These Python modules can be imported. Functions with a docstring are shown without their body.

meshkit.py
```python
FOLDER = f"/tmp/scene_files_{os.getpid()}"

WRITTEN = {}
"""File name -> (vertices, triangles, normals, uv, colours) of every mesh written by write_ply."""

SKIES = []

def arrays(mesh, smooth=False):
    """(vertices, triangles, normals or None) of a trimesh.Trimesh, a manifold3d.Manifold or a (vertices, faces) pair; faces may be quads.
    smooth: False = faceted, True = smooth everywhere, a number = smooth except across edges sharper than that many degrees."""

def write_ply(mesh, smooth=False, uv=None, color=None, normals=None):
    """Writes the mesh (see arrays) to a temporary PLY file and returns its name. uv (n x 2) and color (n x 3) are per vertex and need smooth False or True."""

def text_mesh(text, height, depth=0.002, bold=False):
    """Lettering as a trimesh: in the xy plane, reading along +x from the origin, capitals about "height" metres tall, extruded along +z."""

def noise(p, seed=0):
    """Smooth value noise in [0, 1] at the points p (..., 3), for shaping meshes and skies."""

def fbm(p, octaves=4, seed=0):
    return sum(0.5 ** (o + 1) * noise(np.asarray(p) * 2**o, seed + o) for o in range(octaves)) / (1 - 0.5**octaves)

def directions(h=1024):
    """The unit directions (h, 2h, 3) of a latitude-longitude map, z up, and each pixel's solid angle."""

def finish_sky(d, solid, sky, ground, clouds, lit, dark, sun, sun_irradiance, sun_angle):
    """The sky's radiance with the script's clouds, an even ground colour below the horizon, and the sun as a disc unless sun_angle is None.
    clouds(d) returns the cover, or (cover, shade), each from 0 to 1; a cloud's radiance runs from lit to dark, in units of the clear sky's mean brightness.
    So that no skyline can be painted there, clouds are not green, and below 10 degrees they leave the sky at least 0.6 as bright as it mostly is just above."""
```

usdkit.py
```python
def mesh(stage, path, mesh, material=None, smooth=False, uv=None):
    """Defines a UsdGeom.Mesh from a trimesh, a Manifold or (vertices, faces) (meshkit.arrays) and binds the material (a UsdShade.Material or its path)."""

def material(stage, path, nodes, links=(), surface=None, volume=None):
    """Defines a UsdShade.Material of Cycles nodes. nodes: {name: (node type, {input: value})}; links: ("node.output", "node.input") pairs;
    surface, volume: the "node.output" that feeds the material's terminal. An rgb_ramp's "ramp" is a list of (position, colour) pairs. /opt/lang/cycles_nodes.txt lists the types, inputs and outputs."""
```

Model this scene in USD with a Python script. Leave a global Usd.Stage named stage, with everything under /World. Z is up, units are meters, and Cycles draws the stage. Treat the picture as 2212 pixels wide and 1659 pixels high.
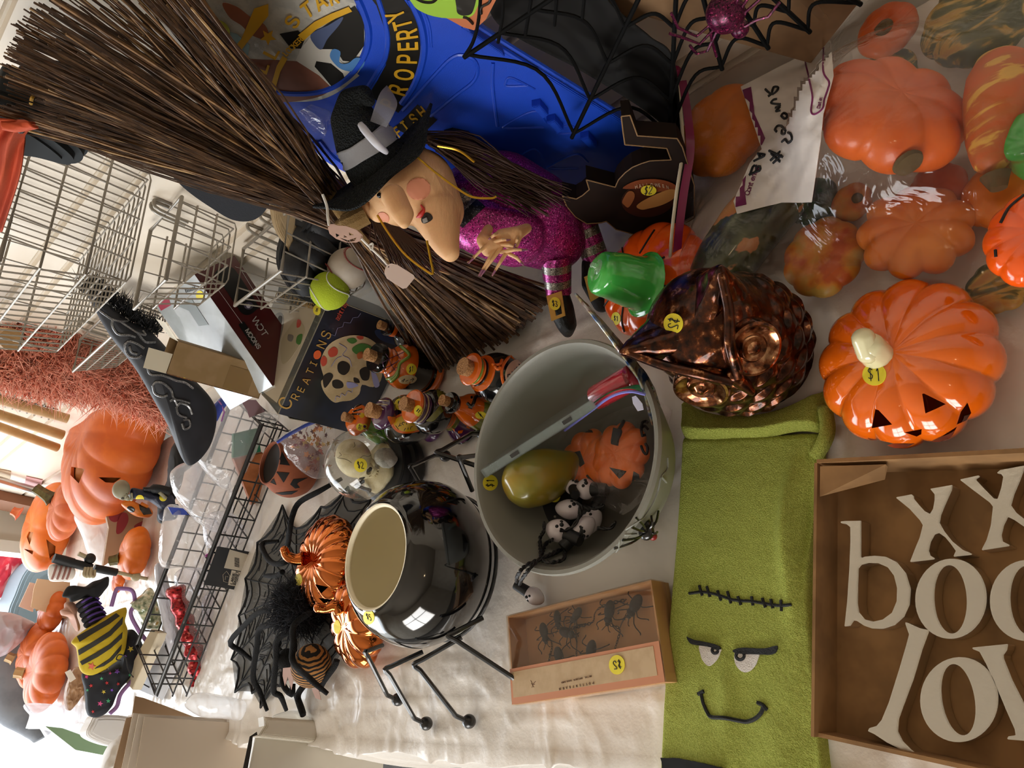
import math, random, numpy as np, trimesh, usdkit, meshkit, shapely
import manifold3d as m3
from shapely.geometry import Polygon, LineString, Point
from shapely import affinity
from pxr import Usd, UsdGeom, UsdLux, UsdShade, Gf, Sdf

stage = Usd.Stage.CreateInMemory()
UsdGeom.SetStageUpAxis(stage, 'Z'); UsdGeom.SetStageMetersPerUnit(stage, 1.0)
UsdGeom.Xform.Define(stage, '/World'); UsdGeom.Scope.Define(stage, '/World/Looks')
# ---------------------------------------------------------------- camera (table top is z = 0, y runs along the wall, x towards it)
FPX = 1661.0; CX, CY = 1106.0, 829.5
TH, PH, HD = np.radians(40.0), np.radians(20.0), np.radians(29.7)
EYE = np.array([0, 0, 0.65])
HV = np.array([np.sin(HD), np.cos(HD), 0]); ZV = np.array([0, 0, 1.0])
FW = np.cos(TH) * HV - np.sin(TH) * ZV
R0 = np.array([np.cos(HD), -np.sin(HD), 0]); U0 = np.sin(TH) * HV + np.cos(TH) * ZV
RX = -np.cos(PH) * U0 + np.sin(PH) * R0          # picture right
DN = -np.sin(PH) * U0 - np.cos(PH) * R0          # picture down
cam = UsdGeom.Camera.Define(stage, '/World/camera')
cam.CreateHorizontalApertureAttr(36.0); cam.CreateFocalLengthAttr(36.0 * FPX / 2212)
cam.CreateClippingRangeAttr(Gf.Vec2f(0.02, 100)); cam.CreateExposureAttr(-1.6)
cam.AddTransformOp().Set(Gf.Matrix4d(*RX, 0, *(-DN), 0, *(-FW), 0, *EYE, 1))
# ---------------------------------------------------------------- sky, sun, light of the door, the unseen window and the unseen bulb
dome = UsdLux.DomeLight.Define(stage, '/World/sky'); dome.CreateIntensityAttr(1.0)
dome.CreateColorAttr(Gf.Vec3f(0.86, 0.93, 1.0)); dome.CreateExposureAttr(2.2)
sun = UsdLux.DistantLight.Define(stage, '/World/sun'); sun.CreateAngleAttr(0.6)
sun.CreateIntensityAttr(17.0); sun.CreateColorAttr(Gf.Vec3f(1.0, 0.93, 0.82))
SUN_TO = np.array([0.50, -0.86, 0.0]); SUN_EL = np.radians(27)
_sd = np.array([SUN_TO[0] * np.cos(SUN_EL), SUN_TO[1] * np.cos(SUN_EL), -np.sin(SUN_EL)])
def look_matrix(pos, d):
    d = np.asarray(d, float) / np.linalg.norm(d); z = -d
    x = np.cross([0, 0, 1.0], z); x = x / np.linalg.norm(x) if np.linalg.norm(x) > 1e-6 else np.array([1.0, 0, 0])
    y = np.cross(z, x)
    return Gf.Matrix4d(*map(float, (*x, 0, *y, 0, *z, 0, *pos, 1)))
sun.AddTransformOp().Set(look_matrix((0, 0, 3), _sd))
def rect_light(name, pos, d, w, h, power, color):
    l = UsdLux.RectLight.Define(stage, '/World/' + name); l.CreateWidthAttr(w); l.CreateHeightAttr(h)
    l.CreateIntensityAttr(power); l.CreateColorAttr(Gf.Vec3f(*color)); l.AddTransformOp().Set(look_matrix(pos, d)); return l
rect_light('unseen_window_light', (-2.3, 0.8, 0.45), (1, 0, -0.05), 1.5, 1.1, 22.0, (1.0, 0.93, 0.84))  # window out of view, placed to light the foreground from the left
rect_light('daylight_door', (-0.6, 3.0, 0.5), (0.1, -1, -0.1), 1.9, 1.4, 7.0, (0.92, 0.96, 1.0))
unseen_lamp = UsdLux.SphereLight.Define(stage, '/World/bulb'); unseen_lamp.CreateRadiusAttr(0.03); unseen_lamp.CreateIntensityAttr(60.0)
unseen_lamp.CreateColorAttr(Gf.Vec3f(1.0, 0.72, 0.42)); unseen_lamp.AddTranslateOp().Set(Gf.Vec3d(-0.55, -0.35, 1.45))  # bulb out of view, placed for warm light from behind the camera
# ---------------------------------------------------------------- picture <-> place
def ray(px, py):
    v = FW + (px - CX) / FPX * RX + (py - CY) / FPX * DN
    return v / np.linalg.norm(v)
def onz(px, py, z=0.0):
    v = ray(px, py); return EYE + v * ((z - EYE[2]) / v[2])
def onx(px, py, x):
    v = ray(px, py); return EYE + v * ((x - EYE[0]) / v[0])
def ony(px, py, y):
    v = ray(px, py); return EYE + v * ((y - EYE[1]) / v[1])
def onp(px, py, A, n):
    v = ray(px, py); return EYE + v * (np.dot(np.asarray(A) - EYE, n) / np.dot(v, n))
def proj(p):
    d = np.asarray(p, float) - EYE; w = d @ FW
    return np.stack([CX + FPX * (d @ RX) / w, CY + FPX * (d @ DN) / w], -1)
def facing(base, off=0.0):
    """The upright plane through base that faces the camera, off metres nearer to it: (point, normal)."""
    b = np.asarray(base, float); h = (b - EYE) * [1, 1, 0]; h /= np.linalg.norm(h)
    return b - h * off, h
def mpp(p):
    return float((np.asarray(p) - EYE) @ FW) / FPX
def top_z(base, px, py):
    v = ray(px, py); hv = v[:2]; t = ((base[:2] - EYE[:2]) @ hv) / (hv @ hv); return (EYE + v * t)[2]
# ---------------------------------------------------------------- materials
def lin(c):
    if isinstance(c, str):
        c = [int(c[i:i + 2], 16) / 255 for i in (0, 2, 4)]
    return tuple((x / 12.92 if x <= 0.04045 else ((x + 0.055) / 1.055) ** 2.4) for x in c)
MATS = {}
def mt(name, col='808080', r=0.5, metal=0.0, coat=0.0, col2=None, ns=20.0, lo=0.4, hi=0.6, stretch=None, bump=0.0, bs=60.0, bd=0.002,
       sheen=0.0, sss=0.0, trans=0.0, ior=1.5, spec=0.5, emit=0.0, dist=0.0, det=4.0, ramp=None, btype='noise', alpha=1.0):
    if name in MATS: return MATS[name]
    P = dict(base_color=lin(col), roughness=r, metallic=metal, coat_weight=coat, ior=ior, specular_ior_level=spec, transmission_weight=trans)
    if sheen: P.update(sheen_weight=sheen, sheen_roughness=0.4, sheen_tint=lin(col))
    if sss: P.update(subsurface_weight=sss, subsurface_scale=0.01)
    if emit: P.update(emission_strength=emit, emission_color=lin(col))
    if alpha < 1: P.update(alpha=alpha)
    N = {'p': ('principled_bsdf', P)}; L = []
    if col2 or ramp or bump:
        N['g'] = ('geometry', {}); N['mp'] = ('mapping', {'scale': stretch or (1, 1, 1)}); L.append(('g.position', 'mp.vector'))
    if col2 or ramp:
        N['n'] = ('noise_texture', {'scale': ns, 'detail': det, 'distortion': dist})
        N['c'] = ('rgb_ramp', {'ramp': [(a, lin(b)) for a, b in ramp] if ramp else [(lo, lin(col)), (hi, lin(col2))]})
        L += [('mp.vector', 'n.vector'), ('n.fac', 'c.fac'), ('c.color', 'p.base_color')]
    if bump:
        if btype == 'voronoi':
            N['bn'] = ('voronoi_texture', {'scale': bs}); src = 'bn.distance'
        elif btype == 'wave':
            N['bn'] = ('wave_texture', {'scale': bs, 'distortion': dist}); src = 'bn.fac'
        else:
            N['bn'] = ('noise_texture', {'scale': bs, 'detail': 5.0}); src = 'bn.fac'
        N['b'] = ('bump', {'strength': bump, 'distance': bd}); L += [('mp.vector', 'bn.vector'), (src, 'b.height'), ('b.normal', 'p.normal')]
    MATS[name] = usdkit.material(stage, '/World/Looks/' + name, N, L, surface='p.BSDF'); return MATS[name]
def film(name, tint='ffffff', haze=0.08, gloss=0.5, rough=0.08, bump=0.0, bs=30.0):
    """Clear plastic: mostly see-through, shiny, a little milky."""
    if name in MATS: return MATS[name]
    N = {'t': ('transparent_bsdf', {'color': lin(tint)}), 's': ('glossy_bsdf', {'color': (1, 1, 1), 'roughness': rough}),
         'f': ('layer_weight', {'blend': 0.5}), 'w': ('math', {'math_type': 'power', 'value2': 4.0}), 'k': ('math', {'math_type': 'multiply_add', 'value2': 0.75 * min(gloss, 1.3), 'value3': 0.035 * gloss}), 'm': ('mix_closure', {}),
         'd': ('diffuse_bsdf', {'color': (0.9, 0.9, 0.92)}), 'tl': ('translucent_bsdf', {'color': (0.9, 0.9, 0.92)}), 'dm': ('mix_closure', {'fac': 0.5}), 'm2': ('mix_closure', {'fac': haze})}
    L = [('f.facing', 'w.value1'), ('w.value', 'k.value1'), ('k.value', 'm.fac'), ('t.BSDF', 'm.closure1'), ('s.BSDF', 'm.closure2'), ('d.BSDF', 'dm.closure1'), ('tl.BSDF', 'dm.closure2'), ('m.closure', 'm2.closure1'), ('dm.closure', 'm2.closure2')]
    if bump:
        N.update(g=('geometry', {}), bn=('noise_texture', {'scale': bs, 'detail': 3.0, 'distortion': 1.0}), b=('bump', {'strength': bump, 'distance': 0.004}))
        L += [('g.position', 'bn.vector'), ('bn.fac', 'b.height'), ('b.normal', 's.normal')]
    MATS[name] = usdkit.material(stage, '/World/Looks/' + name, N, L, surface='m2.closure'); return MATS[name]
def glitter(name, dark, mid, light, scale=700.0, metal=0.5):
    if name in MATS: return MATS[name]
    N = {'g': ('geometry', {}), 'v': ('voronoi_texture', {'scale': scale}), 'bw': ('rgb_to_bw', {}), 'c': ('rgb_ramp', {'ramp': [(0.15, lin(dark)), (0.5, lin(mid)), (0.78, lin(mid)), (0.9, lin(light))]}),
         'b': ('bump', {'strength': 1.0, 'distance': 0.004}), 'p': ('principled_bsdf', {'roughness': 0.28, 'metallic': metal})}
    L = [('g.position', 'v.vector'), ('v.color', 'bw.color'), ('bw.val', 'c.fac'), ('c.color', 'p.base_color'), ('bw.val', 'b.height'), ('b.normal', 'p.normal')]
    MATS[name] = usdkit.material(stage, '/World/Looks/' + name, N, L, surface='p.BSDF'); return MATS[name]
# ---------------------------------------------------------------- meshes
TM = trimesh.Trimesh
def cat(*ms):
    out = []
    for m in ms: out += list(m) if isinstance(m, (list, tuple)) else [m]
    return trimesh.util.concatenate(out)
def frame(n, up=None):
    n = np.asarray(n, float) / np.linalg.norm(n)
    a = np.asarray(up, float) if up is not None else (np.array([0, 0, 1.0]) if abs(n[2]) < 0.95 else np.array([0, 1.0, 0]))
    v = a - n * (a @ n); v /= np.linalg.norm(v); u = np.cross(v, n); return u, v, n
def xf(m, M=None, t=None):
    m = m.copy()
    if M is not None:
        T = np.eye(4); T[:3, :3] = M; m.apply_transform(T)
    if t is not None: m.apply_translation(t)
    return m
def rz(a):
    c, s = np.cos(a), np.sin(a); return np.array([[c, -s, 0], [s, c, 0], [0, 0, 1.0]])
def axes(x, y, z): return np.stack([x, y, z], 1)
def to_axis(d, up=None):
    """Rotation taking +z to d."""
    u, v, n = frame(d, up); return axes(u, v, n)
def m_to_t(m):
    q = m.to_mesh(); return TM(np.array(q.vert_properties[:, :3]), np.array(q.tri_verts), process=False)
def t_to_m(t):
    t = t.copy(); t.merge_vertices(); return m3.Manifold(m3.Mesh(np.asarray(t.vertices, np.float32), np.asarray(t.faces, np.uint32)))
def hull(pts):
    return m_to_t(m3.Manifold.hull_points(np.asarray(pts, float)))
def rbox(size, r=0.002, c=(0, 0, 0), M=None):
    """A box with chamfered edges, centred on c."""
    s = np.asarray(size, float) / 2; r = min(r, s.min() * 0.9); pts = []
    for sx in (-1, 1):
        for sy in (-1, 1):
            for sz in (-1, 1):
                k = np.array([sx, sy, sz])
                for ax in range(3):
                    p = s - r; p[ax] = s[ax]; pts.append(k * p)
    m = hull(pts); return xf(m, M, c)
def box8(corners):
    return hull(corners)
def tube(path, r, sides=8, caps=True, closed=False):
    p = np.asarray(path, float); n = len(p); r = np.broadcast_to(np.asarray(r, float), (n,))
    t = (np.roll(p, -1, 0) - np.roll(p, 1, 0)) if closed else np.gradient(p, axis=0)
    t /= np.linalg.norm(t, axis=1, keepdims=True) + 1e-12
    a = np.cross(t[0], [0, 0, 1.0] if abs(t[0][2]) < 0.9 else [1.0, 0, 0]); a /= np.linalg.norm(a); A = []
    for i in range(n):
        a = a - t[i] * (a @ t[i]); a /= np.linalg.norm(a) + 1e-12; A.append(a)
    A = np.array(A); B = np.cross(t, A); ang = np.arange(sides) * 2 * np.pi / sides
    v = p[:, None] + r[:, None, None] * (np.cos(ang)[None, :, None] * A[:, None] + np.sin(ang)[None, :, None] * B[:, None])
    F = []
    for i in range(n if closed else n - 1):
        j = (i + 1) % n
        for k in range(sides):
            l = (k + 1) % sides; F += [(i * sides + k, i * sides + l, j * sides + l), (i * sides + k, j * sides + l, j * sides + k)]
    v = v.reshape(-1, 3)
    if caps and not closed:
        c0, c1 = len(v), len(v) + 1; v = np.vstack([v, p[:1], p[-1:]])
        for k in range(sides):
            l = (k + 1) % sides; F += [(c0, l, k), (c1, (n - 1) * sides + k, (n - 1) * sides + l)]
    return TM(v, np.array(F), process=False)
def spline(pts, n=24):
    """Catmull-Rom through pts."""
    p = np.asarray(pts, float)
    if len(p) < 3: return np.linspace(p[0], p[-1], max(2, n))
    q = np.vstack([2 * p[0] - p[1], p, 2 * p[-1] - p[-2]]); s = np.linspace(0, len(p) - 1 - 1e-9, n); i = s.astype(int); t = (s - i)[:, None]
    a, b, c, d = q[i], q[i + 1], q[i + 2], q[i + 3]
    return 0.5 * (2 * b + (c - a) * t + (2 * a - 5 * b + 4 * c - d) * t ** 2 + (3 * b - a - 3 * c + d) * t ** 3)
def lathe(prof, n=48, smooth=0):
    """prof: (radius, height) from bottom to top, turned about z."""
    p = np.asarray(prof, float)
    if smooth: p = spline(p, smooth)
    m = len(p); a = np.arange(n) * 2 * np.pi / n; p[:, 0] = np.maximum(p[:, 0], 1e-5)
    v = np.stack([p[:, None, 0] * np.cos(a), p[:, None, 0] * np.sin(a), np.repeat(p[:, 1:2], n, 1)], -1).reshape(-1, 3); i, k = np.meshgrid(np.arange(m - 1), np.arange(n), indexing='ij'); l = (k + 1) % n
    q = np.stack([i * n + k, i * n + l, (i + 1) * n + l, (i + 1) * n + k], -1).reshape(-1, 4); F = np.vstack([q[:, [0, 1, 2]], q[:, [0, 2, 3]]])
    return TM(v, F, process=False)
def ball(c, r, sub=3, M=None):
    m = trimesh.creation.icosphere(sub, 1.0); m.vertices = m.vertices * np.broadcast_to(r, 3); return xf(m, M, c)
def grid(P, close_u=False, close_v=False):
    """A surface through the points P (nu, nv, 3)."""
    nu, nv = P.shape[:2]; i, k = np.meshgrid(np.arange(nu if close_u else nu - 1), np.arange(nv if close_v else nv - 1), indexing='ij'); a, b = (i + 1) % nu, (k + 1) % nv
    q = np.stack([i * nv + k, a * nv + k, a * nv + b, i * nv + b], -1).reshape(-1, 4); return TM(P.reshape(-1, 3), np.vstack([q[:, [0, 1, 2]], q[:, [0, 2, 3]]]), process=False)
def thick(m, t):
    """Gives an open sheet the thickness t (towards -normal)."""
    v, f = np.asarray(m.vertices), np.asarray(m.faces); n = meshkit.arrays((v, f), True)[2]; w = v - n * t; N = len(v)
    e = np.sort(np.vstack([f[:, [0, 1]], f[:, [1, 2]], f[:, [2, 0]]]), 1); d = np.vstack([f[:, [0, 1]], f[:, [1, 2]], f[:, [2, 0]]])
    key = e[:, 0].astype(np.int64) * N + e[:, 1]; u, inv, cnt = np.unique(key, return_inverse=True, return_counts=True); bd = d[cnt[inv] == 1]
    side = np.vstack([np.stack([bd[:, 1], bd[:, 0], bd[:, 0] + N], 1), np.stack([bd[:, 1], bd[:, 0] + N, bd[:, 1] + N], 1)])
    return TM(np.vstack([v, w]), np.vstack([f, f[:, ::-1] + N, side]), process=False)
def extrude(poly, h, bevel=0.0):
    gs = getattr(poly, 'geoms', [poly]); out = []
    for g in gs:
        if g.is_empty or g.area <= 0: continue
        out.append(trimesh.creation.extrude_polygon(g, h - bevel, engine='earcut'))
        if bevel:
            k = 3
            for i in range(k):
                a = (i + 1) / k * np.pi / 2; gi = g.buffer(-bevel * (1 - np.cos(a)) - 1e-6)
                for q in getattr(gi, 'geoms', [gi]):
                    if not q.is_empty and q.area > 0:
                        e = trimesh.creation.extrude_polygon(q, bevel * np.sin(a) , engine='earcut'); e.apply_translation([0, 0, h - bevel]); out.append(e)
    return cat(out)
def plane2d(pix, A, n):
    """Picture points carried to the plane (A, n), with the plane's own axes: (2D points, u, v, n, A). The axes look at the camera side."""
    A = np.asarray(A, float); n = np.asarray(n, float) / np.linalg.norm(n)
    if n @ (EYE - A) < 0: n = -n
    u, v, n = frame(n); P = np.array([onp(x, y, A, n) for x, y in pix]); return np.stack([(P - A) @ u, (P - A) @ v], 1), u, v, n, A
def slab(pix, A, n, t, holes=(), bevel=0.0, lift=0.0, smooth=0, zmin=None):
    """A flat piece of thickness t standing on the plane (A, n), its outline as seen at the picture points pix; it grows towards the camera side."""
    if smooth: pix = loop(pix, smooth)
    p, u, v, n, A = plane2d(pix, A, n); hs = [plane2d(h, A, n)[0] for h in holes]; poly = Polygon(p, hs).buffer(0)
    if zmin is not None: poly = poly.intersection(shapely.box(-9, (zmin - A[2]) / v[2], 9, 9))
    m = extrude(poly, t, bevel); return xf(m, axes(u, v, n), A + n * lift)
def loop(pts, n=80):
    p = np.asarray(pts, float); q = np.vstack([p[-2:], p, p[:2]]); s = spline(q, 400); d = np.linalg.norm(s[:, None] - p[None, 0], axis=2)[:, 0]
    k = len(q) - 1; i0, i1 = int(round(2 / k * 399)), int(round((2 + len(p)) / k * 399)); s = s[i0:i1]; return s[np.linspace(0, len(s) - 1, n).astype(int)]
def ell(cx, cy, a, b, rot=0.0, n=40, t0=0, t1=2 * np.pi):
    t = np.linspace(t0, t1, n, endpoint=abs(t1 - t0 - 2 * np.pi) > 1e-6); c, s = np.cos(rot), np.sin(rot); x, y = a * np.cos(t), b * np.sin(t); return np.stack([cx + x * c - y * s, cy + x * s + y * c], 1)
def displace(m, amp, scale, seed=0, octaves=3):
    v, f, n = meshkit.arrays(m, True); m = m.copy(); m.vertices = v + n * ((meshkit.fbm(v * scale + 100.3, octaves, seed) - 0.5) * 2 * amp)[:, None]; return m
# ---- rays against meshes
class Hit:
    def __init__(self, *ms):
        m = cat(*ms); v, f = np.asarray(m.vertices), np.asarray(m.faces); self.a = v[f[:, 0]]; self.e1 = v[f[:, 1]] - self.a; self.e2 = v[f[:, 2]] - self.a
        n = np.cross(self.e1, self.e2); self.n = n / (np.linalg.norm(n, axis=1, keepdims=True) + 1e-20)
        q = proj(v); self.lo = np.minimum(np.minimum(q[f[:, 0]], q[f[:, 1]]), q[f[:, 2]]); self.hi = np.maximum(np.maximum(q[f[:, 0]], q[f[:, 1]]), q[f[:, 2]])
        self.vn = meshkit.arrays((v, f), True)[2][f]
    def __call__(self, px, py):
        """Nearest point under the picture point, and its smooth normal towards the camera; None when nothing is there."""
        k = np.nonzero((self.lo[:, 0] <= px) & (self.hi[:, 0] >= px) & (self.lo[:, 1] <= py) & (self.hi[:, 1] >= py))[0]
        if not len(k): return None
        d = ray(px, py); h = np.cross(d, self.e2[k]); det = np.einsum('ij,ij->i', self.e1[k], h); det = np.where(np.abs(det) < 1e-18, 1e-18, det)
        s = EYE - self.a[k]; u = np.einsum('ij,ij->i', s, h) / det; q = np.cross(s, self.e1[k]); w = (q @ d) / det; t = np.einsum('ij,ij->i', self.e2[k], q) / det
        ok = (u >= -1e-6) & (w >= -1e-6) & (u + w <= 1 + 1e-6) & (t > 0)
        if not ok.any(): return None
        t = np.where(ok, t, 1e9); i = int(np.argmin(t)); N = self.vn[k[i]]; n = N[0] * (1 - u[i] - w[i]) + N[1] * u[i] + N[2] * w[i]; n /= np.linalg.norm(n) + 1e-12
        if n @ d > 0: n = -n
        return EYE + d * t[i], n
def stroke(H, pix, w, n=None, lift=0.3, sides=5, wz=None):
    """A line of paint, thread or ink along a surface: the picture polyline pix carried onto H; w is its width in metres."""
    pix = np.asarray(pix, float)
    if n: pix = spline(pix, n)
    pts = []
    for x, y in pix:
        h = H(x, y)
        if h is not None: pts.append(h[0] + h[1] * w * lift * 0.5)
    if len(pts) < 2: return None
    return tube(pts, w / 2 if wz is None else np.asarray(wz)[:len(pts)] / 2, sides)
def strokes(H, lines, w, n=None, lift=0.3):
    return cat([s for s in (stroke(H, l, w, n, lift) for l in lines) if s is not None])
def patch(H, pix, t=0.0004, step=4.0, lift=0.0, smooth=0):
    """A thin layer (paint, label, sticker) over the surface H, its outline as seen at the picture points pix."""
    if smooth: pix = loop(pix, smooth)
    poly = Polygon(pix).buffer(0)
    if poly.geom_type != 'Polygon': poly = max(poly.geoms, key=lambda g: g.area)
    ring = np.array(poly.exterior.segmentize(step).coords)[:-1]; x0, y0, x1, y1 = poly.bounds
    gx, gy = np.meshgrid(np.arange(x0 + step / 2, x1, step), np.arange(y0 + step / 2, y1, step)); c = np.stack([gx.ravel(), gy.ravel()], 1); inner = poly.buffer(-step * 0.45)
    if len(c) and not inner.is_empty: c = c[shapely.contains_xy(inner, c[:, 0], c[:, 1])]
    else: c = np.zeros((0, 2))
    q = np.vstack([ring, c]); hs = [H(x, y) for x, y in q]; ok = np.array([h is not None for h in hs])
    from scipy.spatial import Delaunay
    tri = Delaunay(q).simplices; ce = q[tri].mean(1); tri = tri[shapely.contains_xy(poly.buffer(1e-6), ce[:, 0], ce[:, 1]) & ok[tri].all(1)]
    P = np.array([h[0] if h is not None else (0, 0, 0) for h in hs]); Nn = np.array([h[1] if h is not None else (0, 0, 1) for h in hs])
    if not len(tri): return None
    L = np.stack([np.linalg.norm(P[tri[:, a]] - P[tri[:, (a + 1) % 3]], axis=1) for a in range(3)], 1).max(1); tri = tri[L < np.median(L) * 6 + 1e-9]
    a, b, cc = P[tri[:, 0]], P[tri[:, 1]], P[tri[:, 2]]; fl = np.einsum('ij,ij->i', np.cross(b - a, cc - a), Nn[tri[:, 0]]) < 0; tri[fl] = tri[fl][:, ::-1]
    m = TM(P + Nn * (t + lift), tri, process=False); m.remove_unreferenced_vertices(); return thick(m, t)
def ring_pix(cx, cy, r, n=24): return ell(cx, cy, r, r, 0, n)
GLYPH = {'1': [[(.3, .8), (.5, 1), (.5, 0)]], '2': [[(.1, .75), (.3, 1), (.65, .95), (.7, .65), (.1, .05), (.8, .05)]], '3': [[(.1, .9), (.5, 1), (.7, .8), (.35, .55), (.75, .3), (.5, 0), (.1, .1)]],
         '5': [[(.7, 1), (.2, 1), (.15, .6), (.5, .65), (.75, .35), (.5, 0), (.1, .05)]], '$': [[(.75, .85), (.4, .95), (.2, .7), (.7, .4), (.55, .1), (.15, .15)], [(.45, 1.1), (.45, -.1)]]}
def handwrite(H, text, cx, cy, right, up, w):
    """Hand-written figures on a surface: centre (cx, cy) and the picture vectors of one figure's width and height."""
    out = []; n = len(text); right, up = np.asarray(right, float), np.asarray(up, float)
    for i, ch in enumerate(text):
        for st in GLYPH[ch]:
            out.append(stroke(H, [np.array([cx, cy]) + right * (i - n / 2 + s[0]) + up * (s[1] - 0.5) for s in st], w, 14))
    return cat([o for o in out if o is not None])
# ---------------------------------------------------------------- things and parts
COUNT = {}
def numbered(where, name):
    k = COUNT.get((where, name), 0); COUNT[(where, name)] = k + 1; return name if k == 0 else f'{name}_{k:03d}'
WORLD = {}
class Prim:
    def __init__(self, path, loc, mesh=None): self.path, self.loc, self.mesh = path, np.asarray(loc, float), mesh
    def part(self, name, mesh, mat, smooth=35, label=None, kind=None):
        """A part: its mesh is given in the place's coordinates and kept in the thing's own."""
        if mesh is None: return None
        p = f'{self.path}/{numbered(self.path, name)}'; g = usdkit.mesh(stage, p, xf(mesh, None, -self.loc), mat, smooth)
        if label: g.GetPrim().SetCustomDataByKey('label', label)
        if kind: g.GetPrim().SetCustomDataByKey('kind', kind)
        return Prim(p, self.loc, mesh)
def tag(prim, label=None, category=None, group=None, kind=None):
    for k, v in (('label', label), ('category', category), ('group', group), ('kind', kind)):
        if v: prim.SetCustomDataByKey(k, v)
def thing(name, label, category, loc, group=None, kind=None):
    p = '/World/' + numbered('/World', name); x = UsdGeom.Xform.Define(stage, p); x.AddTranslateOp().Set(Gf.Vec3d(*map(float, loc)))
    tag(x.GetPrim(), label, category, group, kind); return Prim(p, loc)
def single(name, label, category, mesh, mat, smooth=35, group=None, kind=None):
    p = '/World/' + numbered('/World', name); c = mesh.bounds.mean(0); c[2] = mesh.bounds[0][2]; g = usdkit.mesh(stage, p, xf(mesh, None, -c), mat, smooth)
    g.AddTranslateOp().Set(Gf.Vec3d(*map(float, c))); tag(g.GetPrim(), label, category, group, kind); return Prim(p, c, mesh)
def structure(name, mesh, mat, parent=None, smooth=35, label=None):
    g = single(name, label, None, mesh, mat, smooth, kind='structure'); return g
YEL = mt('sticker_yellow', 'f4e23a', 0.55); INK = mt('pen_ink', '16181c', 0.5)
def sticker(th, H, cx, cy, r, text='$1', right=(1, 0), up=(0, -1), ry=None, w=0.0009):
    s = th.part('price_sticker', patch(H, ell(cx, cy, r, ry or r, 0, 28), 0.0005, max(2.5, r / 6)), YEL, label='round yellow price sticker')
    if s and text:
        h2 = Hit(s.mesh); fw = r * 0.62
        t = handwrite(h2, text, cx, cy, np.asarray(right, float) * fw, np.asarray(up, float) * r * 1.0, w)
        s.part('lettering', t, INK)
    return s
def uvtex(pts): return pts
RNG = np.random.default_rng(7)
# ================================================================ the room
WHITE = mt('siding_white', 'e9ddcb', 0.45); WALLP = mt('wall_paint', 'd8cfc0', 0.8, col2='cfc4b3', ns=3); TRIM = mt('trim_white', 'efe9df', 0.5)
CONC = mt('concrete', '4b4743', 0.9, col2='5c5751', ns=9, bump=0.4, bs=80); CEIL = mt('ceiling_paint', 'b5aa9a', 0.9)
DRIVE = mt('driveway', 'a8a49c', 0.95, col2='bcb8ae', ns=6, bump=0.3, bs=90)
XW, YB, ZF, ZC = 0.645, 3.25, -0.74, 1.75
def wallbox(x0, x1, y0, y1, z0, z1): return trimesh.creation.box(bounds=[[x0, y0, z0], [x1, y1, z1]])
structure('floor', wallbox(-2.5, XW + 0.1, -2.3, YB + 0.1, ZF - 0.08, ZF), CONC)
structure('unseen_ceiling', wallbox(-2.5, XW + 0.1, -2.3, YB + 0.1, ZC, ZC + 0.08), CEIL)  # out of view, closes the room against flat sky light
w = structure('wall_right', wallbox(XW + 0.008, XW + 0.1, -2.3, YB, ZF, ZC), WALLP)
zs = [ZF + 0.002]
while zs[-1] < ZC - 0.2:
    base = round((zs[-1] - 0.026) / 0.195) if False else 0
    zs.append(zs[-1] + (0.155 if len(zs) % 2 else 0.042))
off = min((z - 0.026 for z in zs[1::2]), key=abs); zs = [z - off for z in zs]; zs[0] = ZF + 0.001; zs.append(ZC - 0.001)
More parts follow.
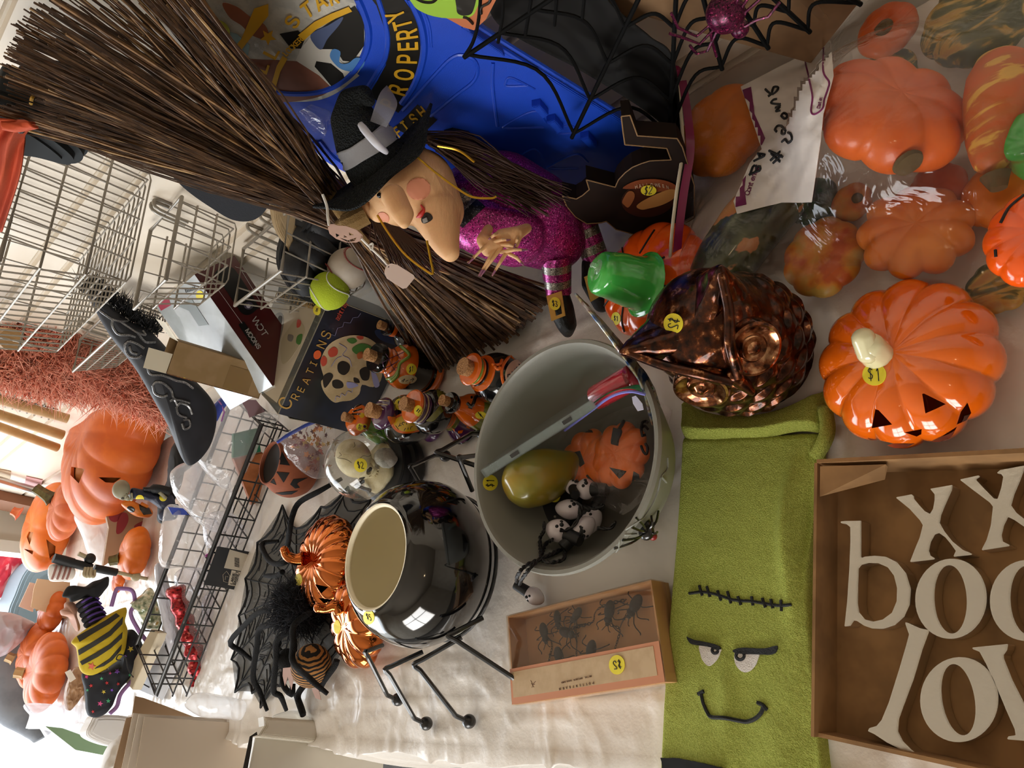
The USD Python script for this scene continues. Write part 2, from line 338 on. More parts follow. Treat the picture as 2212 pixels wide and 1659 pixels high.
for a, b in zip(zs[:-1], zs[1:]):
    if b - a < 0.01: continue
    w.part('plank', hull([(XW + 0.009, y, z) for y in (-2.29, YB - 0.01) for z in (a + 0.001, b - 0.001)] + [(XW, y, z) for y in (-2.29, YB - 0.01) for z in (a + 0.005, b - 0.005)]), WHITE, False)
# back wall round the wide garage door opening, left wall with unseen window, near wall, both out of view
w = structure('wall_back', cat(wallbox(0.52, XW + 0.1, YB, YB + 0.1, ZF, ZC), wallbox(-2.5, -2.1, YB, YB + 0.1, ZF, ZC), wallbox(-2.1, 0.52, YB, YB + 0.1, 1.22, ZC)), WALLP, smooth=False)  # opening head out of view, its height set to limit the sun
structure('trim_1', cat(wallbox(0.49, 0.53, YB - 0.02, YB + 0.1, ZF, 1.24), wallbox(-2.12, -2.08, YB - 0.02, YB + 0.1, ZF, 1.24), wallbox(-2.12, 0.53, YB - 0.02, YB + 0.1, 1.20, 1.24)), TRIM, smooth=False)
structure('unseen_wall_left', cat(wallbox(-2.5, -2.4, -2.3, 0.05, ZF, ZC), wallbox(-2.5, -2.4, 1.55, YB, ZF, ZC), wallbox(-2.5, -2.4, 0.05, 1.55, ZF, -0.1), wallbox(-2.5, -2.4, 0.05, 1.55, 1.0, ZC)), WALLP, smooth=False)
fr = structure('unseen_window_1', cat(wallbox(-2.44, -2.28, 0.01, 0.05, -0.14, 1.04), wallbox(-2.44, -2.28, 1.55, 1.59, -0.14, 1.04), wallbox(-2.44, -2.28, 0.05, 1.55, -0.14, -0.1), wallbox(-2.44, -2.28, 0.05, 1.55, 1.0, 1.04), wallbox(-2.28, -2.25, 0.78, 0.82, -0.1, 1.0), wallbox(-2.28, -2.25, 0.05, 1.55, 0.43, 0.47)), TRIM, smooth=False)  # frame out of view, set round the foreground light
structure('unseen_wall_front', wallbox(-2.5, XW + 0.1, -2.4, -2.3, ZF, ZC), WALLP)  # out of view behind the camera, keeps the sky light out
single('driveway', 'pale sunlit concrete outside the open door at the back', 'driveway', wallbox(-9, 9, YB + 0.1, 16, ZF - 0.08, ZF - 0.02), DRIVE, kind='structure')
# ================================================================ the folding table and its plastic cloth
TX0, TX1, TY0, TY1 = -0.056, 0.615, -0.25, 2.62
th = thing('folding_table', 'folding table hidden under the white plastic tablecloth', 'table', (0.28, 1.1, ZF))
th.part('table_top', rbox((TX1 - TX0 - 0.012, TY1 - TY0 - 0.01, 0.03), 0.006, ((TX0 + TX1) / 2, (TY0 + TY1) / 2, -0.0215)), mt('table_plastic', 'cfcac0', 0.6))
for x in (TX0 + 0.08, TX1 - 0.08):
    for y in (TY0 + 0.25, TY1 - 0.25):
        th.part('leg', tube([(x, y, ZF), (x, y, -0.036)], 0.014, 10), mt('leg_steel', '55565a', 0.4, 0.8))
CLOTH = mt('plastic_cloth', 'ece5dc', 0.34, coat=0.25, bump=0.35, bs=55, bd=0.004)
def tablecloth():
    ys = np.arange(TY0, TY1 + 0.001, 0.006); us = np.concatenate([[-0.20, -0.16, -0.12, -0.08, -0.05, -0.03, -0.015, -0.007], np.arange(0, TX1 - TX0 + 0.001, 0.006)])
    U, Y = np.meshgrid(us, ys, indexing='ij'); X = np.where(U > 0, TX0 + U, TX0 - 0.004 - 0.02 * (1 - np.exp(U * 12))); Z = np.where(U > 0, 0, U)
    p = np.stack([X * 9, Y * 5, X * 0 + 1.7], -1)
    n = 1 - np.abs(2 * meshkit.fbm(p, 3, 5) - 1); n2 = 1 - np.abs(2 * meshkit.fbm(np.stack([X * 22, Y * 30, X * 0], -1), 3, 9) - 1)
    k = 0.005 * (n ** 7) * (0.12 + 0.88 * (X < 0.05)) + 0.0018 * n2 ** 9
    for fx in (0.0, 0.215, 0.43):                                     # fold creases of the new cloth
        k = k + 0.0022 * np.exp(-((X - fx) / 0.004) ** 2)
    for fy in (0.25, 0.62, 0.98, 1.35, 1.7, 2.1):
        k = k + 0.0022 * np.exp(-((Y - fy) / 0.004) ** 2)
    Z = np.where(U > 0, Z + np.clip(k, 0, 0.007) - 0.006, Z); X = np.where(U <= 0, X - k * 2.0, X)
    Z = np.where((U < 0), Z + 0.006 * np.sin(Y * 25) * (U < -0.1), Z)
    return grid(np.stack([X, Y, Z], -1))
cm = tablecloth()
single('tablecloth', 'white crinkled plastic tablecloth with fold creases covering the long table', 'tablecloth', thick(cm, 0.0006), CLOTH, True)
# black tote put in to give the dark strip past the table's left edge
b = onz(1120, 1659, -0.30)
th = thing('dark_strip_tote', 'black tote on the floor, put in to give the dark strip past the table edge', 'tote', (-0.36, 0.75, ZF))
BLKP = mt('black_plastic', '17181b', 0.5)
th.part('tub', cat(rbox((0.42, 0.9, 0.36), 0.02, (-0.38, 0.75, ZF + 0.18))), BLKP); th.part('lid', rbox((0.45, 0.93, 0.03), 0.012, (-0.38, 0.75, ZF + 0.375)), BLKP)
# ================================================================ wire baskets on the slat wall
WIRE = mt('wire_white_shaded', '958d80', 0.4, 0.2, coat=0.3)  # white wire greyed, its backlit shade put into the colour
def basket(label, x0, x1, y0, y1, z0, z1, dx=0.02, group=None, low=0.0):
    th = thing('wire_basket', label, 'wire basket', (x1, (y0 + y1) / 2, z0), group)
    th.part('rim', tube([(x1, y0, z1), (x0, y0, z1), (x0, y1, z1), (x1, y1, z1)], 0.0028, 8, closed=True), WIRE)
    ws = []; ins = 0.03
    for y in np.arange(y0 + 0.01, y1, dx): ws.append(tube([(x0, y, z1), (x0 + ins, y, z0 + low), (x0 + ins + 0.008, y, z0 - 0.003 + low), (x1 - 0.008, y, z0 - 0.003), (x1, y, z0), (x1, y, z1)], 0.0012, 5))
    th.part('cross_wires', cat(ws), WIRE, kind='stuff'); ws = []
    for x in np.arange(x0 + ins, x1, 0.03): ws.append(tube([(x, y0 + 0.012, z0), (x, y1 - 0.012, z0), (x, y1, z1), (x, y1, z1)][:3], 0.0012, 5)); ws.append(tube([(x, y0, z1), (x, y0 + 0.012, z0)], 0.0012, 5))
    for k in (0.35, 0.7):
        z = z0 + (z1 - z0) * k; xx = x0 + ins * (1 - k); ws.append(tube([(x1, y0 + .005, z), (xx, y0 + .005, z), (xx, y1, z), (x1, y1, z)], 0.0016, 5))
    th.part('long_wires', cat(ws), WIRE, kind='stuff')
    for y in (y0 + 0.05, y1 - 0.05): th.part('hook', tube(spline([(x1 - 0.002, y, z1 - 0.03), (x1, y, z1 + 0.012), (x1 + 0.01, y, z1 + 0.02), (XW - 0.002, y, z1 + 0.012), (XW - 0.002, y, z1 - 0.004)], 14), 0.0024, 6), WIRE)
    return th
basket('long white wire basket high on the slat wall beside the black felt hat', 0.44, 0.628, 0.90, 1.20, 0.42, 0.55, 0.019)
basket('empty white wire basket in the middle of the slat wall above the projector box', 0.50, 0.628, 0.93, 1.04, 0.29, 0.37, 0.02)
basket('white wire basket holding the baseball glove and balls', 0.535, 0.632, 0.862, 1.0, 0.115, 0.248, 0.02)
basket('small white wire basket by the coral shag pillow above the big pumpkin', 0.562, 0.628, onx(251, 729, 0.55)[1], onx(162, 817, 0.55)[1], onx(251, 820, 0.56)[2], onx(200, 775, 0.55)[2], 0.013)
# baseball glove, balls
GLV = mt('glove_tan', 'b29a77', 0.75, col2='a08862', ns=14, bump=0.3, bs=120); BLKL = mt('black_leather', '15161a', 0.6, bump=0.3, bs=150)
A, n = facing((0.575, 0.90, 0.16))
th = thing('baseball_glove', 'tan and black leather baseball glove sitting in the lower wire basket', 'baseball glove', (0.575, 0.93, 0.15))
pts = [(590, 430), (640, 425), (668, 470), (664, 540), (640, 570), (612, 530), (588, 480)]
th.part('back', displace(slab([(640, 430), (700, 470), (762, 540), (750, 600), (700, 645), (640, 640), (596, 565), (615, 480)], (0.60, 0.93, .2), n, 0.02, bevel=0.006, smooth=60), 0.002, 60), BLKL); th.part('palm', displace(slab(pts, (0.585, 0.93, .2), n, 0.02, bevel=0.006, smooth=60), 0.002, 60), GLV)
for k, (a, bb) in enumerate([((650, 470), (720, 520)), ((645, 500), (715, 560)), ((640, 530), (700, 590)), ((625, 560), (665, 625))]):
    P = [onp(*a, (0.575, 0.92, .2), n), onp((a[0] + bb[0]) / 2, (a[1] + bb[1]) / 2 - 8, (0.56, 0.91, .2), n), onp(*bb, (0.565, 0.92, .2), n)]
    th.part('finger', tube(spline(P, 12), 0.016 + 0.004 * np.sin(np.linspace(0, np.pi, 12)), 10), BLKL)
web = []
for k in range(5):
    web.append(tube(spline([onp(650 + k * 12, 430 + k * 8, (0.56, 0.90, .2), n), onp(668 + k * 6, 470 + k * 10, (0.55, 0.90, .2), n), onp(652 + k * 8, 500 + k * 9, (0.56, 0.90, .2), n)], 10), 0.002, 5))
th.part('laces', cat(web), BLKL)
BALL = mt('baseball_white', 'b3a798', 0.6, col2='a59785', ns=20)
def onball(c, r): return lambda d: np.asarray(c) + np.asarray(d) / np.linalg.norm(d, axis=-1, keepdims=True) * r
c = np.array([0.56, 0.875, 0.175]); c = onp(752, 580, c, n); th = thing('baseball', 'worn white baseball with red stitching in the lower wire basket', 'baseball', c - [0, 0, 0.03])
th.part('cover', ball(c, 0.03), BALL, True); t = np.linspace(0, 2 * np.pi, 90); a, bq = 0.75, 0.25
S = np.stack([a * np.cos(t) + bq * np.cos(3 * t), a * np.sin(t) - bq * np.sin(3 * t), 2 * np.sqrt(a * bq) * np.sin(2 * t)], -1) @ np.array([[0.3, 0.8, 0.5], [0.9, -0.4, 0.1], [0.3, 0.45, -0.85]])
S = onball(c, 0.0302)(S); st = [tube([S[i] + (S[(i + 3) % 90] - S[i]) * 0.2, S[i] + np.cross(S[(i + 1) % 90] - S[i], S[i] - c) * 0.00 + np.array([0, 0, 0.003])], 0.0006, 4) for i in range(0, 90)]
th.part('stitching', cat(tube(S, 0.0008, 5, closed=True), st), mt('stitch_red', '8e3a35', 0.7))
c = onp(712, 628, (0.565, 0.87, 0.15), n); th = thing('tennis_ball', 'fuzzy yellow green tennis ball under the baseball in the wire basket', 'tennis ball', c - [0, 0, 0.028])
th.part('felt', ball(c, 0.028), mt('tennis_felt', 'a3b524', 0.95, sheen=0.6, bump=0.5, bs=500), True)
th.part('seam', tube(onball(c, 0.0283)(S - np.array([0.56, 0.875, 0.175]) if False else (S - S.mean(0))), 0.0009, 5, closed=True), mt('seam_white', 'd8d8cc', 0.8))
# ================================================================ black felt hat brim and orange cloth hanging at the upper left
FELT = mt('black_felt', '0f1118', 0.9, sheen=0.25, bump=0.3, bs=400)
A = np.array([0.565, 0.8, 0.45]); nx = np.array([-1.0, 0, 0])
th = thing('felt_hat', 'large black felt hat hanging behind the broom, its rounded brim pointing down', 'hat', (0.57, 0.8, 0.3))
th.part('brim', slab([(60, 130), (20, 200), (60, 250), (150, 265), (235, 305), (300, 312), (345, 345), (400, 400), (455, 440), (505, 468), (550, 468), (580, 440), (590, 405), (560, 380), (430, 330), (300, 250), (180, 150)], A, nx, 0.006, bevel=0.002, smooth=140), FELT)
th.part('crown', slab([(0, 150), (30, 145), (120, 190), (200, 260), (180, 290), (90, 270), (40, 280), (-30, 250)], A - [0.015, 0, 0], nx, 0.05, bevel=0.02, smooth=80), mt('hat_grey', '23272a', 0.9, sheen=0.3))
th.part('cord', tube(spline([onx(75, 203, 0.49), onx(69, 212, 0.485), onx(67, 224, 0.49)], 8), 0.0016, 6), mt('cord_yellow', 'd9a82a', 0.6))
OR = mt('orange_cloth', 'b8461f', 0.85, sheen=0.3, col2='a63c1a', ns=12, bump=0.2, bs=300)
def drape(pix_l, pix_r, X, amp, k, seed, nn=40, mm=24, t=0.002):
    L, R = spline(pix_l, nn), spline(pix_r, nn); P = np.zeros((nn, mm, 3))
    for i in range(nn):
        for j in range(mm):
            s = j / (mm - 1); q = L[i] * (1 - s) + R[i] * s
            P[i, j] = onx(*q, X + amp * (np.sin(s * k + i * 0.05) * 0.6 + 0.8 * (meshkit.fbm(np.array([[s * 4, i * 0.08, seed]]), 2, seed)[0] - 0.5)))
    return thick(grid(P), t)
th = thing('orange_cape', 'orange cloth gathered by a button under the black hat', 'cloth', (0.45, 0.9, 0.5))
m = drape([(-70, 250), (-75, 330), (-80, 420), (-80, 520)], [(78, 268), (52, 300), (38, 380), (0, 500)], 0.425, 0.018, 14, 3)
th.part('drape', m, OR, True); th.part('button', tube([onx(48, 262, 0.41), onx(44, 282, 0.41)], 0.003, 8), mt('button_dark', '2a1612', 0.5)); th.part('collar', drape([(0, 255), (30, 258), (45, 262)], [(5, 275), (38, 280), (82, 272)], 0.40, 0.006, 6, 8, 20, 10), OR, True)
# ================================================================ blue plastic locker leaning on the slat wall
LX = 0.592; LA = np.array([LX, 0.5, 0.3]); LN = np.array([-1.0, 0, 0])
BLUE = mt('locker_blue', '1246c4', 0.42, coat=0.25, bump=0.08, bs=700); BLKV = mt('label_black', '17140f', 0.35, coat=0.3); GOLD = mt('label_yellow', 'd7a321', 0.35, coat=0.3)
th = thing('storage_locker', 'bright blue plastic storage locker with a round sports sticker and yellow lettering', 'locker', (LX, 0.5, 0.0))
th.part('panel', slab([(395, -60), (430, 0), (500, 110), (575, 195), (640, 265), (700, 330), (728, 347), (900, 430), (1150, 520), (1440, 470), (1520, 352), (1300, 215), (1085, 82), (1010, 35), (930, -60)], LA, LN, 0.012, bevel=0.003, zmin=0.002), BLUE)
th.part('side_rail', slab([(1012, 30), (1085, 80), (1090, 92), (1020, 50)], LA, LN, 0.02, bevel=0.002), BLUE)
def lrib(pts, r=0.0025, lift=0.012, n=30, name='raised_rib'):
    th.part(name, tube(spline([onx(x, y, LX - lift) for x, y in pts], n), r, 7), BLUE)
lrib([(1010, 42), (1090, 92), (1200, 160), (1320, 235)]); lrib([(1000, 55), (1085, 105), (1160, 152)]); lrib([(690, 303), (728, 345), (800, 390)]); lrib([(678, 304), (724, 343)], 0.003)
lrib([(870, 238), (940, 160), (975, 125), (1000, 118), (1025, 130), (1032, 155), (1020, 178), (985, 205), (930, 250)], 0.0022); lrib([(1065, 135), (1064, 180), (1069, 230), (1075, 272)], 0.002)
for p in ([(1155, 193), (1105, 168), (1093, 177), (1096, 185), (1140, 184)], [(1180, 265), (1155, 240), (1095, 268), (1096, 277), (1175, 275)], [(1175, 345), (1155, 322), (1120, 337)], [(1270, 350), (1245, 333), (1190, 357), (1190, 364), (1250, 364)], [(1245, 275), (1225, 272), (1204, 282), (1210, 289), (1238, 287)]):
    lrib(p, 0.0016)
for (x, y) in ((1158, 205), (1190, 238), (1262, 275)):
    th.part('latch', slab([(x - 10, y - 8), (x + 8, y - 12), (x + 26, y + 10), (x + 14, y + 18)], LA, LN, 0.022, bevel=0.002), BLUE)
# round sports sticker: black / white / brown balls, gold lettering
def dec(name, pix, mat, k, smooth=0, parent=None, holes=()):
    return (parent or th).part(name, slab(pix, LA, LN, 0.0003, lift=0.0122 + 0.0003 * k, smooth=smooth, holes=holes), mat, False)
circ = [(400, -40), (418, 0), (440, 50), (480, 115), (530, 165), (590, 194), (650, 200), (705, 192), (750, 166), (780, 130), (794, 95), (795, 60), (785, 25), (772, -5), (740, -60)]
lrib(circ[1:-1], 0.004, 0.011, 70, 'sticker_rim'); lrib([(817, -5), (831, 40), (838, 85), (832, 125), (815, 155), (796, 186)], 0.003, 0.011, 40); lrib([(885, -5), (908, 45), (916, 95), (910, 140), (893, 185), (868, 222)], 0.004, 0.011, 40); lrib([(903, -5), (926, 50), (932, 100)], 0.002, 0.011)
st = dec('sports_sticker', circ, mt('sticker_silver', 'b9b6ad', 0.3, 0.2, col2='cfcabd', ns=60, bump=0.5, bs=130, bd=0.003), 0, 90)
C = lambda L: [(500 + x / 3.95, y / 3.95) for x, y in L]
dec('printed_ball', C([(0, 60), (100, 130), (180, 210), (300, 250), (330, 200), (290, 120), (180, 60), (60, -30), (-60, -60)]), mt('ball_clay', '9a5a3e', 0.35), 1, 50, st)
dec('printed_ball', C([(-20, 420), (250, 425), (560, 440), (720, 470), (770, 560), (850, 640), (840, 700), (700, 760), (450, 790), (250, 740), (100, 620)]), mt('ball_brown', '7d4a35', 0.35, col2='8a5540', ns=40), 1, 60, st)
dec('printed_ball', C([(600, 330), (720, 180), (850, 250), (900, 400), (980, 470), (1100, 560), (1000, 640), (860, 660), (760, 560), (560, 430)]), mt('ball_white', 'c9c3b7', 0.35), 2, 0, st)
for p in ([(425, 200), (580, 170), (640, 240), (605, 325), (520, 325)], [(735, 435), (860, 455), (960, 540), (985, 610), (870, 660), (790, 560), (720, 480)], [(900, 60), (1060, -40), (1140, 90), (1140, 300), (1040, 440), (960, 430), (900, 330), (780, 330), (700, 210)]):
    dec('printed_patch', C(p), BLKV, 3, 0, st)
dec('printed_helmet', C([(690, 200), (840, 120), (960, 50), (930, 120), (830, 240), (780, 330), (720, 290)]), mt('print_slate', '4d5878', 0.35), 4, 30, st)
dec('printed_helmet', C([(850, 380), (880, 325), (940, 350), (930, 440), (1000, 450), (1070, 400), (1140, 420), (1130, 480), (1060, 520), (950, 500), (880, 440)]), mt('print_skyblue', '4a7ab0', 0.35), 5, 40, st)
dec('printed_net', C([(-60, 170), (60, 200), (170, 300), (150, 420), (-40, 410)]), mt('print_pale', '8fa9ad', 0.35), 2, 0, st)
tb = dec('printed_ball', ell(467, 49, 34, 30), mt('ball_lime', 'a7a62c', 0.4), 3, 0, st)
dec('gold_band', C([(210, -20), (330, -60), (330, 40), (150, 270), (20, 440), (-30, 440), (0, 370), (100, 240)]), GOLD, 4, 0, st); dec('gold_band', C([(580, 205), (720, 90), (860, 20), (1010, -40), (1040, 0), (900, 60), (740, 150), (630, 250)]), GOLD, 6, 0, st)
dec('gold_band', C([(400, 470), (450, 380), (490, 410), (430, 520), (395, 640), (390, 780), (345, 760), (350, 640)]), GOLD, 6, 0, st)
def ptext(text, path_of, size, mat, k, parent=None, bold=True, A=LA, N=LN, base=0.0122, name='lettering'):
    """Printed letters: path_of(i) gives the picture point of the i-th letter's foot and its right and up vectors (one cap height long)."""
    out = []
    for i, ch in enumerate(text):
        if ch == ' ': continue
        o, r, u_ = path_of(i); g = meshkit.text_mesh(ch, 1.0, 0.3, bold); v = np.asarray(g.vertices)
        nn = np.asarray(N, float) / np.linalg.norm(N); nn = nn if nn @ (EYE - np.asarray(A)) > 0 else -nn
        P = np.array([onp(*(np.asarray(o) + np.asarray(r) * a + np.asarray(u_) * b), A, nn) for a, b in v[:, :2]]); P = P + nn * (base + 0.0003 * k + 0.0004 * (v[:, 2:3] > 0.1))
        f = np.asarray(g.faces); m = TM(P, f, process=False); out.append(m)
    return (parent or th).part(name, cat(out), mat, False)
L = [((505 + 330 / 3.95, 690 / 3.95), (-8, -26), (-22, 8)), ((500 + 300 / 3.95, 560 / 3.95), (4, -26), (-24, 2)), ((500 + 385 / 3.95, 395 / 3.95), (12, -22), (-18, -12))]
ptext('ALL', lambda i: [((583, 178), (-12, -30), (-34, 14)), ((578, 140), (10, -30), (-28, -12)), ((596, 108), (16, -28), (-26, -14))][i], 1, GOLD, 8, st)
ptext('STAR', lambda i: [((641, 40), (15, -25), (-26, -14)), ((665, 18), (22, -18), (-16, -28)), ((690, 0), (24, -16), (-16, -28)), ((716, -12), (24, -10), (-10, -28))][i], 1, GOLD, 8, st)
dec('gold_star', [(583 + (18 if i % 2 == 0 else 8) * np.cos(i * np.pi / 5 + 0.3), 55 + (18 if i % 2 == 0 else 8) * np.sin(i * np.pi / 5 + 0.3)) for i in range(10)], GOLD, 8, 0, st)
ptext('LOCKER', lambda i: ((621 + i * 6.2, 98 - i * 6.0), (8, -7), (-9, -8)), 1, GOLD, 8, st)
ban = dec('name_band', [(797, 186), (818, 152), (835, 120), (839, 85), (832, 40), (815, -10), (800, -30), (868, -30), (890, 0), (908, 45), (913, 95), (908, 140), (890, 185), (862, 224)], BLKV, 0)
pl = [((851, 218), (-30, -14)), ((876, 190), (-38, -12)), ((893, 155), (-40, -4)), ((901, 118), (-42, -1)), ((904, 88), (-42, 2)), ((904, 62), (-44, 6)), ((893, 36), (-38, 10)), ((878, 14), (-36, 16))]
def pp(i):
    (o, u_) = pl[i]; return o, (-u_[1] * -0.62 + 0, u_[0] * 0.62), u_
ptext('PROPERTY', lambda i: (pl[i][0], (pl[i][1][1] * -0.62, pl[i][1][0] * 0.62), pl[i][1]), 1, GOLD, 3, ban)
b2 = dec('name_band', [(855, 256), (903, 206), (945, 240), (900, 285)], BLKV, 0)
ptext('FISH', lambda i: ((862 + i * 17, 278 - i * 14), (14, -10), (-15, -19)), 1, GOLD, 3, b2)
th.part('number_plate', slab([(960, 262), (978, 257), (1012, 264), (1050, 296), (1065, 325), (1040, 332), (985, 308), (962, 288)], LA, LN, 0.018, bevel=0.002), BLKV)
ptext('2', lambda i: ((1038, 322), (6, -30), (-42, -20)), 1, GOLD, 0, None, base=0.019)
CL = film('cellophane', 'ffffff', 0.03, 1.0, 0.05, 0.6, 60); th.part('film_scrap', drape([(640, 245), (660, 270), (700, 300)], [(672, 225), (720, 245), (712, 268)], LX - 0.02, 0.006, 8, 4, 14, 10, 0.0003), CL, True)
# ================================================================ printed green face card over the locker
A = np.array([0.55, 0.33, 0.3])
th = thing('face_card', 'printed card with a grinning green cartoon face on orange, behind the spider web', 'card', (0.55, 0.33, 0.25))
th.part('board', slab([(878, -30), (895, 3), (940, 22), (1000, 55), (1024, 62), (1050, 38), (1085, -30)], A, nx, 0.002), mt('card_orange', 'b9683c', 0.6))
th.part('printed_face', slab([(888, -30), (893, 6), (918, 24), (950, 33), (985, 35), (1010, 34), (1028, 18), (1032, -30)], A, nx, 0.0004, lift=0.0022, smooth=50), mt('card_green', '8fb82c', 0.55), False)
th.part('printed_eye', slab([(986, -30), (986, 10), (990, 24), (1006, 28), (1022, 18), (1028, -30)], A, nx, 0.0004, lift=0.0027, smooth=40), BLKV, False)
for p in ([(1000, 37), (1010, 40), (1022, 52)], [(1040, 30), (1040, 16), (1056, 6), (1062, -10)], [(897, -4), (915, 4), (935, 4), (948, -8)]):
    th.part('printed_line', tube(spline([onx(x, y, 0.547) for x, y in p], 14), 0.0012, 5), BLKV)
# ================================================================ spider web of black cord with a glitter spider, and the dark cloth behind it
BLKC = mt('black_cord', '060606', 0.8, spec=0.15); WX = 0.548
th = thing('black_cloth', 'black cloth hanging behind the cord spider web', 'cloth', (0.62, 0.2, 0.0))
th.part('drape', drape([(1060, -60), (1075, 50), (1250, 150), (1420, 260), (1480, 350)], [(1300, -80), (1310, 0), (1400, 80), (1452, 130), (1470, 300)], 0.572, 0.012, 9, 5, 40, 24), mt('black_velvet', '0b0a0a', 0.9), True)
th = thing('cardboard_box', 'open tan cardboard box in shadow behind the cord spider web', 'box', (0.60, 0.16, 0.1))
KR = mt('kraft', '8a6a4a', 0.85, col2='7d5f42', ns=30); th.part('panel', slab([(1290, -40), (1325, 20), (1360, 52), (1400, 30), (1500, 60), (1750, 130), (1900, -60)], (0.60, 0.2, 0.1), nx, 0.004), KR)
th.part('flap', slab([(1700, -30), (1770, 40), (1790, 38), (1730, -40)], (0.58, 0.2, 0.1), nx, 0.003), KR)
th = thing('cord_spider_web', 'black cord spider web standing in front of the blue locker at the top edge', 'spider web', (WX, 0.25, 0.0))
hub = (1470, -190); ends = [(1002, 124), (1235, 298), (1445, 300), (1560, 150), (1660, 105), (1750, 70), (1860, 10), (1100, -80)]
for e in ends: th.part('spoke', tube([onx(*e, WX), onx(*hub, WX)], 0.0022, 7), BLKC)
for k, f in enumerate((0.02, 0.17, 0.33, 0.49, 0.65, 0.8)):
    for a, b in zip(ends[:-2], ends[1:-1]):
        pa = np.array(a) * (1 - f) + np.array(hub) * f; pb = np.array(b) * (1 - f) + np.array(hub) * f; mid = (pa + pb) / 2 * 0.88 + np.array(hub) * 0.12
        th.part('thread', tube(spline([onx(*pa, WX), onx(*mid, WX), onx(*pb, WX)], 14), 0.0017, 6), BLKC)
for p in ([(1002, 124), (1022, 90), (1034, 40), (1040, -40)], [(1076, 92), (1086, 30), (1086, -40)], [(1135, 75), (1147, 0), (1147, -40)], [(1198, 55), (1206, -40)], [(1258, 38), (1266, -40)]):
    th.part('thread', tube(spline([onx(x, y, WX) for x, y in p], 14), 0.0017, 6), BLKC)
GSP = glitter('glitter_wine', '1a0510', '5a0f38', 'b04070', 900.0, 0.4); SX = 0.53
th = thing('glitter_spider', 'dark magenta glitter spider clinging to the cord web', 'spider', onx(1575, 40, SX))
c = onx(1567, 30, SX); th.part('abdomen', ball(c, (0.015, 0.016, 0.017)), GSP, True); c2 = onx(1598, 62, SX); th.part('head', ball(c2, 0.008, 2), GSP, True)
for p in ([(1545, 45), (1505, 78), (1465, 60), (1450, 28)], [(1545, 60), (1512, 95), (1478, 82), (1446, 72)], [(1550, 65), (1528, 110), (1505, 116), (1490, 98)], [(1535, 70), (1540, 95), (1548, 122)], [(1600, 50), (1612, 25), (1640, 0), (1660, -20)], [(1605, 60), (1632, 44), (1660, 36), (1684, 5)], [(1600, 20), (1620, -10), (1640, -30)], [(1590, 10), (1600, -20), (1630, -40)]):
    th.part('leg', tube([onx(x, y, SX - 0.004) for x, y in p], 0.0013, 6), GSP)
# ================================================================ dark wooden cat-shaped plaque standing before the locker
WD = mt('plaque_brown', '1c1310', 0.7, col2='221712', ns=40, spec=0.15); WDS = mt('plaque_edge', '0c0b0a', 0.6); WDE = mt('plaque_worn', '8a6a45', 0.7)
PX_ = 0.50; A = np.array([PX_, 0.4, 0.1])
front = [(1215, 423), (1245, 429.5), (1258, 422), (1273, 409), (1266.5, 388), (1329, 404), (1336, 388), (1350, 373), (1366, 361), (1385, 353), (1404, 347), (1450, 345), (1440.5, 320), (1350, 312), (1346, 285), (1342, 251), (1361, 249), (1377, 293), (1463, 299), (1474, 317), (1500, 400), (1500, 470), (1420, 520), (1330, 495), (1310, 478), (1298, 481), (1268, 483), (1243, 468), (1224, 445)]
def xslab(pix, X0, X1, grow=0.0):
    P = np.array([onx(x, y, X0) for x, y in pix]); poly = Polygon(P[:, 1:3]).buffer(0).intersection(shapely.box(-9, 0.0006, 9, 9))
    if grow: poly = poly.buffer(grow)
    m = trimesh.creation.extrude_polygon(poly, abs(X1 - X0), engine='earcut'); v = m.vertices.copy(); m.vertices = np.stack([min(X0, X1) + v[:, 2], v[:, 0], v[:, 1]], 1); return m
th = thing('wooden_cat', 'dark brown wooden cat silhouette with worn edges standing on the table beside the witch', 'wooden cutout', (PX_, 0.45, 0.0))
th.part('front_board', xslab(front, PX_, PX_ + 0.0185), WD, False); th.part('back_board', xslab(front, PX_ + 0.019, PX_ + 0.037, -0.0002), WDS, False)
P = np.array([onx(x, y, PX_) for x, y in front + front[:1]]); segs = [tube([P[i] - [0.0002, 0, 0], P[i + 1] - [0.0002, 0, 0]], 0.0007, 5) for i in range(len(P) - 1)]
th.part('worn_edge', cat(segs), WDE, label='pale rubbed edge')
ph = th.part('round_photo', slab(ell(1400, 431, 58, 37, -0.1), A, nx, 0.0004, lift=0.0004), mt('photo_brown', '3a1f16', 0.35), False)
for pts, mm_, k in (([(1345, 405), (1375, 388), (1420, 385), (1455, 395), (1458, 408), (1410, 412), (1390, 405)], mt('photo_rust', '8a4a2c', 0.35), 1), ([(1375, 442), (1400, 425), (1440, 408), (1458, 408), (1456, 425), (1430, 440), (1400, 448), (1385, 450)], mt('photo_tan', 'b9854a', 0.35), 2), ([(1344, 432), (1356, 412), (1368, 412), (1370, 425), (1358, 445), (1348, 440)], mt('photo_skin', 'a8693e', 0.35), 2)):
    ph.part('printed_shape', slab(pts, A, nx, 0.0003, lift=0.0008 + 0.0003 * k, smooth=30), mm_, False)
ptext('HALLOWEEN', lambda i: ((1372 + i * 8.4, 405 - i * 2.6 + 0.3 * i * i), (6, -2.2 + 0.5 * i), (-1.5, -7)), 1, mt('print_cream', 'd9c8b0', 0.5), 4, ph, False, A, nx, 0.0006)
Hc = Hit(slab(ell(1400, 431, 58, 37, -0.1), A, nx, 0.0004, lift=0.0022)); sticker(th, Hc, 1401, 411, 17, '$2', (0.9, -0.1), (0.1, -1), 11)
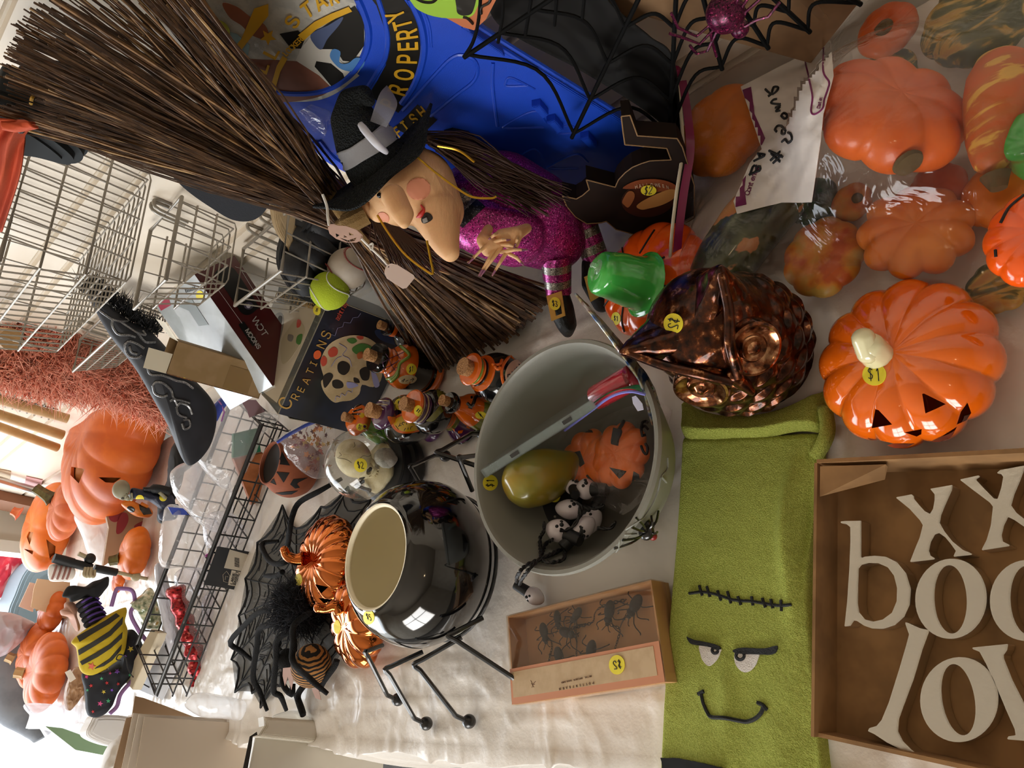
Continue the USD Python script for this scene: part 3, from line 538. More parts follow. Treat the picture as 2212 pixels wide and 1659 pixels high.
# ================================================================ pumpkins
def fit(m, box, z=0.0, it=14, target=None):
    """Sizes and places a shape whose foot is at the origin so that it stands at height z where the box of picture points shows it: (scale, foot point)."""
    v = np.asarray(m.vertices); c = np.array([(box[0] + box[2]) / 2, (box[1] + box[3]) / 2]); wh = np.array([box[2] - box[0], box[3] - box[1]], float); s = mpp(onz(*c, z)) * np.sqrt(wh.prod()) / np.sqrt(np.prod(np.ptp(v, 0)[:2])); pos = onz(*c, z)
    for _ in range(it):
        P = proj(v * s + pos); lo, hi = P.min(0), P.max(0); s *= np.sqrt(wh.prod() / (hi - lo).prod()); P = proj(v * s + pos); cc = (P.min(0) + P.max(0)) / 2; pos = pos + onz(*c, z) - onz(*cc, z)
    return s, pos
def pumpkin(h=0.75, ribs=10, depth=0.12, dimple=0.25, nu=72, per=14, power=0.7, taper=0.0, seed=0, uneven=0.0, foot=0.12, sharp=1.0):
    """A ribbed pumpkin of radius 1 and height h, its foot at the origin."""
    nv = ribs * per; th_ = np.linspace(0, np.pi, nu)[:, None]; ph = np.arange(nv)[None] * 2 * np.pi / nv; rg = np.random.default_rng(seed); ra = 1 + uneven * (rg.random(ribs) - 0.5)[(np.arange(nv) // per)][None]
    w = np.abs(np.sin(ribs * ph / 2)) ** power; rib = 1 - depth * (1 - w) * np.sin(th_) ** 0.4 * sharp; st = np.sin(th_) ** 0.85
    r = st * rib * (1 + (ra - 1) * np.sin(th_)) * (1 + taper * np.cos(th_)); z = np.cos(th_) * h / 2; near = np.exp(-(st / 0.42) ** 2); z = z - np.sign(np.cos(th_)) * np.where(np.cos(th_) > 0, dimple, foot) * h * near + 0 * ph; z = z * (1 - 0.0 * ph)
    z = z - (1 - w) * depth * 0.55 * h * np.cos(th_) * np.sin(th_)
    P = np.stack([r * np.cos(ph), r * np.sin(ph), z + h / 2], -1); P[0, :, :2] = 0; P[-1, :, :2] = 0; P[..., 2] -= P[..., 2].min(); m = grid(P[::-1], close_v=True); m.merge_vertices(); m.update_faces(m.nondegenerate_faces()); m.remove_unreferenced_vertices()
    if m.volume < 0: m.invert()
    return m
def stemmesh(base, tip, r0, r1, sides=6, bend=(0, 0, 0), n=8):
    mid = (np.asarray(base) + tip) / 2 + bend; P = spline([base, mid, tip], n); t = np.linspace(0, 1, n); m = tube(P, r0 + (r1 - r0) * np.minimum(1, t * 1.5) + r0 * 0.35 * np.exp(-t * 9), sides * 2); v = m.vertices.copy(); k = np.arange(len(v) - 2) % (sides * 2); c = np.repeat(P, sides * 2, 0)
    v[:-2] = c + (v[:-2] - c) * (1 + 0.13 * ((k % 2) * 2 - 1))[:, None]; m.vertices = v; return m
def cutter(pix, d0, d1, H=None, flare=0.0):
    """A prism through picture points, from d0 in front of the surface to d1 behind it, for carving."""
    c = np.mean(pix, 0); h = H(*c) if H is not None else None
    if h is None: h = next((H(*p) for p in pix if H(*p) is not None), None)
    d = np.linalg.norm(h[0] - EYE); return m3.Manifold.hull_points(np.array([EYE + ray(*p) * t for p in pix for t in (d - d0, d + d1)]))
def carve(outer, shell, cuts):
    m = t_to_m(outer)
    if shell:
        c = outer.bounds.mean(0); inn = outer.copy(); inn.vertices = c + (inn.vertices - c) * (1 - shell); m = m - t_to_m(inn)
    for k in cuts: m = m - k
    return m_to_t(m)
ORC = mt('ceramic_orange', 'ee6c10', 0.12, coat=0.9, col2='e8620a', ns=12); CRM = mt('ceramic_cream', 'e6dfb4', 0.2, coat=0.8)
base = pumpkin(1.12, 12, 0.075, 0.10, power=0.8); s, p0 = fit(base, (1768, 603, 2177, 970)); pm = base.copy(); pm.vertices = pm.vertices * s + p0
Hp = Hit(pm)
cuts = [cutter(q, 0.03, 0.022, Hp) for q in ([(1883, 925), (1891, 884), (1898, 886), (1927, 917), (1905, 920)], [(1992, 851), (1996, 850), (2043, 873), (2020, 884), (1999, 893)], [(1954, 934), (1991, 927), (1990, 938), (1980, 943)], [(2067, 917), (2076, 889), (2090, 870), (2098, 892), (2088, 908)])]
cuts += [cutter(q, 0.03, 0.012, Hp) for q in ([(1874, 946), (1902, 955), (1930, 958), (1908, 964), (1890, 958)], [(1925, 958), (1976, 958), (1960, 966), (1935, 968), (1905, 964)], [(2003, 958), (2037, 941), (2052, 946), (2020, 958)], [(2035, 942), (2067, 922), (2058, 940), (2048, 949)])]
th = thing('ceramic_jack_o_lantern', 'glossy orange ceramic pumpkin with cut-out face and short cream stem beside the cardboard tray', 'pumpkin', p0)
body = th.part('body', carve(pm, 0.06, cuts), ORC, 40)
top = Hp(1893, 760); q = top[0]; u = np.array([0, 0, 1.0])
th.part('stem', cat(displace(hull(np.vstack([ball(q + u * 0.000 + DN * 0.002, 0.0125, 2).vertices, ball(q + u * 0.012, 0.0115, 2).vertices])), 0.001, 200), displace(hull(np.vstack([ball(q + u * 0.016 - DN * 0.005 - RX * 0.003, 0.009, 2).vertices, ball(q + u * 0.013 - RX * 0.001 + DN * 0.004, 0.009, 2).vertices])), 0.0006, 300)), CRM, True)
sticker(th, Hp, 1889, 809, 26, '$1', (1, 0.15), (-0.1, -1), 24, 0.0007)
# ================================================================ copper owl
OC = np.array([0.300, 0.316, 0.0]); ofw = np.array([-0.93, -0.36, 0]); ofw /= np.linalg.norm(ofw); ort = np.cross(ofw, ZV); OM = axes(ort, ofw, ZV)
OWL = mt('mottled_copper', '6e3b1e', 0.24, 0.9, coat=0.4, ramp=[(0.34, '1d0d07'), (0.48, '43200f'), (0.58, '55290f'), (0.635, '7a4522'), (0.69, 'c89066')], ns=130, det=8, bump=0.35, bs=160, bd=0.0015)
OWD = mt('mottled_copper_shine', 'a9683f', 0.13, 0.95, coat=0.4, ramp=[(0.36, '3b1c0e'), (0.5, '8d522f'), (0.66, 'd8a67c')], ns=120, det=5)
def owlbody():
    nu, nv = 150, 220; hs = np.linspace(0, 0.148, nu); pr = spline([(0.0, -0.0001), (0.040, 0.0), (0.044, 0.004), (0.043, 0.009), (0.049, 0.013), (0.058, 0.035), (0.062, 0.058), (0.058, 0.085), (0.0525, 0.105), (0.0495, 0.122), (0.044, 0.137), (0.031, 0.1470), (0.015, 0.151), (0.0, 0.152)], nu); a = np.arange(nv) * 2 * np.pi / nv
    P = np.stack([pr[:, None, 0] * np.cos(a) * 1.03, pr[:, None, 0] * np.sin(a) * 0.98, np.repeat(pr[:, 1:2], nv, 1)], -1)
    r, z = pr[:, None, 0], pr[:, None, 1]; row = np.floor(z / 0.0135); k = 14; uu = (a[None] / (2 * np.pi) * k + 0.5 * (row % 2)) % 1 - 0.5; vv = (z / 0.0135) % 1
    scal = np.clip(1 - np.sqrt((uu * 1.9) ** 2 + ((1 - vv) * 0.95) ** 2), 0, 1) ** 0.5; msk = np.clip((z - 0.018) / 0.008, 0, 1) * np.clip((0.098 - z) / 0.012, 0, 1)
    d = 0.0046 * scal * msk; dirv = np.stack([np.cos(a)[None] + 0 * z, np.sin(a)[None] + 0 * z, 0 * z + 0 * a[None]], -1); P = P + dirv * d[..., None]; P = P + dirv * (0.0016 * (meshkit.fbm(P * 70, 3, 2) - 0.5))[..., None] * np.minimum(1, r * 60)[..., None]
    m = grid(P, close_v=True); return m
th = thing('copper_owl', 'mottled bronze-copper glass owl with pointed ear tufts standing on the green towel end', 'owl', OC)
place = lambda m: xf(m, OM, OC)
ob = th.part('body', place(owlbody()), OWL, 60)
for sx in (-1, 1):
    tip = np.array([0.053 * sx, 0.006, 0.166]); pts = np.vstack([ball(tip, 0.004, 1).vertices, ball((0.036 * sx, 0.004, 0.128), 0.016, 2).vertices, ball((0.014 * sx, 0.016, 0.138), 0.013, 2).vertices, ball((0.026 * sx, -0.016, 0.133), 0.012, 2).vertices])
    m = m_to_t(t_to_m(hull(pts)).refine_to_length(0.003)); m = displace(trimesh.smoothing.filter_taubin(m, iterations=12), 0.0012, 120); th.part('ear_tuft', place(m), OWL, 60)
    e = np.array([0.0265 * sx, 0.046, 0.112]); nrm = np.array([0.38 * sx, 0.86, 0.36]); prof = [(0.0, 0.009), (0.003, 0.0085), (0.0045, 0.0065), (0.006, 0.005), (0.0105, 0.0055), (0.0115, 0.0045), (0.0125, 0.0030), (0.0185, 0.0048), (0.021, 0.0072), (0.0232, 0.0065), (0.0245, 0.001), (0.024, -0.014)][::-1]
    ey = xf(lathe(prof, 48), to_axis(nrm), e); th.part('eye', place(ey), OWD, 40, label='ringed copper eye')
    th.part('brow', place(tube(spline([(0.004 * sx, 0.058, 0.108), (0.018 * sx, 0.047, 0.133), (0.036 * sx, 0.028, 0.146), (0.051 * sx, 0.008, 0.164)], 14), np.linspace(0.0055, 0.004, 14), 10)), OWL, 60)
m = hull(np.vstack([ball((0, 0.055, 0.108), 0.007, 2).vertices, ball((0, 0.0655, 0.088), 0.0035, 2).vertices, ball((0, 0.050, 0.092), 0.006, 2).vertices])); th.part('beak', place(m), OWL, 60)
Ho = Hit(ob.mesh); sticker(th, Ho, 1455, 699, 21, '$2', (-0.1, 1), (-1, -0.2), 22)
# ================================================================ green towel
TOW = mt('terry_green', 'bcc45c', 0.95, sheen=0.4, col2='a3ad48', ns=700, det=3, bump=1.0, bs=900, bd=0.003)
def towel():
    L = spline([(1470, 938), (1464, 1050), (1456, 1170), (1446, 1290), (1436, 1420), (1428, 1540), (1422, 1645), (1420, 1700)], 150); R = spline([(1772, 930), (1770, 1010), (1762, 1090), (1752, 1180), (1748, 1280), (1756, 1400), (1766, 1520), (1778, 1640), (1786, 1700)], 150)
    nv = 90; ss = np.concatenate([[-0.0], np.linspace(0, 1, nv - 2), [1.0]]); P = np.zeros((150, nv, 3)); H = np.zeros((150, nv))
    for i in range(150):
        for j in range(nv):
            q = L[i] * (1 - ss[j]) + R[i] * ss[j]; P[i, j] = onz(*q, 0.012)
    s = ss[None]; i = np.arange(150)[:, None]; edge = np.minimum(1, np.minimum(s, 1 - s) / 0.03); top = np.minimum(1, i / 4.0)
    h = 0.013 * np.sqrt(np.clip(edge * (2 - edge), 0, 1)) * np.sqrt(top * (2 - top))
    h = h + 0.0022 * (meshkit.fbm(np.stack([P[..., 0] * 40, P[..., 1] * 28, 0 * P[..., 0]], -1), 3, 3) - 0.5) * edge + 0.0006 * (meshkit.noise(P * 700, 4) - 0.5) * 2 * edge
    h = h + 0.012 * np.exp(-((s - (0.86 - 0.05 * np.sin(i / 22.0))) / 0.06) ** 2) * np.exp(-((i - 45) / 26.0) ** 2) - 0.007 * np.exp(-((s - 0.955) / 0.025) ** 2) * np.exp(-((i - 45) / 18.0) ** 2)
    h = h + 0.003 * np.exp(-((s - 0.42) / 0.05) ** 2) * np.exp(-((i - 105) / 12.0) ** 2) + 0.002 * np.sin(s * 14 + i * 0.03) * np.clip((i - 60) / 90.0, 0, 1) * edge
    P[..., 2] = np.clip(h, 0.0002, None); P[:, 0, 2] = 0.0; P[:, -1, 2] = 0.0; P[0, :, 2] = 0.0; return grid(P)
tm = towel(); tm = tm if meshkit.arrays(tm, True)[2][:, 2].mean() > 0 else TM(tm.vertices, tm.faces[:, ::-1], process=False); th = thing('terry_towel', 'folded lime green terry towel embroidered with a smirking stitched face', 'towel', onz(1600, 1250, 0)); b1 = th.part('cloth', tm, TOW, True)
def foldedend():
    rows = [[(1462, 858), (1500, 880), (1560, 893), (1640, 890), (1705, 868), (1768, 836)], [(1466, 890), (1520, 905), (1580, 908), (1650, 905), (1715, 890), (1777, 862)], [(1468, 925), (1520, 930), (1580, 930), (1650, 928), (1720, 915), (1784, 915)], [(1472, 952), (1530, 950), (1590, 948), (1660, 944), (1730, 932), (1786, 938)]]
    hh = [0.0, 0.017, 0.021, 0.012]; G = np.array([spline(r, 60) for r in rows]); n = 26; out = np.zeros((n, 60, 3))
    for j in range(60):
        c = spline(G[:, j], n); z = np.interp(np.linspace(0, 3, n), [0, 0.35, 1, 2, 3], [0.0, 0.013, hh[1], hh[2], hh[3]]); e = min(1, min(j, 59 - j) / 5)
        for k in range(n): out[k, j] = onz(*c[k], 0.012); out[k, j, 2] = z[k] * np.sqrt(e * (2 - e)) + 0.0008 * (meshkit.noise(out[k, j][None] * 600, 6)[0] - 0.5)
    return grid(out)
th.part('folded_end', foldedend(), TOW, True)
for dx, dz in ((0, 0.008), (4, 0.004)): th.part('hem_layer', tube(spline([onz(1760 + dx, 985, dz + .004), onz(1778 + dx, 955, dz + .008), onz(1786 + dx, 925, dz + .008), onz(1780 + dx, 880, dz + .006)], 20), 0.006, 8), TOW, True)
Ht = Hit(tm); THR = mt('thread_black', '101216', 0.7, bump=0.6, bs=900); THW = mt('thread_white', 'e9e2dc', 0.75, bump=0.8, bs=900)
T = lambda *L: [(1400 + x / 3.26, 1150 + y / 3.26) for x, y in L]
th.part('embroidered_scar', cat([stroke(Ht, T((290, 430), (370, 420), (430, 425), (510, 445), (580, 470), (650, 480), (730, 485), (820, 500), (880, 510), (940, 515), (1010, 508)), 0.0028, 40)] + [stroke(Ht, T(a, b_), 0.0030, 8) for a, b_ in (((362, 375), (382, 445)), ((415, 380), (437, 455)), ((490, 410), (515, 480)), ((560, 415), (585, 500)), ((632, 450), (655, 512)), ((730, 450), (740, 515)), ((805, 462), (828, 530)), ((865, 470), (880, 535)), ((938, 475), (942, 555)))]), THR)
for pts in (T((372, 790), (505, 815), (510, 850), (490, 895), (440, 940), (405, 925), (375, 870)), T((612, 850), (640, 845), (775, 855), (778, 890), (750, 950), (700, 985), (650, 970), (615, 920))): th.part('embroidered_eye', patch(Ht, pts, 0.0008, 4, 0.0002, 40), THW, 30)
for pts in (T((278, 735), (320, 755), (420, 775), (505, 800), (508, 825), (420, 805), (310, 785)), T((612, 825), (680, 812), (780, 818), (860, 812), (915, 800), (890, 855), (760, 860), (620, 850))): th.part('embroidered_brow', patch(Ht, pts, 0.0016, 4, 0.0004, 40), THR, 30)
for (x, y, a) in ((476, 832, 26), (652, 868, 38)): th.part('embroidered_pupil', cat(stroke(Ht, T(*[(x + a * 0.75 * np.cos(t), y + a * 0.75 * np.sin(t)) for t in np.linspace(0, 6.28, 18)]), 0.0036, 24)), THR)
th.part('embroidered_mouth', cat(stroke(Ht, T((375, 1130), (390, 1200), (420, 1270), (450, 1300), (540, 1305), (640, 1325), (700, 1332), (760, 1310), (800, 1270), (820, 1220)), 0.0036, 40), stroke(Ht, T((352, 1140), (395, 1118)), 0.0034, 8), stroke(Ht, T((770, 1198), (810, 1215), (840, 1250)), 0.0034, 8)), THR)
th.part('black_trim', patch(Ht, [(1419, 1636), (1470, 1638), (1520, 1648), (1570, 1660), (1570, 1690), (1416, 1695)], 0.002, 7, 0.0008), mt('trim_black', '141518', 0.9, sheen=0.3))
# ================================================================ cardboard tray of silver letters
CARD = mt('carton_brown', '9c7448', 0.85, col2='84613b', ns=25, det=6); CARD2 = mt('carton_edge', 'a98558', 0.9)
A_, B_, C_ = onz(1764, 1000, 0.036), onz(1757, 1592, 0.036), onz(2212, 955, 0.036); dx_ = (B_ - A_) / np.linalg.norm(B_ - A_); dy_ = C_ - A_; dy_ -= dx_ * (dy_ @ dx_); dy_ /= np.linalg.norm(dy_); LW = np.linalg.norm(B_ - A_); A0 = A_ * [1, 1, 0]
TMx = axes(dx_, dy_, np.cross(dx_, dy_)); sg = TMx[2, 2]
def tl(x, y, z): return A0 + dx_ * x + dy_ * y + ZV * z
def tbox(x0, x1, y0, y1, z0, z1): return hull([tl(x, y, z) for x in (x0, x1) for y in (y0, y1) for z in (z0, z1)])
LL = 0.30
th = thing('cardboard_tray', 'shallow open brown cardboard tray holding silver letters at the near corner of the table', 'tray', A0)
th.part('base', tbox(0, LW, 0, LL, 0.0004, 0.003), CARD, False)
th.part('side', hull([tl(x, y, z) for x, y, z in ((0, 0, 0.003), (LW, 0, 0.003), (0, 0.003, 0.003), (LW, 0.003, 0.003), (0, -0.002, 0.036), (LW, -0.002, 0.036), (0, 0.0005, 0.036), (LW, 0.0005, 0.036))]), CARD, False)
th.part('side', hull([tl(x, y, z) for x, y, z in ((0, 0, 0.003), (0, LL, 0.003), (0.003, 0, 0.003), (0.003, LL, 0.003), (-0.003, 0, 0.036), (-0.006, LL, 0.036), (0, 0, 0.036), (-0.002, LL, 0.036))]), CARD, False)
th.part('side', tbox(LW - 0.003, LW, 0, LL, 0.003, 0.03), CARD, False); th.part('side', tbox(0, LW, LL - 0.003, LL, 0.003, 0.036), CARD, False)
th.part('flap', hull([tl(x, y, z) for x, y, z in ((0.003, 0.003, 0.036), (0.003, 0.003, 0.030), (0.028, 0.002, 0.034), (0.003, 0.055, 0.034), (0.004, 0.055, 0.03), (0.012, 0.048, 0.018))]), CARD, False)
SIL = mt('polished_aluminium', 'e6e2da', 0.24, 1.0, bump=0.12, bs=180)
P8 = lambda L: [(1700 + x / 2.244, 920 + y / 2.244) for x, y in L]
def letter(label, outer, inner=(), loc=None, rnd=0.0006):
    zt = 0.0215; pts = [onz(x, y, zt)[:2] for x, y in P8(outer)]; po = Polygon(pts, [[onz(x, y, zt)[:2] for x, y in P8(h)] for h in inner]).buffer(0)
    po = po.buffer(rnd).buffer(-2 * rnd).buffer(rnd); m = extrude(po, 0.0175, 0.0011); m.apply_translation([0, 0, 0.0036])
    return single('metal_letter', label, 'letter', m, SIL, 25, group=None)
def E_(cx, cy, a, b, rot=0, n=44): return [tuple(p) for p in ell(cx, cy, a, b, rot, n)]
letter('silver metal letter b at the left of the tray, its bowl to the right', [(256, 462), (275, 460), (357, 458), (357, 640), (372, 633), (420, 628), (475, 633), (530, 660), (575, 715), (598, 790), (592, 865), (565, 925), (520, 965), (465, 983), (410, 982), (370, 968), (335, 945), (322, 943), (305, 968), (275, 973), (288, 850), (298, 700), (304, 560), (303, 490), (285, 475), (258, 470)], [[(345, 690), (360, 672), (395, 663), (440, 665), (485, 685), (515, 725), (530, 785), (528, 850), (505, 905), (460, 938), (415, 948), (375, 938), (348, 905), (340, 860), (342, 770)]])
letter('silver metal letter x nearest the tray corner, thick stroke and serifs', [(522, 345), (600, 330), (612, 340), (615, 355), (640, 385), (665, 412), (690, 425), (705, 400), (712, 360), (712, 330), (690, 303), (800, 284), (797, 310), (770, 370), (745, 430), (738, 470), (760, 510), (800, 560), (850, 600), (905, 623), (802, 634), (815, 605), (790, 570), (765, 540), (735, 518), (715, 525), (695, 560), (685, 605), (695, 630), (722, 645), (592, 660), (615, 600), (640, 540), (655, 480), (640, 455), (590, 400)])
letter('silver metal letter x at the picture edge above the second o', [(833, 258), (925, 238), (935, 245), (918, 255), (915, 262), (960, 310), (1000, 350), (1018, 352), (1035, 300), (1045, 245), (1035, 232), (1012, 228), (1030, 212), (1170, 186), (1150, 205), (1130, 260), (1100, 330), (1085, 385), (1110, 420), (1160, 460), (1220, 490), (1220, 520), (1150, 490), (1100, 455), (1070, 440), (1050, 480), (1038, 530), (1045, 560), (1085, 580), (938, 603), (965, 550), (985, 480), (995, 390), (980, 370), (900, 310)])
letter('silver metal letter o between the b and the half-seen o', E_(792, 837, 174, 195, 0.1), [[tuple(p) for p in ell(790, 840, 78, 166, -0.05, 40)]])
letter('silver metal letter o cut off by the picture edge', E_(1160, 845, 180, 197, 0.1), [[tuple(p) for p in ell(1165, 845, 84, 168, -0.05, 40)]])
letter('silver metal letter l leaning at the bottom left of the tray', [(568, 950), (585, 955), (640, 980), (688, 990), (655, 1080), (610, 1230), (565, 1350), (540, 1420), (535, 1480), (560, 1530), (600, 1570), (632, 1595), (560, 1575), (480, 1535), (420, 1495), (388, 1480), (395, 1465), (430, 1455), (455, 1425), (490, 1340), (540, 1180), (575, 1060), (588, 1010), (575, 975)])
letter('silver metal letter o beside the leaning l in the bottom row', E_(832, 1327, 190, 207, 0.12), [[tuple(p) for p in ell(828, 1327, 78, 175, -0.17, 40)]])
letter('silver metal letter v cut off by the picture edge in the bottom row', [(893, 1074), (1070, 1056), (1065, 1085), (1048, 1110), (1050, 1130), (1090, 1230), (1148, 1345), (1200, 1420), (1260, 1420), (1260, 1530), (1150, 1527), (1062, 1520), (1070, 1505), (1105, 1500), (1100, 1470), (1060, 1380), (1010, 1260), (960, 1150), (930, 1095), (898, 1082)])
# ================================================================ boxed beetle garland
SAL = mt('label_salmon', 'd18d68', 0.6); TAN = mt('label_tan', 'cdb08a', 0.65, col2='c4a680', ns=80); BTL = mt('beetle_metal', '26282b', 0.42, 0.6, bump=0.3, bs=400)
hz = 0.030; Q = [onz(*p, hz) for p in ((1109, 1328), (1416, 1250), (1426, 1475), (1093, 1524))]; ex = (Q[1] - Q[0]) + (Q[2] - Q[3]); ex[2] = 0; ex /= np.linalg.norm(ex); ey = np.cross(ZV, ex); cc = sum(Q) / 4; hx = 0.25 * ((Q[1] - Q[0]) @ ex + (Q[2] - Q[3]) @ ex); hy = 0.25 * abs((Q[0] - Q[3]) @ ey + (Q[1] - Q[2]) @ ey); cc[2] = 0
def gb(x, y, z): return cc + ex * x + ey * y + ZV * z
def gbox(x0, x1, y0, y1, z0, z1): return hull([gb(x, y, z) for x in (x0, x1) for y in (y0, y1) for z in (z0, z1)])
th = thing('garland_box', 'kraft gift box with a clear lid and salmon label band, holding a beetle garland', 'box', cc)
KIN = mt('kraft_lining', 'cfa377', 0.8, col2='c79a6c', ns=20); t = 0.0018
th.part('base', gbox(-hx, hx, -hy, hy, 0.0004, 0.0025), KIN, False)
for a in ((-hx, hx, -hy, -hy + t), (-hx, hx, hy - t, hy), (-hx, -hx + t, -hy + t, hy - t), (hx - t, hx, -hy + t, hy - t)): th.part('side', gbox(*a, 0.0025, hz - 0.001), KIN, False)
sy = np.sign((Q[0] - Q[3]) @ ey)
band0, band1 = -sy * hy * 1.0, -sy * hy * 0.22
lid = cat(gbox(-hx - 0.001, hx + 0.001, -hy - 0.001, hy + 0.001, hz, hz + 0.0006), gbox(-hx - 0.0012, -hx - 0.0006, -hy, hy, 0.008, hz), gbox(hx + 0.0006, hx + 0.0012, -hy, hy, 0.008, hz), gbox(-hx, hx, -hy - 0.0012, -hy - 0.0006, 0.008, hz), gbox(-hx, hx, hy + 0.0006, hy + 0.0012, 0.008, hz))
th.part('clear_lid', lid, film('box_lid', 'fbf7f2', 0.02, 0.9, 0.03), False)
lb = th.part('label_band', cat(gbox(-hx, hx, min(band0, band1), max(band0, band1), hz + 0.0007, hz + 0.001)), SAL, False)
i0, i1 = sorted((band0 * 0.86, band1 * 1.35)); lb.part('label_panel', gbox(-hx * 0.97, hx * 0.93, i0, i1, hz + 0.0011, hz + 0.0013), TAN, False)
GA = gb(0, 0, hz + 0.0014); K6 = lambda x, y: (1060 + x / 5.027, 1230 + y / 5.027)
PRT = mt('print_brown', '6b4a35', 0.7)
ptext('METAL SPIDER GARLAND', lambda i: (K6(1095 - i * 16.5, 1150 + i * 3.6), (-3.0, 0.7), (0.7, 3.6)), 1, PRT, 0, lb, False, GA, ZV, 0.0001); ptext('POTTERYBARN', lambda i: (K6(1120 - i * 36, 1218 + i * 6.6), (-3.6, 0.8), (1.0, 5.2)), 1, PRT, 0, lb, False, GA, ZV, 0.0001)
Hl = Hit(gbox(-hx, hx, -hy, hy, hz, hz + 0.0012)); lb.part('printed_spider', strokes(Hl, [[K6(440, 1240), K6(460, 1250), K6(480, 1245)], [K6(435, 1205), K6(455, 1250), K6(450, 1285)], [K6(490, 1215), K6(458, 1250), K6(470, 1280)]], 0.0007, 8), PRT)
sticker(th, Hit(gbox(-hx, hx, -hy, hy, hz + 0.001, hz + 0.0016)), 1333, 1436, 17, '$2', (-0.9, 0.2), (-0.2, -1), 21)
th2 = thing('beetle_garland', 'dark metal garland of beetles linked by chain inside the clear-lidded box', 'garland', gb(0, 0, 0.004))
for (x, y, r, k) in ((580, 690, 0.2, 1.0), (725, 545, 0.1, 0.85), (925, 500, -0.6, 0.9), (830, 690, 1.2, 1.0), (1285, 470, -0.15, 1.1), (1560, 400, -0.5, 1.15), (745, 960, 0.25, 1.05), (1085, 900, -0.2, 1.1)):
    c = onz(*K6(x, y), 0.012); d = onz(*K6(x + 20 * np.sin(r), y + 20 * np.cos(r)), 0.012) - c; d /= np.linalg.norm(d); M = axes(np.cross(d, ZV), d, ZV); L = 0.0105 * k
    bp = th2.part('beetle', cat(xf(ball((0, -L * 0.25, 0), (L * 0.52, L * 0.85, L * 0.36), 2), M, c), xf(ball((0, L * 0.6, 0), (L * 0.42, L * 0.34, L * 0.3), 2), M, c), xf(ball((0, L * 0.98, 0), (L * 0.22, L * 0.2, L * 0.18), 2), M, c)), BTL, True); lg = []
    for s_ in (-1, 1):
        for q, (a0, a1) in enumerate(((0.55, 1.2), (0.15, 0.2), (-0.35, -0.8))):
            lg.append(tube(spline([(s_ * L * 0.35, L * a0, 0), (s_ * L * 1.0, L * (a0 + a1) / 2 + L * 0.25 * (q != 2), L * 0.25), (s_ * L * 1.35, L * a1 * 1.3, -L * 0.5), (s_ * L * 1.45, L * a1 * 1.45, -L * 0.55)], 8), L * 0.05, 5))
        lg.append(tube(spline([(s_ * L * .1, L * 1.1, 0), (s_ * L * .35, L * 1.5, L * .1), (s_ * L * .5, L * 1.6, 0)], 6), L * .04, 5))
    bp.part('legs', xf(cat(lg), M, c), BTL)
def chain(pts, n):
    P = spline([onz(*K6(x, y), 0.006) for x, y in pts], n); out = []
    for i in range(n - 1):
        c = (P[i] + P[i + 1]) / 2; d = P[i + 1] - P[i]; l = np.linalg.norm(d); d /= l; sdir = ZV if i % 2 else np.cross(d, ZV); a = np.linspace(0, 2 * np.pi, 10, endpoint=False); out.append(tube([c + d * np.cos(q) * l * 0.68 + sdir * np.sin(q) * l * 0.36 for q in a], l * 0.13, 5, closed=True))
    return cat(out)
for pts, n in (([(590, 780), (650, 770), (665, 850), (640, 960), (620, 1080)], 16), ([(930, 560), (925, 680), (935, 800), (930, 900), (940, 1020)], 20), ([(1300, 600), (1400, 650), (1380, 760), (1350, 860), (1340, 930)], 16), ([(1480, 480), (1430, 570), (1400, 640)], 9), ([(880, 640), (1000, 610), (1110, 570), (1130, 480), (1180, 420), (1300, 370), (1450, 340)], 26), ([(700, 630), (790, 640), (880, 650)], 9)):
    th2.part('chain', chain(pts, n), BTL)
# ================================================================ grey plastic bucket and what lies in it
GRY = mt('bucket_grey', '87867d', 0.45, bump=0.08, bs=900)
RB = 0.122; ZB = 0.122; BC = onz(1203, 978, ZB); BC = np.array([BC[0], BC[1], 0.0])
th = thing('plastic_bucket', 'large round grey plastic candy bucket full of odds and ends, mid-table', 'bucket', BC)
outp = [(0.0, 0.0005), (0.046, 0.0005), (0.056, 0.003), (0.070, 0.014), (0.090, 0.042), (0.106, 0.075), (0.1165, 0.108), (0.118, 0.113), (0.1235, 0.1145), (0.125, 0.118), (0.1235, 0.122), (0.1195, 0.122)]
inp = [(0.1165, 0.118), (0.114, 0.105), (0.1035, 0.075), (0.0875, 0.043), (0.068, 0.0165), (0.0545, 0.0065), (0.045, 0.0035), (0.0, 0.0035)]
ta = np.radians(3.5); KX = np.array([[0, -R0[2], R0[1]], [R0[2], 0, -R0[0]], [-R0[1], R0[0], 0]]); TILT = np.eye(3) + np.sin(ta) * KX + (1 - np.cos(ta)) * KX @ KX
bm = xf(lathe(np.array(outp + inp) * [0.93, 0.98], 96), TILT); sh = BC + ZV * ZB - TILT @ np.array([0, 0, ZB]); bm.apply_translation([sh[0], sh[1], 0.0004 - bm.bounds[0][2]]); th.part('tub', bm, GRY, 30); Hb = Hit(bm)
sticker(th, Hb, 1059, 1043, 16, '$1', (0.1, -1), (-1, -0.05), 17)
WEB = mt('web_grey', '8f9088', 0.5); L5 = lambda x, y: (1000 + x / 3.95, 880 + y / 3.95)
th.part('moulded_web', strokes(Hb, [[L5(1745, 430), L5(1740, 530), L5(1690, 590), L5(1660, 720), L5(1600, 850), L5(1530, 950)], [L5(1690, 590), L5(1735, 640)], [L5(1530, 950), L5(1390, 1045)], [L5(1380, 1085), L5(1480, 1080)], [L5(1340, 1130), L5(1320, 1210), L5(1260, 1290)]], 0.0018, 20), WEB)
BLK = mt('glossy_black', '0a0a0b', 0.25, coat=0.6); c = Hb(*L5(1530, 1030)); c = c[0] + c[1] * 0.005
th2 = thing('plastic_spider', 'small black plastic spider with a red mark stuck on the outside of the bucket', 'spider', c)
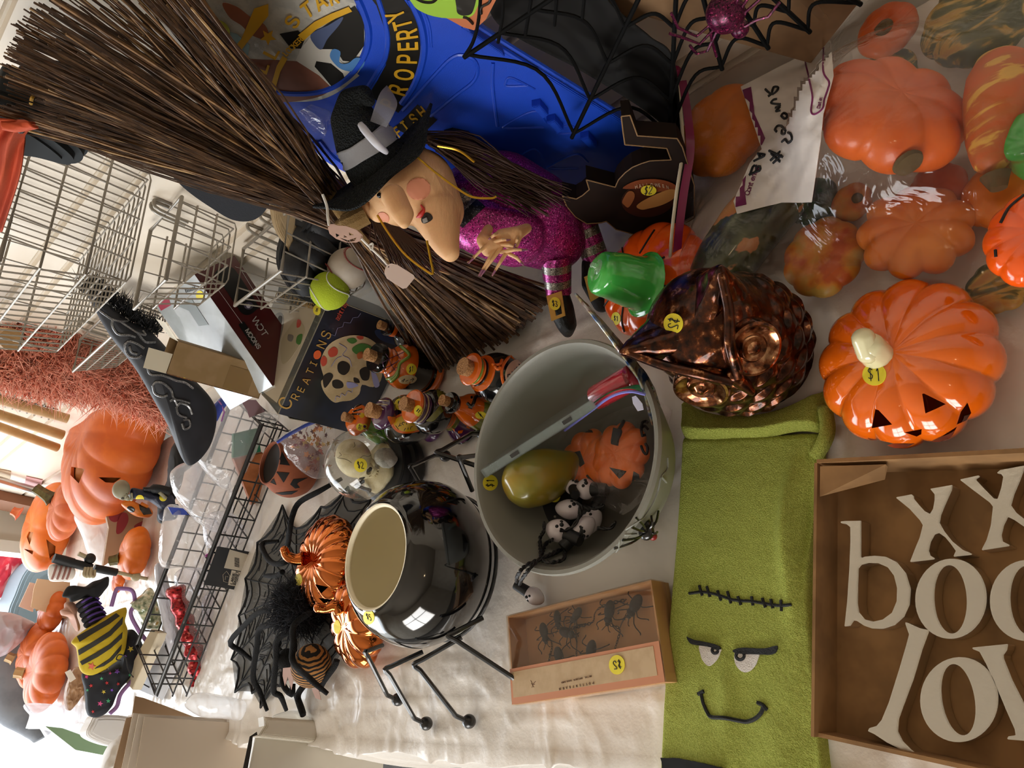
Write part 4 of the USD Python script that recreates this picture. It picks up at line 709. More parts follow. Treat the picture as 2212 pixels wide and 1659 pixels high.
th2.part('body', cat(ball(c, (0.008, 0.008, 0.006), 2), ball(c + (onz(*L5(1570, 960), c[2]) - c) * 0.6, 0.005, 2)), BLK, True); rd = Hb(*L5(1553, 1078)); th2.part('mark', ball(c + RX * 0.006 + DN * 0.004, 0.004, 2), mt('mark_red', '8a1f22', 0.35), True)
for q in ((1480, 940), (1600, 920), (1660, 880), (1620, 980), (1440, 1020), (1360, 1130), (1290, 1200), (1380, 1215)):
    h = Hb(*L5(*q)); e = h[0] + h[1] * 0.001 if h else c + RX * 0.01
    th2.part('leg', tube(spline([c, (c + e) / 2 + np.array([-0.003, -0.006, 0.004]), e], 8), 0.0011, 5), BLK)
# yellow gourd, jewel case
YG = mt('gourd_yellow', '9c7f1e', 0.25, coat=0.5, col2='8c8430', ns=30); inb = lambda px, off: (lambda h: h[0] + h[1] * off)(Hb(*px))
a, b_ = inb(L5(520, 690), 0.034), inb(L5(860, 510), 0.034)
d = b_ - a; Lg = np.linalg.norm(d); M = to_axis(d / Lg); pr = np.array([0.72, 0.85]) * spline([(0, -0.043), (0.018, -0.041), (0.033, -0.03), (0.040, -0.012), (0.041, 0.006), (0.036, 0.024), (0.025, 0.045), (0.016, 0.065), (0.0125, 0.085), (0.012, 0.1), (0.0, 0.102)], 40)
single('yellow_gourd', 'smooth yellow pear-shaped gourd lying in the grey bucket', 'gourd', displace(xf(lathe(pr, 48), M, a), 0.0012, 40), YG, True)
JC = film('jewel_case', 'e9efee', 0.05, 1.0, 0.03); p0_, p1_ = onz(1043, 1025, 0.128), onz(1283, 872, 0.118); ax = p1_ - p0_; LJ = 0.142; ax /= np.linalg.norm(ax); dn = ray(1150, 930) - DN * 0.10; dn -= ax * (dn @ ax); dn /= np.linalg.norm(dn); nn = np.cross(ax, dn); LJ = min(0.16, np.linalg.norm(p1_ - p0_)); DJ = 0.070
jb = lambda x0, x1, y0, y1, z0, z1: hull([p0_ + ax * x + dn * y + nn * z for x in (x0, x1) for y in (y0, y1) for z in (z0, z1)])
th = thing('jewel_case', 'clear plastic disc case standing on edge across the grey bucket', 'disc case', p0_)
th.part('shell', cat(jb(0, LJ, 0, DJ, -0.005, -0.0042), jb(0, LJ, 0, DJ, 0.0042, 0.005), jb(0, LJ, 0, 0.0012, -0.0042, 0.0042), jb(0, 0.0012, 0.0012, DJ, -0.0042, 0.0042)), JC, False); th.part('spine', cat(jb(0.002, LJ - 0.002, 0.0014, 0.0035, -0.004, 0.004)), mt('spine_grey', 'a5a39a', 0.35, alpha=0.4), False)
for f in (0.27, 0.74): th.part('hinge_slot', jb(LJ * f, LJ * f + 0.011, -0.0003, 0.0, -0.002, 0.002), BLK, False)
# black battery box with sticker under the gourd
bx_ = inb(L5(770, 850), 0.008); th = thing('battery_box', 'black plastic battery box with a yellow sticker under the yellow gourd in the bucket', 'battery box', bx_); mb = rbox((0.045, 0.065, 0.014), 0.003, bx_, rz(-0.5)); th.part('case', mb, BLKP); Hm = Hit(mb); th.part('screw', patch(Hm, ell(*L5(787, 932), 2.5, 2.5), 0.0006, 1.5), mt('screw_steel', 'b0aca0', 0.3, 0.9)); sticker(th, Hm, *L5(782, 752), 13, '', ry=15)
# string of ghost lights
GHO = mt('ghost_white', 'd8cfd4', 0.2, coat=0.6); SOC = mt('socket_black', '141416', 0.5); WB = mt('wire_black', '121113', 0.5, bump=0.4, bs=700)
th = thing('ghost_light_string', 'string of white ghost lights on black twisted wire heaped in the bucket', 'string lights', onz(*L5(850, 1150), 0.03))
GHM = []
def ghost(px, tip, z, ztip, r, face=(), slim=1.0):
    r = r * 0.58
    """A ghost bulb: socket end at px, tip end at tip, both picture points."""
    a, b_ = (onz(*px, z), onz(*tip, ztip)) if z < 0.025 else (inb(px, max(0.014, z * 1.1 - 0.014)), inb(tip, max(0.012, ztip * 1.1 - 0.014))); d = b_ - a; L = np.linalg.norm(d); M = to_axis(d / L); pr = spline([(r * 0.55, 0), (r * 0.8, L * 0.12), (r * slim, L * 0.35), (r * 0.95 * slim, L * 0.6), (r * 0.62 * slim, L * 0.85), (r * 0.25, L * 0.97), (0, L)], 20); m = xf(lathe(pr, 24), M, a); GHM.append(m); g = th.part('ghost_bulb', m, GHO, True)
    s = th.part('socket', xf(lathe([(0, -0.016), (r * 0.55, -0.016), (r * 0.6, -0.015), (r * 0.68, 0.003), (r * 0.75, 0.004), (r * 0.75, 0.007), (0, 0.007)], 18), M, a), SOC, 30); Hg = Hit(m)
    vw = -ray(*proj(a + d * 0.4)); vw = vw - M[:, 2] * (vw @ M[:, 2]); vw /= np.linalg.norm(vw); sd_ = np.cross(M[:, 2], vw); f = [ball(a + d * k_ + (vw * np.cos(s_) + sd_ * np.sin(s_)) * r * slim * 0.93, rr_, 1) for k_, s_, rr_ in ((0.34, 0.3, r * .17), (0.34, 1.0, r * .17), (0.22, 0.65, r * .2))]
    if f: g.part('printed_face', cat(f), INK, False)
e = lambda x, y, w=4.5, h=5.5: (L5(x, y), w * 0.8, h * 0.8)
ghost(L5(1290, 940), L5(920, 945), 0.060, 0.055, 0.019, [e(1212, 993), e(1165, 998, 2.5, 3.5)]); ghost(L5(880, 945), L5(860, 830), 0.055, 0.05, 0.014, [e(885, 860), e(855, 880)]); ghost(L5(940, 760), L5(905, 640), 0.05, 0.045, 0.014, [e(903, 700, 3, 4), e(915, 730, 3, 4)])
ghost(L5(1010, 1090), L5(740, 990), 0.04, 0.035, 0.018, [e(950, 1098), e(950, 1125, 3, 3)]); ghost(L5(900, 1240), L5(690, 1140), 0.03, 0.03, 0.020, [e(775, 1178), e(815, 1168)]); ghost(L5(960, 1240), L5(1180, 1180), 0.028, 0.04, 0.018, [e(1020, 1180)]); ghost(L5(1180, 1080), L5(1060, 1180), 0.04, 0.022, 0.018)
ghost(L5(545, 1570), L5(690, 1660), 0.022, 0.012, 0.0165, [e(568, 1640), e(540, 1638, 3, 4)])
def twist(pts, z, n=90, amp=0.0009):
    P = []
    for (x, y), zz in zip(pts, np.broadcast_to(z, len(pts))):
        p, h = onz(*L5(x, y), zz), HW(*L5(x, y)); P.append(h[0] + h[1] * 0.004 if h and np.linalg.norm(h[0] - EYE) < np.linalg.norm(p - EYE) + 0.004 and zz > 0.03 else p)
    P = spline(P, n); out = []
    for s in (0, np.pi):
        arc = np.append(0, np.cumsum(np.linalg.norm(np.diff(P, axis=0), axis=1))); t = arc / 0.016 * 6.28; out.append(tube(P + amp * (np.cos(t + s)[:, None] * R0 + np.sin(t + s)[:, None] * U0), 0.0013, 5))
    return cat(out)
HW = Hit(bm, *GHM)
for pts, z in (([(455, 1500), (470, 1430), (560, 1360), (700, 1310), (790, 1260), (830, 1250)], [0.02, 0.127, 0.118, 0.085, 0.05, 0.045]), ([(480, 1520), (520, 1440), (640, 1340), (780, 1280), (900, 1200), (1000, 1080), (1010, 1020)], [0.02, 0.127, 0.11, 0.06, 0.055, 0.06, 0.055]), ([(660, 1290), (650, 1150), (720, 1050), (720, 1000)], 0.045), ([(680, 1340), (760, 1360), (860, 1330), (870, 1260)], 0.04), ([(830, 1050), (930, 1050), (990, 980), (1010, 860), (980, 820)], 0.072), ([(780, 1110), (700, 1200), (660, 1330)], 0.05), ([(1020, 850), (1130, 860), (1200, 830)], 0.06), ([(1150, 1030), (1250, 1030), (1300, 980)], 0.06)):
    th.part('wire', twist(pts, z), WB)
# zip bag with two plastic pumpkin lights, red tube, foil strip
PO = mt('toy_orange', 'f57a10', 0.4, sss=0.0, col2='ee6e0c', ns=30); FB = mt('toy_black', '15161a', 0.5); BAGC = film('bag_clear', 'fffafa', 0.04, 1.2, 0.06, 0.9, 45)
pump = pumpkin(0.85, 9, 0.12, 0.15, power=0.9, nu=48, per=10)
def toy(box, z, label, yaw=0):
    s, p = fit(pump, box, z); m = pump.copy(); m.vertices = m.vertices @ rz(yaw).T * s + p; t_ = thing('pumpkin_light', label, 'pumpkin light', p); t_.part('shell', m, PO, 60); return t_, Hit(m)
t1, H1 = toy((1284, 905, 1400, 1062), 0.035, 'bright orange plastic pumpkin light with black eye, nearer the camera in the zip bag'); t1.part('painted_eye', patch(H1, [L5(*q) for q in ((1250, 512), (1395, 545), (1335, 610))], 0.0004, 2), FB, False); t1.part('painted_eye', patch(H1, [L5(*q) for q in ((1455, 545), (1500, 570), (1510, 620), (1480, 650), (1440, 640))], 0.0004, 2), FB, False); t1.part('cable', stroke(H1, [L5(1330, 200), L5(1370, 130), L5(1375, 70), L5(1340, 40)], 0.004, 20), FB); t1.part('plug', patch(H1, [L5(*q) for q in ((1300, 185), (1362, 200), (1325, 328), (1275, 312))], 0.003, 3), FB, 30)
t2, H2 = toy((1214, 925, 1330, 1068), 0.03, 'orange plastic pumpkin light with black eye, further back in the zip bag'); t2.part('painted_eye', patch(H2, [L5(*q) for q in ((942, 385), (1000, 370), (1040, 480), (1000, 510))], 0.0004, 2), FB, False); t2.part('painted_mouth', stroke(H2, [L5(1060, 580), L5(1120, 640), L5(1180, 660)], 0.003, 16), FB); t2.part('painted_eye', patch(H2, [L5(*q) for q in ((1030, 215), (1060, 190), (1100, 195), (1110, 215))], 0.0004, 2), FB, False)
def bagsheet(outline, zf, step=0.004, amp=0.0025, seed=0, k=60, t=0.0):
    """A crumpled film over a patch of the place: its outline as picture points, its height zf(x, y)."""
    P = np.array([onz(x, y, z) for x, y, z in outline]); poly = Polygon(P[:, :2]).buffer(0); ring = np.array(poly.exterior.segmentize(step).coords)[:-1]; x0, y0, x1, y1 = poly.bounds
    gx, gy = np.meshgrid(np.arange(x0, x1, step), np.arange(y0, y1, step)); c = np.stack([gx.ravel(), gy.ravel()], 1); c = c[shapely.contains_xy(poly.buffer(-step * .4), c[:, 0], c[:, 1])]; q = np.vstack([ring, c]) if len(c) else ring
    from scipy.spatial import Delaunay
    tr = Delaunay(q).simplices; ce = q[tr].mean(1); tr = tr[shapely.contains_xy(poly, ce[:, 0], ce[:, 1])]; z = zf(q[:, 0], q[:, 1]); p3 = np.stack([q[:, 0] * k, q[:, 1] * k, np.full(len(q), seed * 3.7)], 1); cr = 1 - np.abs(2 * meshkit.fbm(p3, 3, seed) - 1)
    z = z + amp * (cr ** 3 - 0.2); nrm = np.cross(np.append(q[tr[:, 1]] - q[tr[:, 0]], np.zeros((len(tr), 1)), 1), np.append(q[tr[:, 2]] - q[tr[:, 0]], np.zeros((len(tr), 1)), 1))[:, 2]; tr[nrm < 0] = tr[nrm < 0][:, ::-1]; return TM(np.column_stack([q, z]), tr, process=False)
def over(meshes, base=0.003, gap=0.004, cell=0.004, blur=2.0, grow=2):
    """The height of a film lying over the meshes."""
    from scipy import ndimage
    V = np.vstack([np.asarray(m.vertices) for m in meshes]); lo = V[:, :2].min(0) - 0.06; n = np.ceil((V[:, :2].max(0) + 0.06 - lo) / cell).astype(int) + 1; G = np.full(n, base); i = ((V[:, :2] - lo) / cell).astype(int); np.maximum.at(G, (i[:, 0], i[:, 1]), V[:, 2] + gap)
    G = ndimage.grey_dilation(G, size=2 * grow + 1); G2 = ndimage.grey_closing(G, size=9); G2 = np.maximum(ndimage.gaussian_filter(G2, blur), 0)
    return lambda x, y: ndimage.map_coordinates(G2, [(np.asarray(x) - lo[0]) / cell, (np.asarray(y) - lo[1]) / cell], order=1, mode='nearest')
th = thing('zip_bag', 'clear zip bag with a green seal holding two orange pumpkin lights in the bucket', 'zip bag', onz(1310, 980, 0.05))
zf = over([H1 and t1 and cat(*[xf(m, None, None) for m in []]) if False else t_m for t_m in (pump,)], 0) if False else None
pm1 = np.vstack([H1.a, H2.a]); zf = over([TM(pm1, np.zeros((0, 3), int), process=False)], 0.045, 0.005)
th.part('film', bagsheet([(1212, 935, .05), (1215, 1010, .05), (1240, 1065, .045), (1290, 1085, .045), (1345, 1112, .05), (1390, 1060, .06), (1405, 960, .07), (1392, 860, .09), (1350, 835, .10), (1300, 850, .10), (1250, 900, .08)], zf, 0.004, 0.006, 3, 45), BAGC, True)
sp = lambda pts, z: [onz(x, y, zz) for (x, y), zz in zip(pts, z)]
def strip(pix_z, wv, t=0.0008): 
    P = spline([onz(x, y, z) for x, y, z in pix_z], 30); w = np.asarray(wv, float); return thick(grid(np.stack([P, P + w], 1)), t)
th.part('zip_seal', strip([(1210, 925, .075), (1262, 885, .10), (1310, 850, .115), (1352, 838, .12), (1390, 845, .115)], RX * 0.009 - DN * 0.003), mt('zip_green', '1f7a44', 0.35, coat=0.3), True)
th.part('zip_line', tube(spline([onz(x, y, z) for x, y, z in ((1220, 930, .078), (1270, 893, .103), (1318, 858, .118), (1360, 846, .122), (1394, 852, .117))], 24), 0.0014, 6), mt('zip_violet', '7a7ac8', 0.35))
th.part('corner_tab', slab([(1366, 858), (1374, 855), (1388, 872), (1391, 885), (1378, 888), (1368, 872)], onz(1378, 870, .118), ZV, 0.0006), mt('tab_white', 'cfd0e6', 0.5))
h = Hit(bagsheet([(1212, 935, .05), (1215, 1010, .05), (1240, 1065, .045), (1290, 1085, .045), (1345, 1112, .05), (1390, 1060, .06), (1405, 960, .07), (1392, 860, .09), (1350, 835, .10), (1300, 850, .10), (1250, 900, .08)], zf, 0.004, 0.006, 3, 45))
MK = mt('marker_black', '1a0f10', 0.5)
th.part('marker_writing', strokes(h, [[L5(1530, 130), L5(1560, 120), L5(1580, 135)], [L5(1520, 180), L5(1550, 160), L5(1580, 190)], [L5(1530, 130), L5(1520, 190), L5(1530, 250)], [L5(1525, 245), L5(1560, 235)], [L5(1520, 330), L5(1540, 380), L5(1565, 400), L5(1575, 350), L5(1555, 310)]], 0.0028, 14), MK)
th = thing('red_tube', 'translucent red plastic tube tucked under the bag seal in the bucket', 'tube', onz(1325, 838, .1)); a, b_ = onz(1290, 858, .098), onz(1366, 815, .108)
th.part('shell', tube([a, b_], 0.0125, 20), mt('red_clear', '9e1f2c', 0.15, coat=0.6, col2='b02a3a', ns=60), True)
FOIL = mt('foil_print', '8a8f93', 0.22, 0.7, ramp=[(0.35, '2a4a7a'), (0.45, '9aa3a8'), (0.52, 'b9b08a'), (0.6, '7a5a50'), (0.7, 'd0d4d6')], ns=70, bump=0.3, bs=90, bd=0.003)
th = thing('foil_package', 'long printed foil package standing on edge over the bucket rim', 'package', onz(1330, 780, .12))
P1 = spline([onz(1242, 632, .205), onz(1290, 690, .19), onz(1340, 760, .165), onz(1385, 830, .125), onz(1412, 920, .075)], 30); P2 = P1 - ZV * np.linspace(0.003, 0.026, 30)[:, None] + np.array([0.012, 0.004, 0]) * np.linspace(0, 1, 30)[:, None]
th.part('wrapper', displace(thick(grid(np.stack([P1 * (1 - s) + P2 * s for s in np.linspace(0, 1, 8)], 1)), 0.002), 0.0012, 90), FOIL, True)
# ================================================================ black ceramic cauldron on spider legs
CB = np.array([0.142, 0.757, 0.0]); BLC = mt('cauldron_black', '060607', 0.09, coat=1.0); CIN = mt('cauldron_cream', 'fbf0d2', 0.4)
RO = 0.0585
outp = spline([(0.0, 0.0), (0.045, 0.0), (0.062, 0.006), (0.085, 0.030), (0.0985, 0.062), (0.0975, 0.09), (0.086, 0.117), (0.070, 0.133), (0.064, 0.1365), (0.0615, 0.1385)], 50)
q = onz(815, 1195, 0.139); q2 = onz(910, 1222, 0.065); CB = np.array([0.5 * (q[0] + q2[0]), 0.5 * (q[1] + q2[1]), 0])
th = thing('black_cauldron', 'shiny black ceramic cauldron bowl with a cream inside, hung in a spider-leg wire stand', 'bowl', CB)
om = xf(lathe(outp, 90), None, CB); th.part('body', om, BLC, True); th.part('lining', xf(lathe(spline([(0.0615, 0.1386), (0.0590, 0.1375), (0.0590, 0.132), (0.078, 0.118), (0.089, 0.09), (0.089, 0.06), (0.075, 0.03), (0.05, 0.012), (0.0, 0.010)], 60), 90), None, CB), CIN, True)
Hc = Hit(om); sticker(th, Hc, 797, 1333, 12, '$5', (0.8, 0.3), (-0.3, -1), 16)
STW = mt('stand_black', '0e0e10', 0.35, coat=0.5)
th2 = thing('spider_stand', 'black wire spider-leg stand with ball feet around the cauldron', 'stand', CB)
th2.part('ring', tube([CB + [0.088 * np.cos(a), 0.088 * np.sin(a), 0.027] for a in np.linspace(0, 2 * np.pi, 60, endpoint=False)], 0.0024, 8, closed=True), STW)
K5 = lambda x, y: (480 + x / 2.861, 1020 + y / 2.861)
def leg(att, knee, foot, zk=0.085, za=0.05, hop=None):
    f = onz(*foot, 0.008); k = onz(*knee, zk); a = onz(*att, za); up_ = f + (k - f) * 0.10 + ZV * 0.012; P = [a, a * 0.15 + k * 0.85, k, k * 0.88 + up_ * 0.12, up_, f + ZV * 0.002]; P = np.vstack([np.linspace(P[0], P[1], 6), spline([P[1], P[2] + (P[2] - P[1]) * 0.2, P[3]], 7)[1:-1], np.linspace(P[3], P[4], 8), [P[5]]]); g = th2.part('leg', tube(P, 0.0029, 8), STW); g.part('ball_foot', ball(f, 0.0082, 2), STW, True)
leg(K5(990, 1070), K5(885, 1110), K5(1085, 1405)); leg(K5(1240, 1110), K5(1012, 1215), K5(1260, 1553)); leg(K5(1480, 1020), K5(1192, 1185), K5(1525, 1540)); leg(K5(1610, 900), K5(1400, 1010), (1150, 1480))
leg((1040, 1010), (945, 978), (1042, 937), 0.09); leg((1020, 1060), (991, 989), (1075, 985), 0.09); leg((910, 1050), (886, 1008), (962, 985), 0.09); leg((800, 1060), (770, 1050), (845, 1010), 0.06)
# ================================================================ snow globe with a skull
GC = onz(866, 992, 0.0); th = thing('skull_globe', 'glass globe on a black base with a cracked ivory skull inside', 'snow globe', GC)
gtop = onz(777, 1000, 0.085); gc = np.array([*(0.5 * (GC[:2] + gtop[:2])), 0.0]); rg = 0.050; zc = 0.075
c = onz(778, 1002, zc); gc = c * [1, 1, 0]; BB = mt('base_black', '1a1a1c', 0.5)
th.part('base', xf(lathe([(0, 0.0), (0.052, 0.0), (0.054, 0.003), (0.054, 0.012), (0.051, 0.016), (0.044, 0.018), (0.043, 0.028), (0.047, 0.032), (0.047, 0.036), (0.04, 0.04), (0, 0.04)], 60), None, gc), BB, 30)
th.part('glass', ball(c, rg, 4), film('globe_glass', 'f4f6f4', 0.02, 1.6, 0.02), True)
IV = mt('ivory_skull', 'd2c29c', 0.55, col2='bfae86', ns=60, bump=0.25, bs=200); DK = mt('crack_dark', '2a2018', 0.8)
def skull(c, r, fwd, upv, th, mat, tilt=0.0, cracks=None):
    f = np.asarray(fwd, float); u_ = np.asarray(upv, float); f -= u_ * (f @ u_); f /= np.linalg.norm(f); s_ = np.cross(f, u_); B = axes(s_, f, u_); L = lambda x, y, z: np.asarray(c) + B @ (np.array([x, y, z]) * r)
    parts = [ball((0, -0.12, 0.12), (0.78, 0.95, 0.80), 3), ball((0, 0.62, -0.18), (0.50, 0.30, 0.42), 3), ball((0.42, 0.5, -0.28), (0.2, 0.25, 0.14), 2), ball((-0.42, 0.5, -0.28), (0.2, 0.25, 0.14), 2), ball((0, 0.66, -0.52), (0.36, 0.24, 0.24), 3)]
    m = t_to_m(parts[0])
    for p in parts[1:]: m = m + t_to_m(p)
    for x in (-0.27, 0.27): m = m - t_to_m(ball((x, 0.90, -0.10), (0.19, 0.26, 0.17), 2))
    m = m - t_to_m(ball((0, 0.98, -0.36), (0.09, 0.2, 0.13), 2)); m = m_to_t(m.refine_to_length(0.09)); m = trimesh.smoothing.filter_taubin(m, iterations=6); m = xf(m, B * r, c); sk = th.part('cranium', m, mat, 60)
    for x in (-0.27, 0.27): sk.part('eye_socket', xf(ball((x, 0.74, -0.10), (0.17, 0.12, 0.15), 2), B * r, c), DK, True)
    for i in range(6): sk.part('tooth', xf(rbox((0.1, 0.1, 0.17), 0.02, ((i - 2.5) * 0.115, 0.86 - 0.02 * (i - 2.5) ** 2, -0.70)), B * r, c), mat, 40)
    j = th.part('jaw', xf(cat(hull(np.vstack([ball((0, 0.72, -1.02), (0.3, 0.16, 0.12), 1).vertices, ball((0.4, 0.25, -0.8), 0.1, 1).vertices, ball((-0.4, 0.25, -0.8), 0.1, 1).vertices])), *[rbox((0.1, 0.1, 0.15), 0.02, ((i - 2.5) * 0.11, 0.78 - 0.02 * (i - 2.5) ** 2, -0.86)) for i in range(6)]), B * r, c), mat, 40); return m
G2 = lambda x, y: (560 + x / 3.607, 620 + y / 3.607)
sk = skull(c + np.array([0.004, 0, 0.006]), 0.031, np.array([-0.75, -0.42, 0]), np.array([-0.22, -0.2, 1.0]) / 1.04, th, IV); Hs = Hit(sk)
th.part('crack_line', strokes(Hs, [[G2(610, 1330), G2(680, 1345), G2(720, 1370)], [G2(780, 1340), G2(810, 1315), G2(850, 1320), G2(880, 1300)], [G2(740, 1210), G2(745, 1240), G2(730, 1250)], [G2(625, 1290), G2(640, 1310), G2(620, 1320)]], 0.0006, 12), DK)
th.part('raven', cat(displace(ball(c + onz(*G2(940, 1320), .07) - onz(778, 1002, .075) + [0, 0, -0.01], (0.014, 0.012, 0.017), 3), 0.002, 150)), mt('statue_grey', 'a9a49a', 0.6, bump=0.6, bs=250), True)
th.part('rubble', displace(ball(c - ZV * 0.032, (0.036, 0.036, 0.012), 3), 0.004, 90), IV, True)
sticker(th, Hit(ball(c, rg, 4)), 779, 1005, 14, '$2', (0.9, 0.1), (-0.2, -1), 15)
# ================================================================ painted potion bottles
CORK = mt('cork', 'b98a58', 0.9, col2='8f6238', ns=500, det=2, bump=0.6, bs=500)
CER = lambda n, c, **k: mt('glaze_' + n, c, 0.12, coat=0.8, **k)
gB, gO, gP, gG, gOl, gY, gW, gLg = CER('black', '0d0d0f'), CER('orange', 'de6612'), CER('purple', '4c2350'), CER('green', '5c8a2e'), CER('olive', '6f7020'), CER('yellow', 'e0b822'), CER('cream', 'd9c79f'), CER('lime', '7d9a3a')
def bottle(label, base_px, top_px, prof, bands, corkr=0.30, group=None, k=0.68):
    """prof: (radius, height) with height from 0 to 1; bands: (from, to, part name, glaze, bulge)."""
    b_ = onz(*base_px, 0.0); H = top_z(b_, *top_px); P = np.array(prof, float) * [k, 1]; corkr *= k * 0.95; hs = np.linspace(0, 0.88, 90); rr = np.interp(hs, spline(P, 200)[:, 1], spline(P, 200)[:, 0]); kk = k; th = thing('potion_bottle', label, 'bottle', b_, group); ms = {}
    def at_(h): return np.interp(h, hs, rr)
    for i_, (a, z, nm, g, *ex) in enumerate(bands):
        n = 16; zz = np.linspace(a, z, n); bul = ex[0] * 0.62 * k if ex else 0.0; rs = at_(zz) + bul * np.sin(np.linspace(0, np.pi, n)); prof_ = [(0, a)] + list(zip(rs, zz)) + [(0, z)]; ms[i_] = th.part(nm, xf(lathe(np.array(prof_) * H, 48), None, b_), g, 40)
    th.part('cork', xf(lathe(np.array([(0, 0.84), (corkr * 0.30, 0.84), (corkr * 0.34, 1.0), (0, 1.0)]) * H, 20), None, b_), CORK, 30); return th, b_, H, ms
G3 = lambda x, y: (560 + x / 3.607, 620 + y / 3.607)
PR1 = [(0.30, 0), (0.36, 0.02), (0.40, 0.2), (0.38, 0.38), (0.28, 0.52), (0.17, 0.62), (0.15, 0.74), (0.16, 0.88)]
th, b_, H, ms = bottle("round bottle with a black neck and an orange label reading 'Bat Wings'", (918, 738), (838, 652), PR1, [(0, 0.44, 'body', gP), (0.44, 0.68, 'shoulder', gB), (0.68, 0.76, 'neck_band', gO, 0.012), (0.76, 0.88, 'lip', gB, 0.035)], k=0.84)
Hh = Hit(ms[0].mesh, ms[1].mesh); lb = th.part('label', patch(Hh, [G3(*q) for q in ((1170, 330), (1215, 290), (1270, 285), (1320, 320), (1345, 380), (1320, 425), (1270, 440), (1210, 415), (1175, 375))], 0.0006, 3, smooth=40), gO, 30)
if lb: Hh2 = Hit(lb.mesh); lb.part('lettering', strokes(Hh2, [[G3(1190, 375), G3(1205, 340)], [G3(1190, 340), G3(1215, 338), G3(1205, 358), G3(1222, 362), G3(1208, 384)], [G3(1228, 370), G3(1230, 350), G3(1246, 350), G3(1246, 368)], [G3(1262, 350), G3(1262, 320)], [G3(1250, 335), G3(1272, 330)], [G3(1232, 400), G3(1245, 415), G3(1250, 400), G3(1262, 412), G3(1270, 392)], [G3(1285, 400), G3(1286, 385)], [G3(1298, 395), G3(1302, 375), G3(1312, 392)]], 0.0009, 8), INK)
th.part('painted_spots', cat(*[x for x in (patch(Hh, ell(*G3(x, y), 2.2, 2.2), 0.0005, 1.2) for x, y in ((1150, 262), (1190, 215), (1225, 248), (1165, 240))) if x is not None]), gLg, False)
PR2 = [(0.42, 0), (0.44, 0.05), (0.34, 0.09), (0.36, 0.14), (0.42, 0.34), (0.43, 0.46), (0.34, 0.58), (0.22, 0.66), (0.22, 0.74), (0.26, 0.80), (0.26, 0.88)]
th, b_, H, ms = bottle('tall bottle with orange plaid shoulder over black body and orange foot', (930, 812), (790, 768), PR2, [(0, 0.08, 'foot', gO, 0.01), (0.08, 0.42, 'body', gB), (0.42, 0.64, 'shoulder', gO), (0.64, 0.70, 'neck_ring', gO, 0.05), (0.70, 0.76, 'neck_ring', gO, 0.05), (0.76, 0.88, 'lip', gB, 0.03)], 0.36)
Hh = Hit(*[m.mesh for m in ms.values()]); th.part('painted_plaid', strokes(Hh, [[G3(960, 590), G3(1010, 560), G3(1080, 530), G3(1140, 500)], [G3(955, 640), G3(1030, 610), G3(1090, 570)], [G3(990, 690), G3(1050, 640), G3(1085, 620)], [G3(985, 520), G3(1010, 560), G3(1030, 610), G3(1060, 650)], [G3(1050, 470), G3(1080, 530), G3(1100, 560)], [G3(960, 580), G3(975, 640), G3(1000, 700)]], 0.0011, 14), gP)
th.part('painted_drip', cat(*[x for x in (stroke(Hh, [G3(*q) for q in p], 0.0055, 24) for p in ([(1000, 715), (1050, 700), (1085, 650), (1095, 600), (1130, 570), (1165, 545), (1165, 520), (1120, 480), (1090, 455)], [(1085, 650), (1075, 690), (1030, 735)])) if x is not None]), gLg, True)
sticker(th, Hh, *G3(1185, 640), 11, '$1', (0.7, -0.2), (0.1, -1), 12)
lb = th.part('label', patch(Hh, [G3(*q) for q in ((1085, 720), (1110, 695), (1170, 685), (1215, 695), (1225, 720), (1190, 750), (1110, 750))], 0.0006, 3, smooth=30), gW, 30); lb and lb.part('lettering', strokes(Hit(lb.mesh), [[G3(1110, 735), G3(1135, 715), G3(1120, 740)], [G3(1175, 725), G3(1205, 715), G3(1190, 735)], [G3(1140, 735), G3(1160, 725)]], 0.0009, 8), INK)
PR3 = [(0.36, 0), (0.41, 0.05), (0.43, 0.16), (0.39, 0.34), (0.30, 0.56), (0.21, 0.68), (0.24, 0.78), (0.22, 0.88)]
th, b_, H, ms = bottle('squat green bottle with yellow spots and a black-and-orange striped neck bulb', (872, 935), (748, 879), PR3, [(0, 0.07, 'foot', gB), (0.07, 0.24, 'lower_body', gO), (0.24, 0.66, 'body', gG), (0.66, 0.87, 'neck_bulb', gO, 0.14)])
Hh = Hit(*[m.mesh for m in ms.values()]); nk = ms[3]; Hn = Hit(nk.mesh); th.part('painted_stripe', strokes(Hn, [[G3(x0, y0), G3((x0 + x1) / 2 + dx, (y0 + y1) / 2), G3(x1, y1)] for x0, y0, x1, y1, dx in ((720, 885, 790, 860, 0), (715, 910, 810, 880, 0), (730, 945, 812, 910, 0), (735, 970, 805, 950, 0), (725, 990, 790, 990, 0), (710, 1000, 750, 1030, 0))], 0.0022, 12), gB)
th.part('painted_spot', cat(*[x for x in (patch(Hh, ell(*G3(x, y), 5.5, 5.5), 0.0005, 2) for x, y in ((935, 1058), (820, 1085), (800, 1000), (890, 985))) if x is not None]), gY, False); th.part('painted_spot', cat(*[x for x in (patch(Hh, ell(*G3(x, y), 2.8, 2.8), 0.0008, 1.4) for x, y in ((935, 1058), (820, 1085))) if x is not None]), gP, False)
th.part('painted_swirl', strokes(Hh, [[G3(890, 1135), G3(940, 1120), G3(960, 1150)], [G3(1030, 1160), G3(1060, 1145), G3(1060, 1170)], [G3(900, 1150), G3(930, 1140)]], 0.0012, 10), gB); sticker(th, Hh, *G3(785, 1090), 8, '$1', (0.6, 0.3), (0.2, -1), 8, 0.0007)
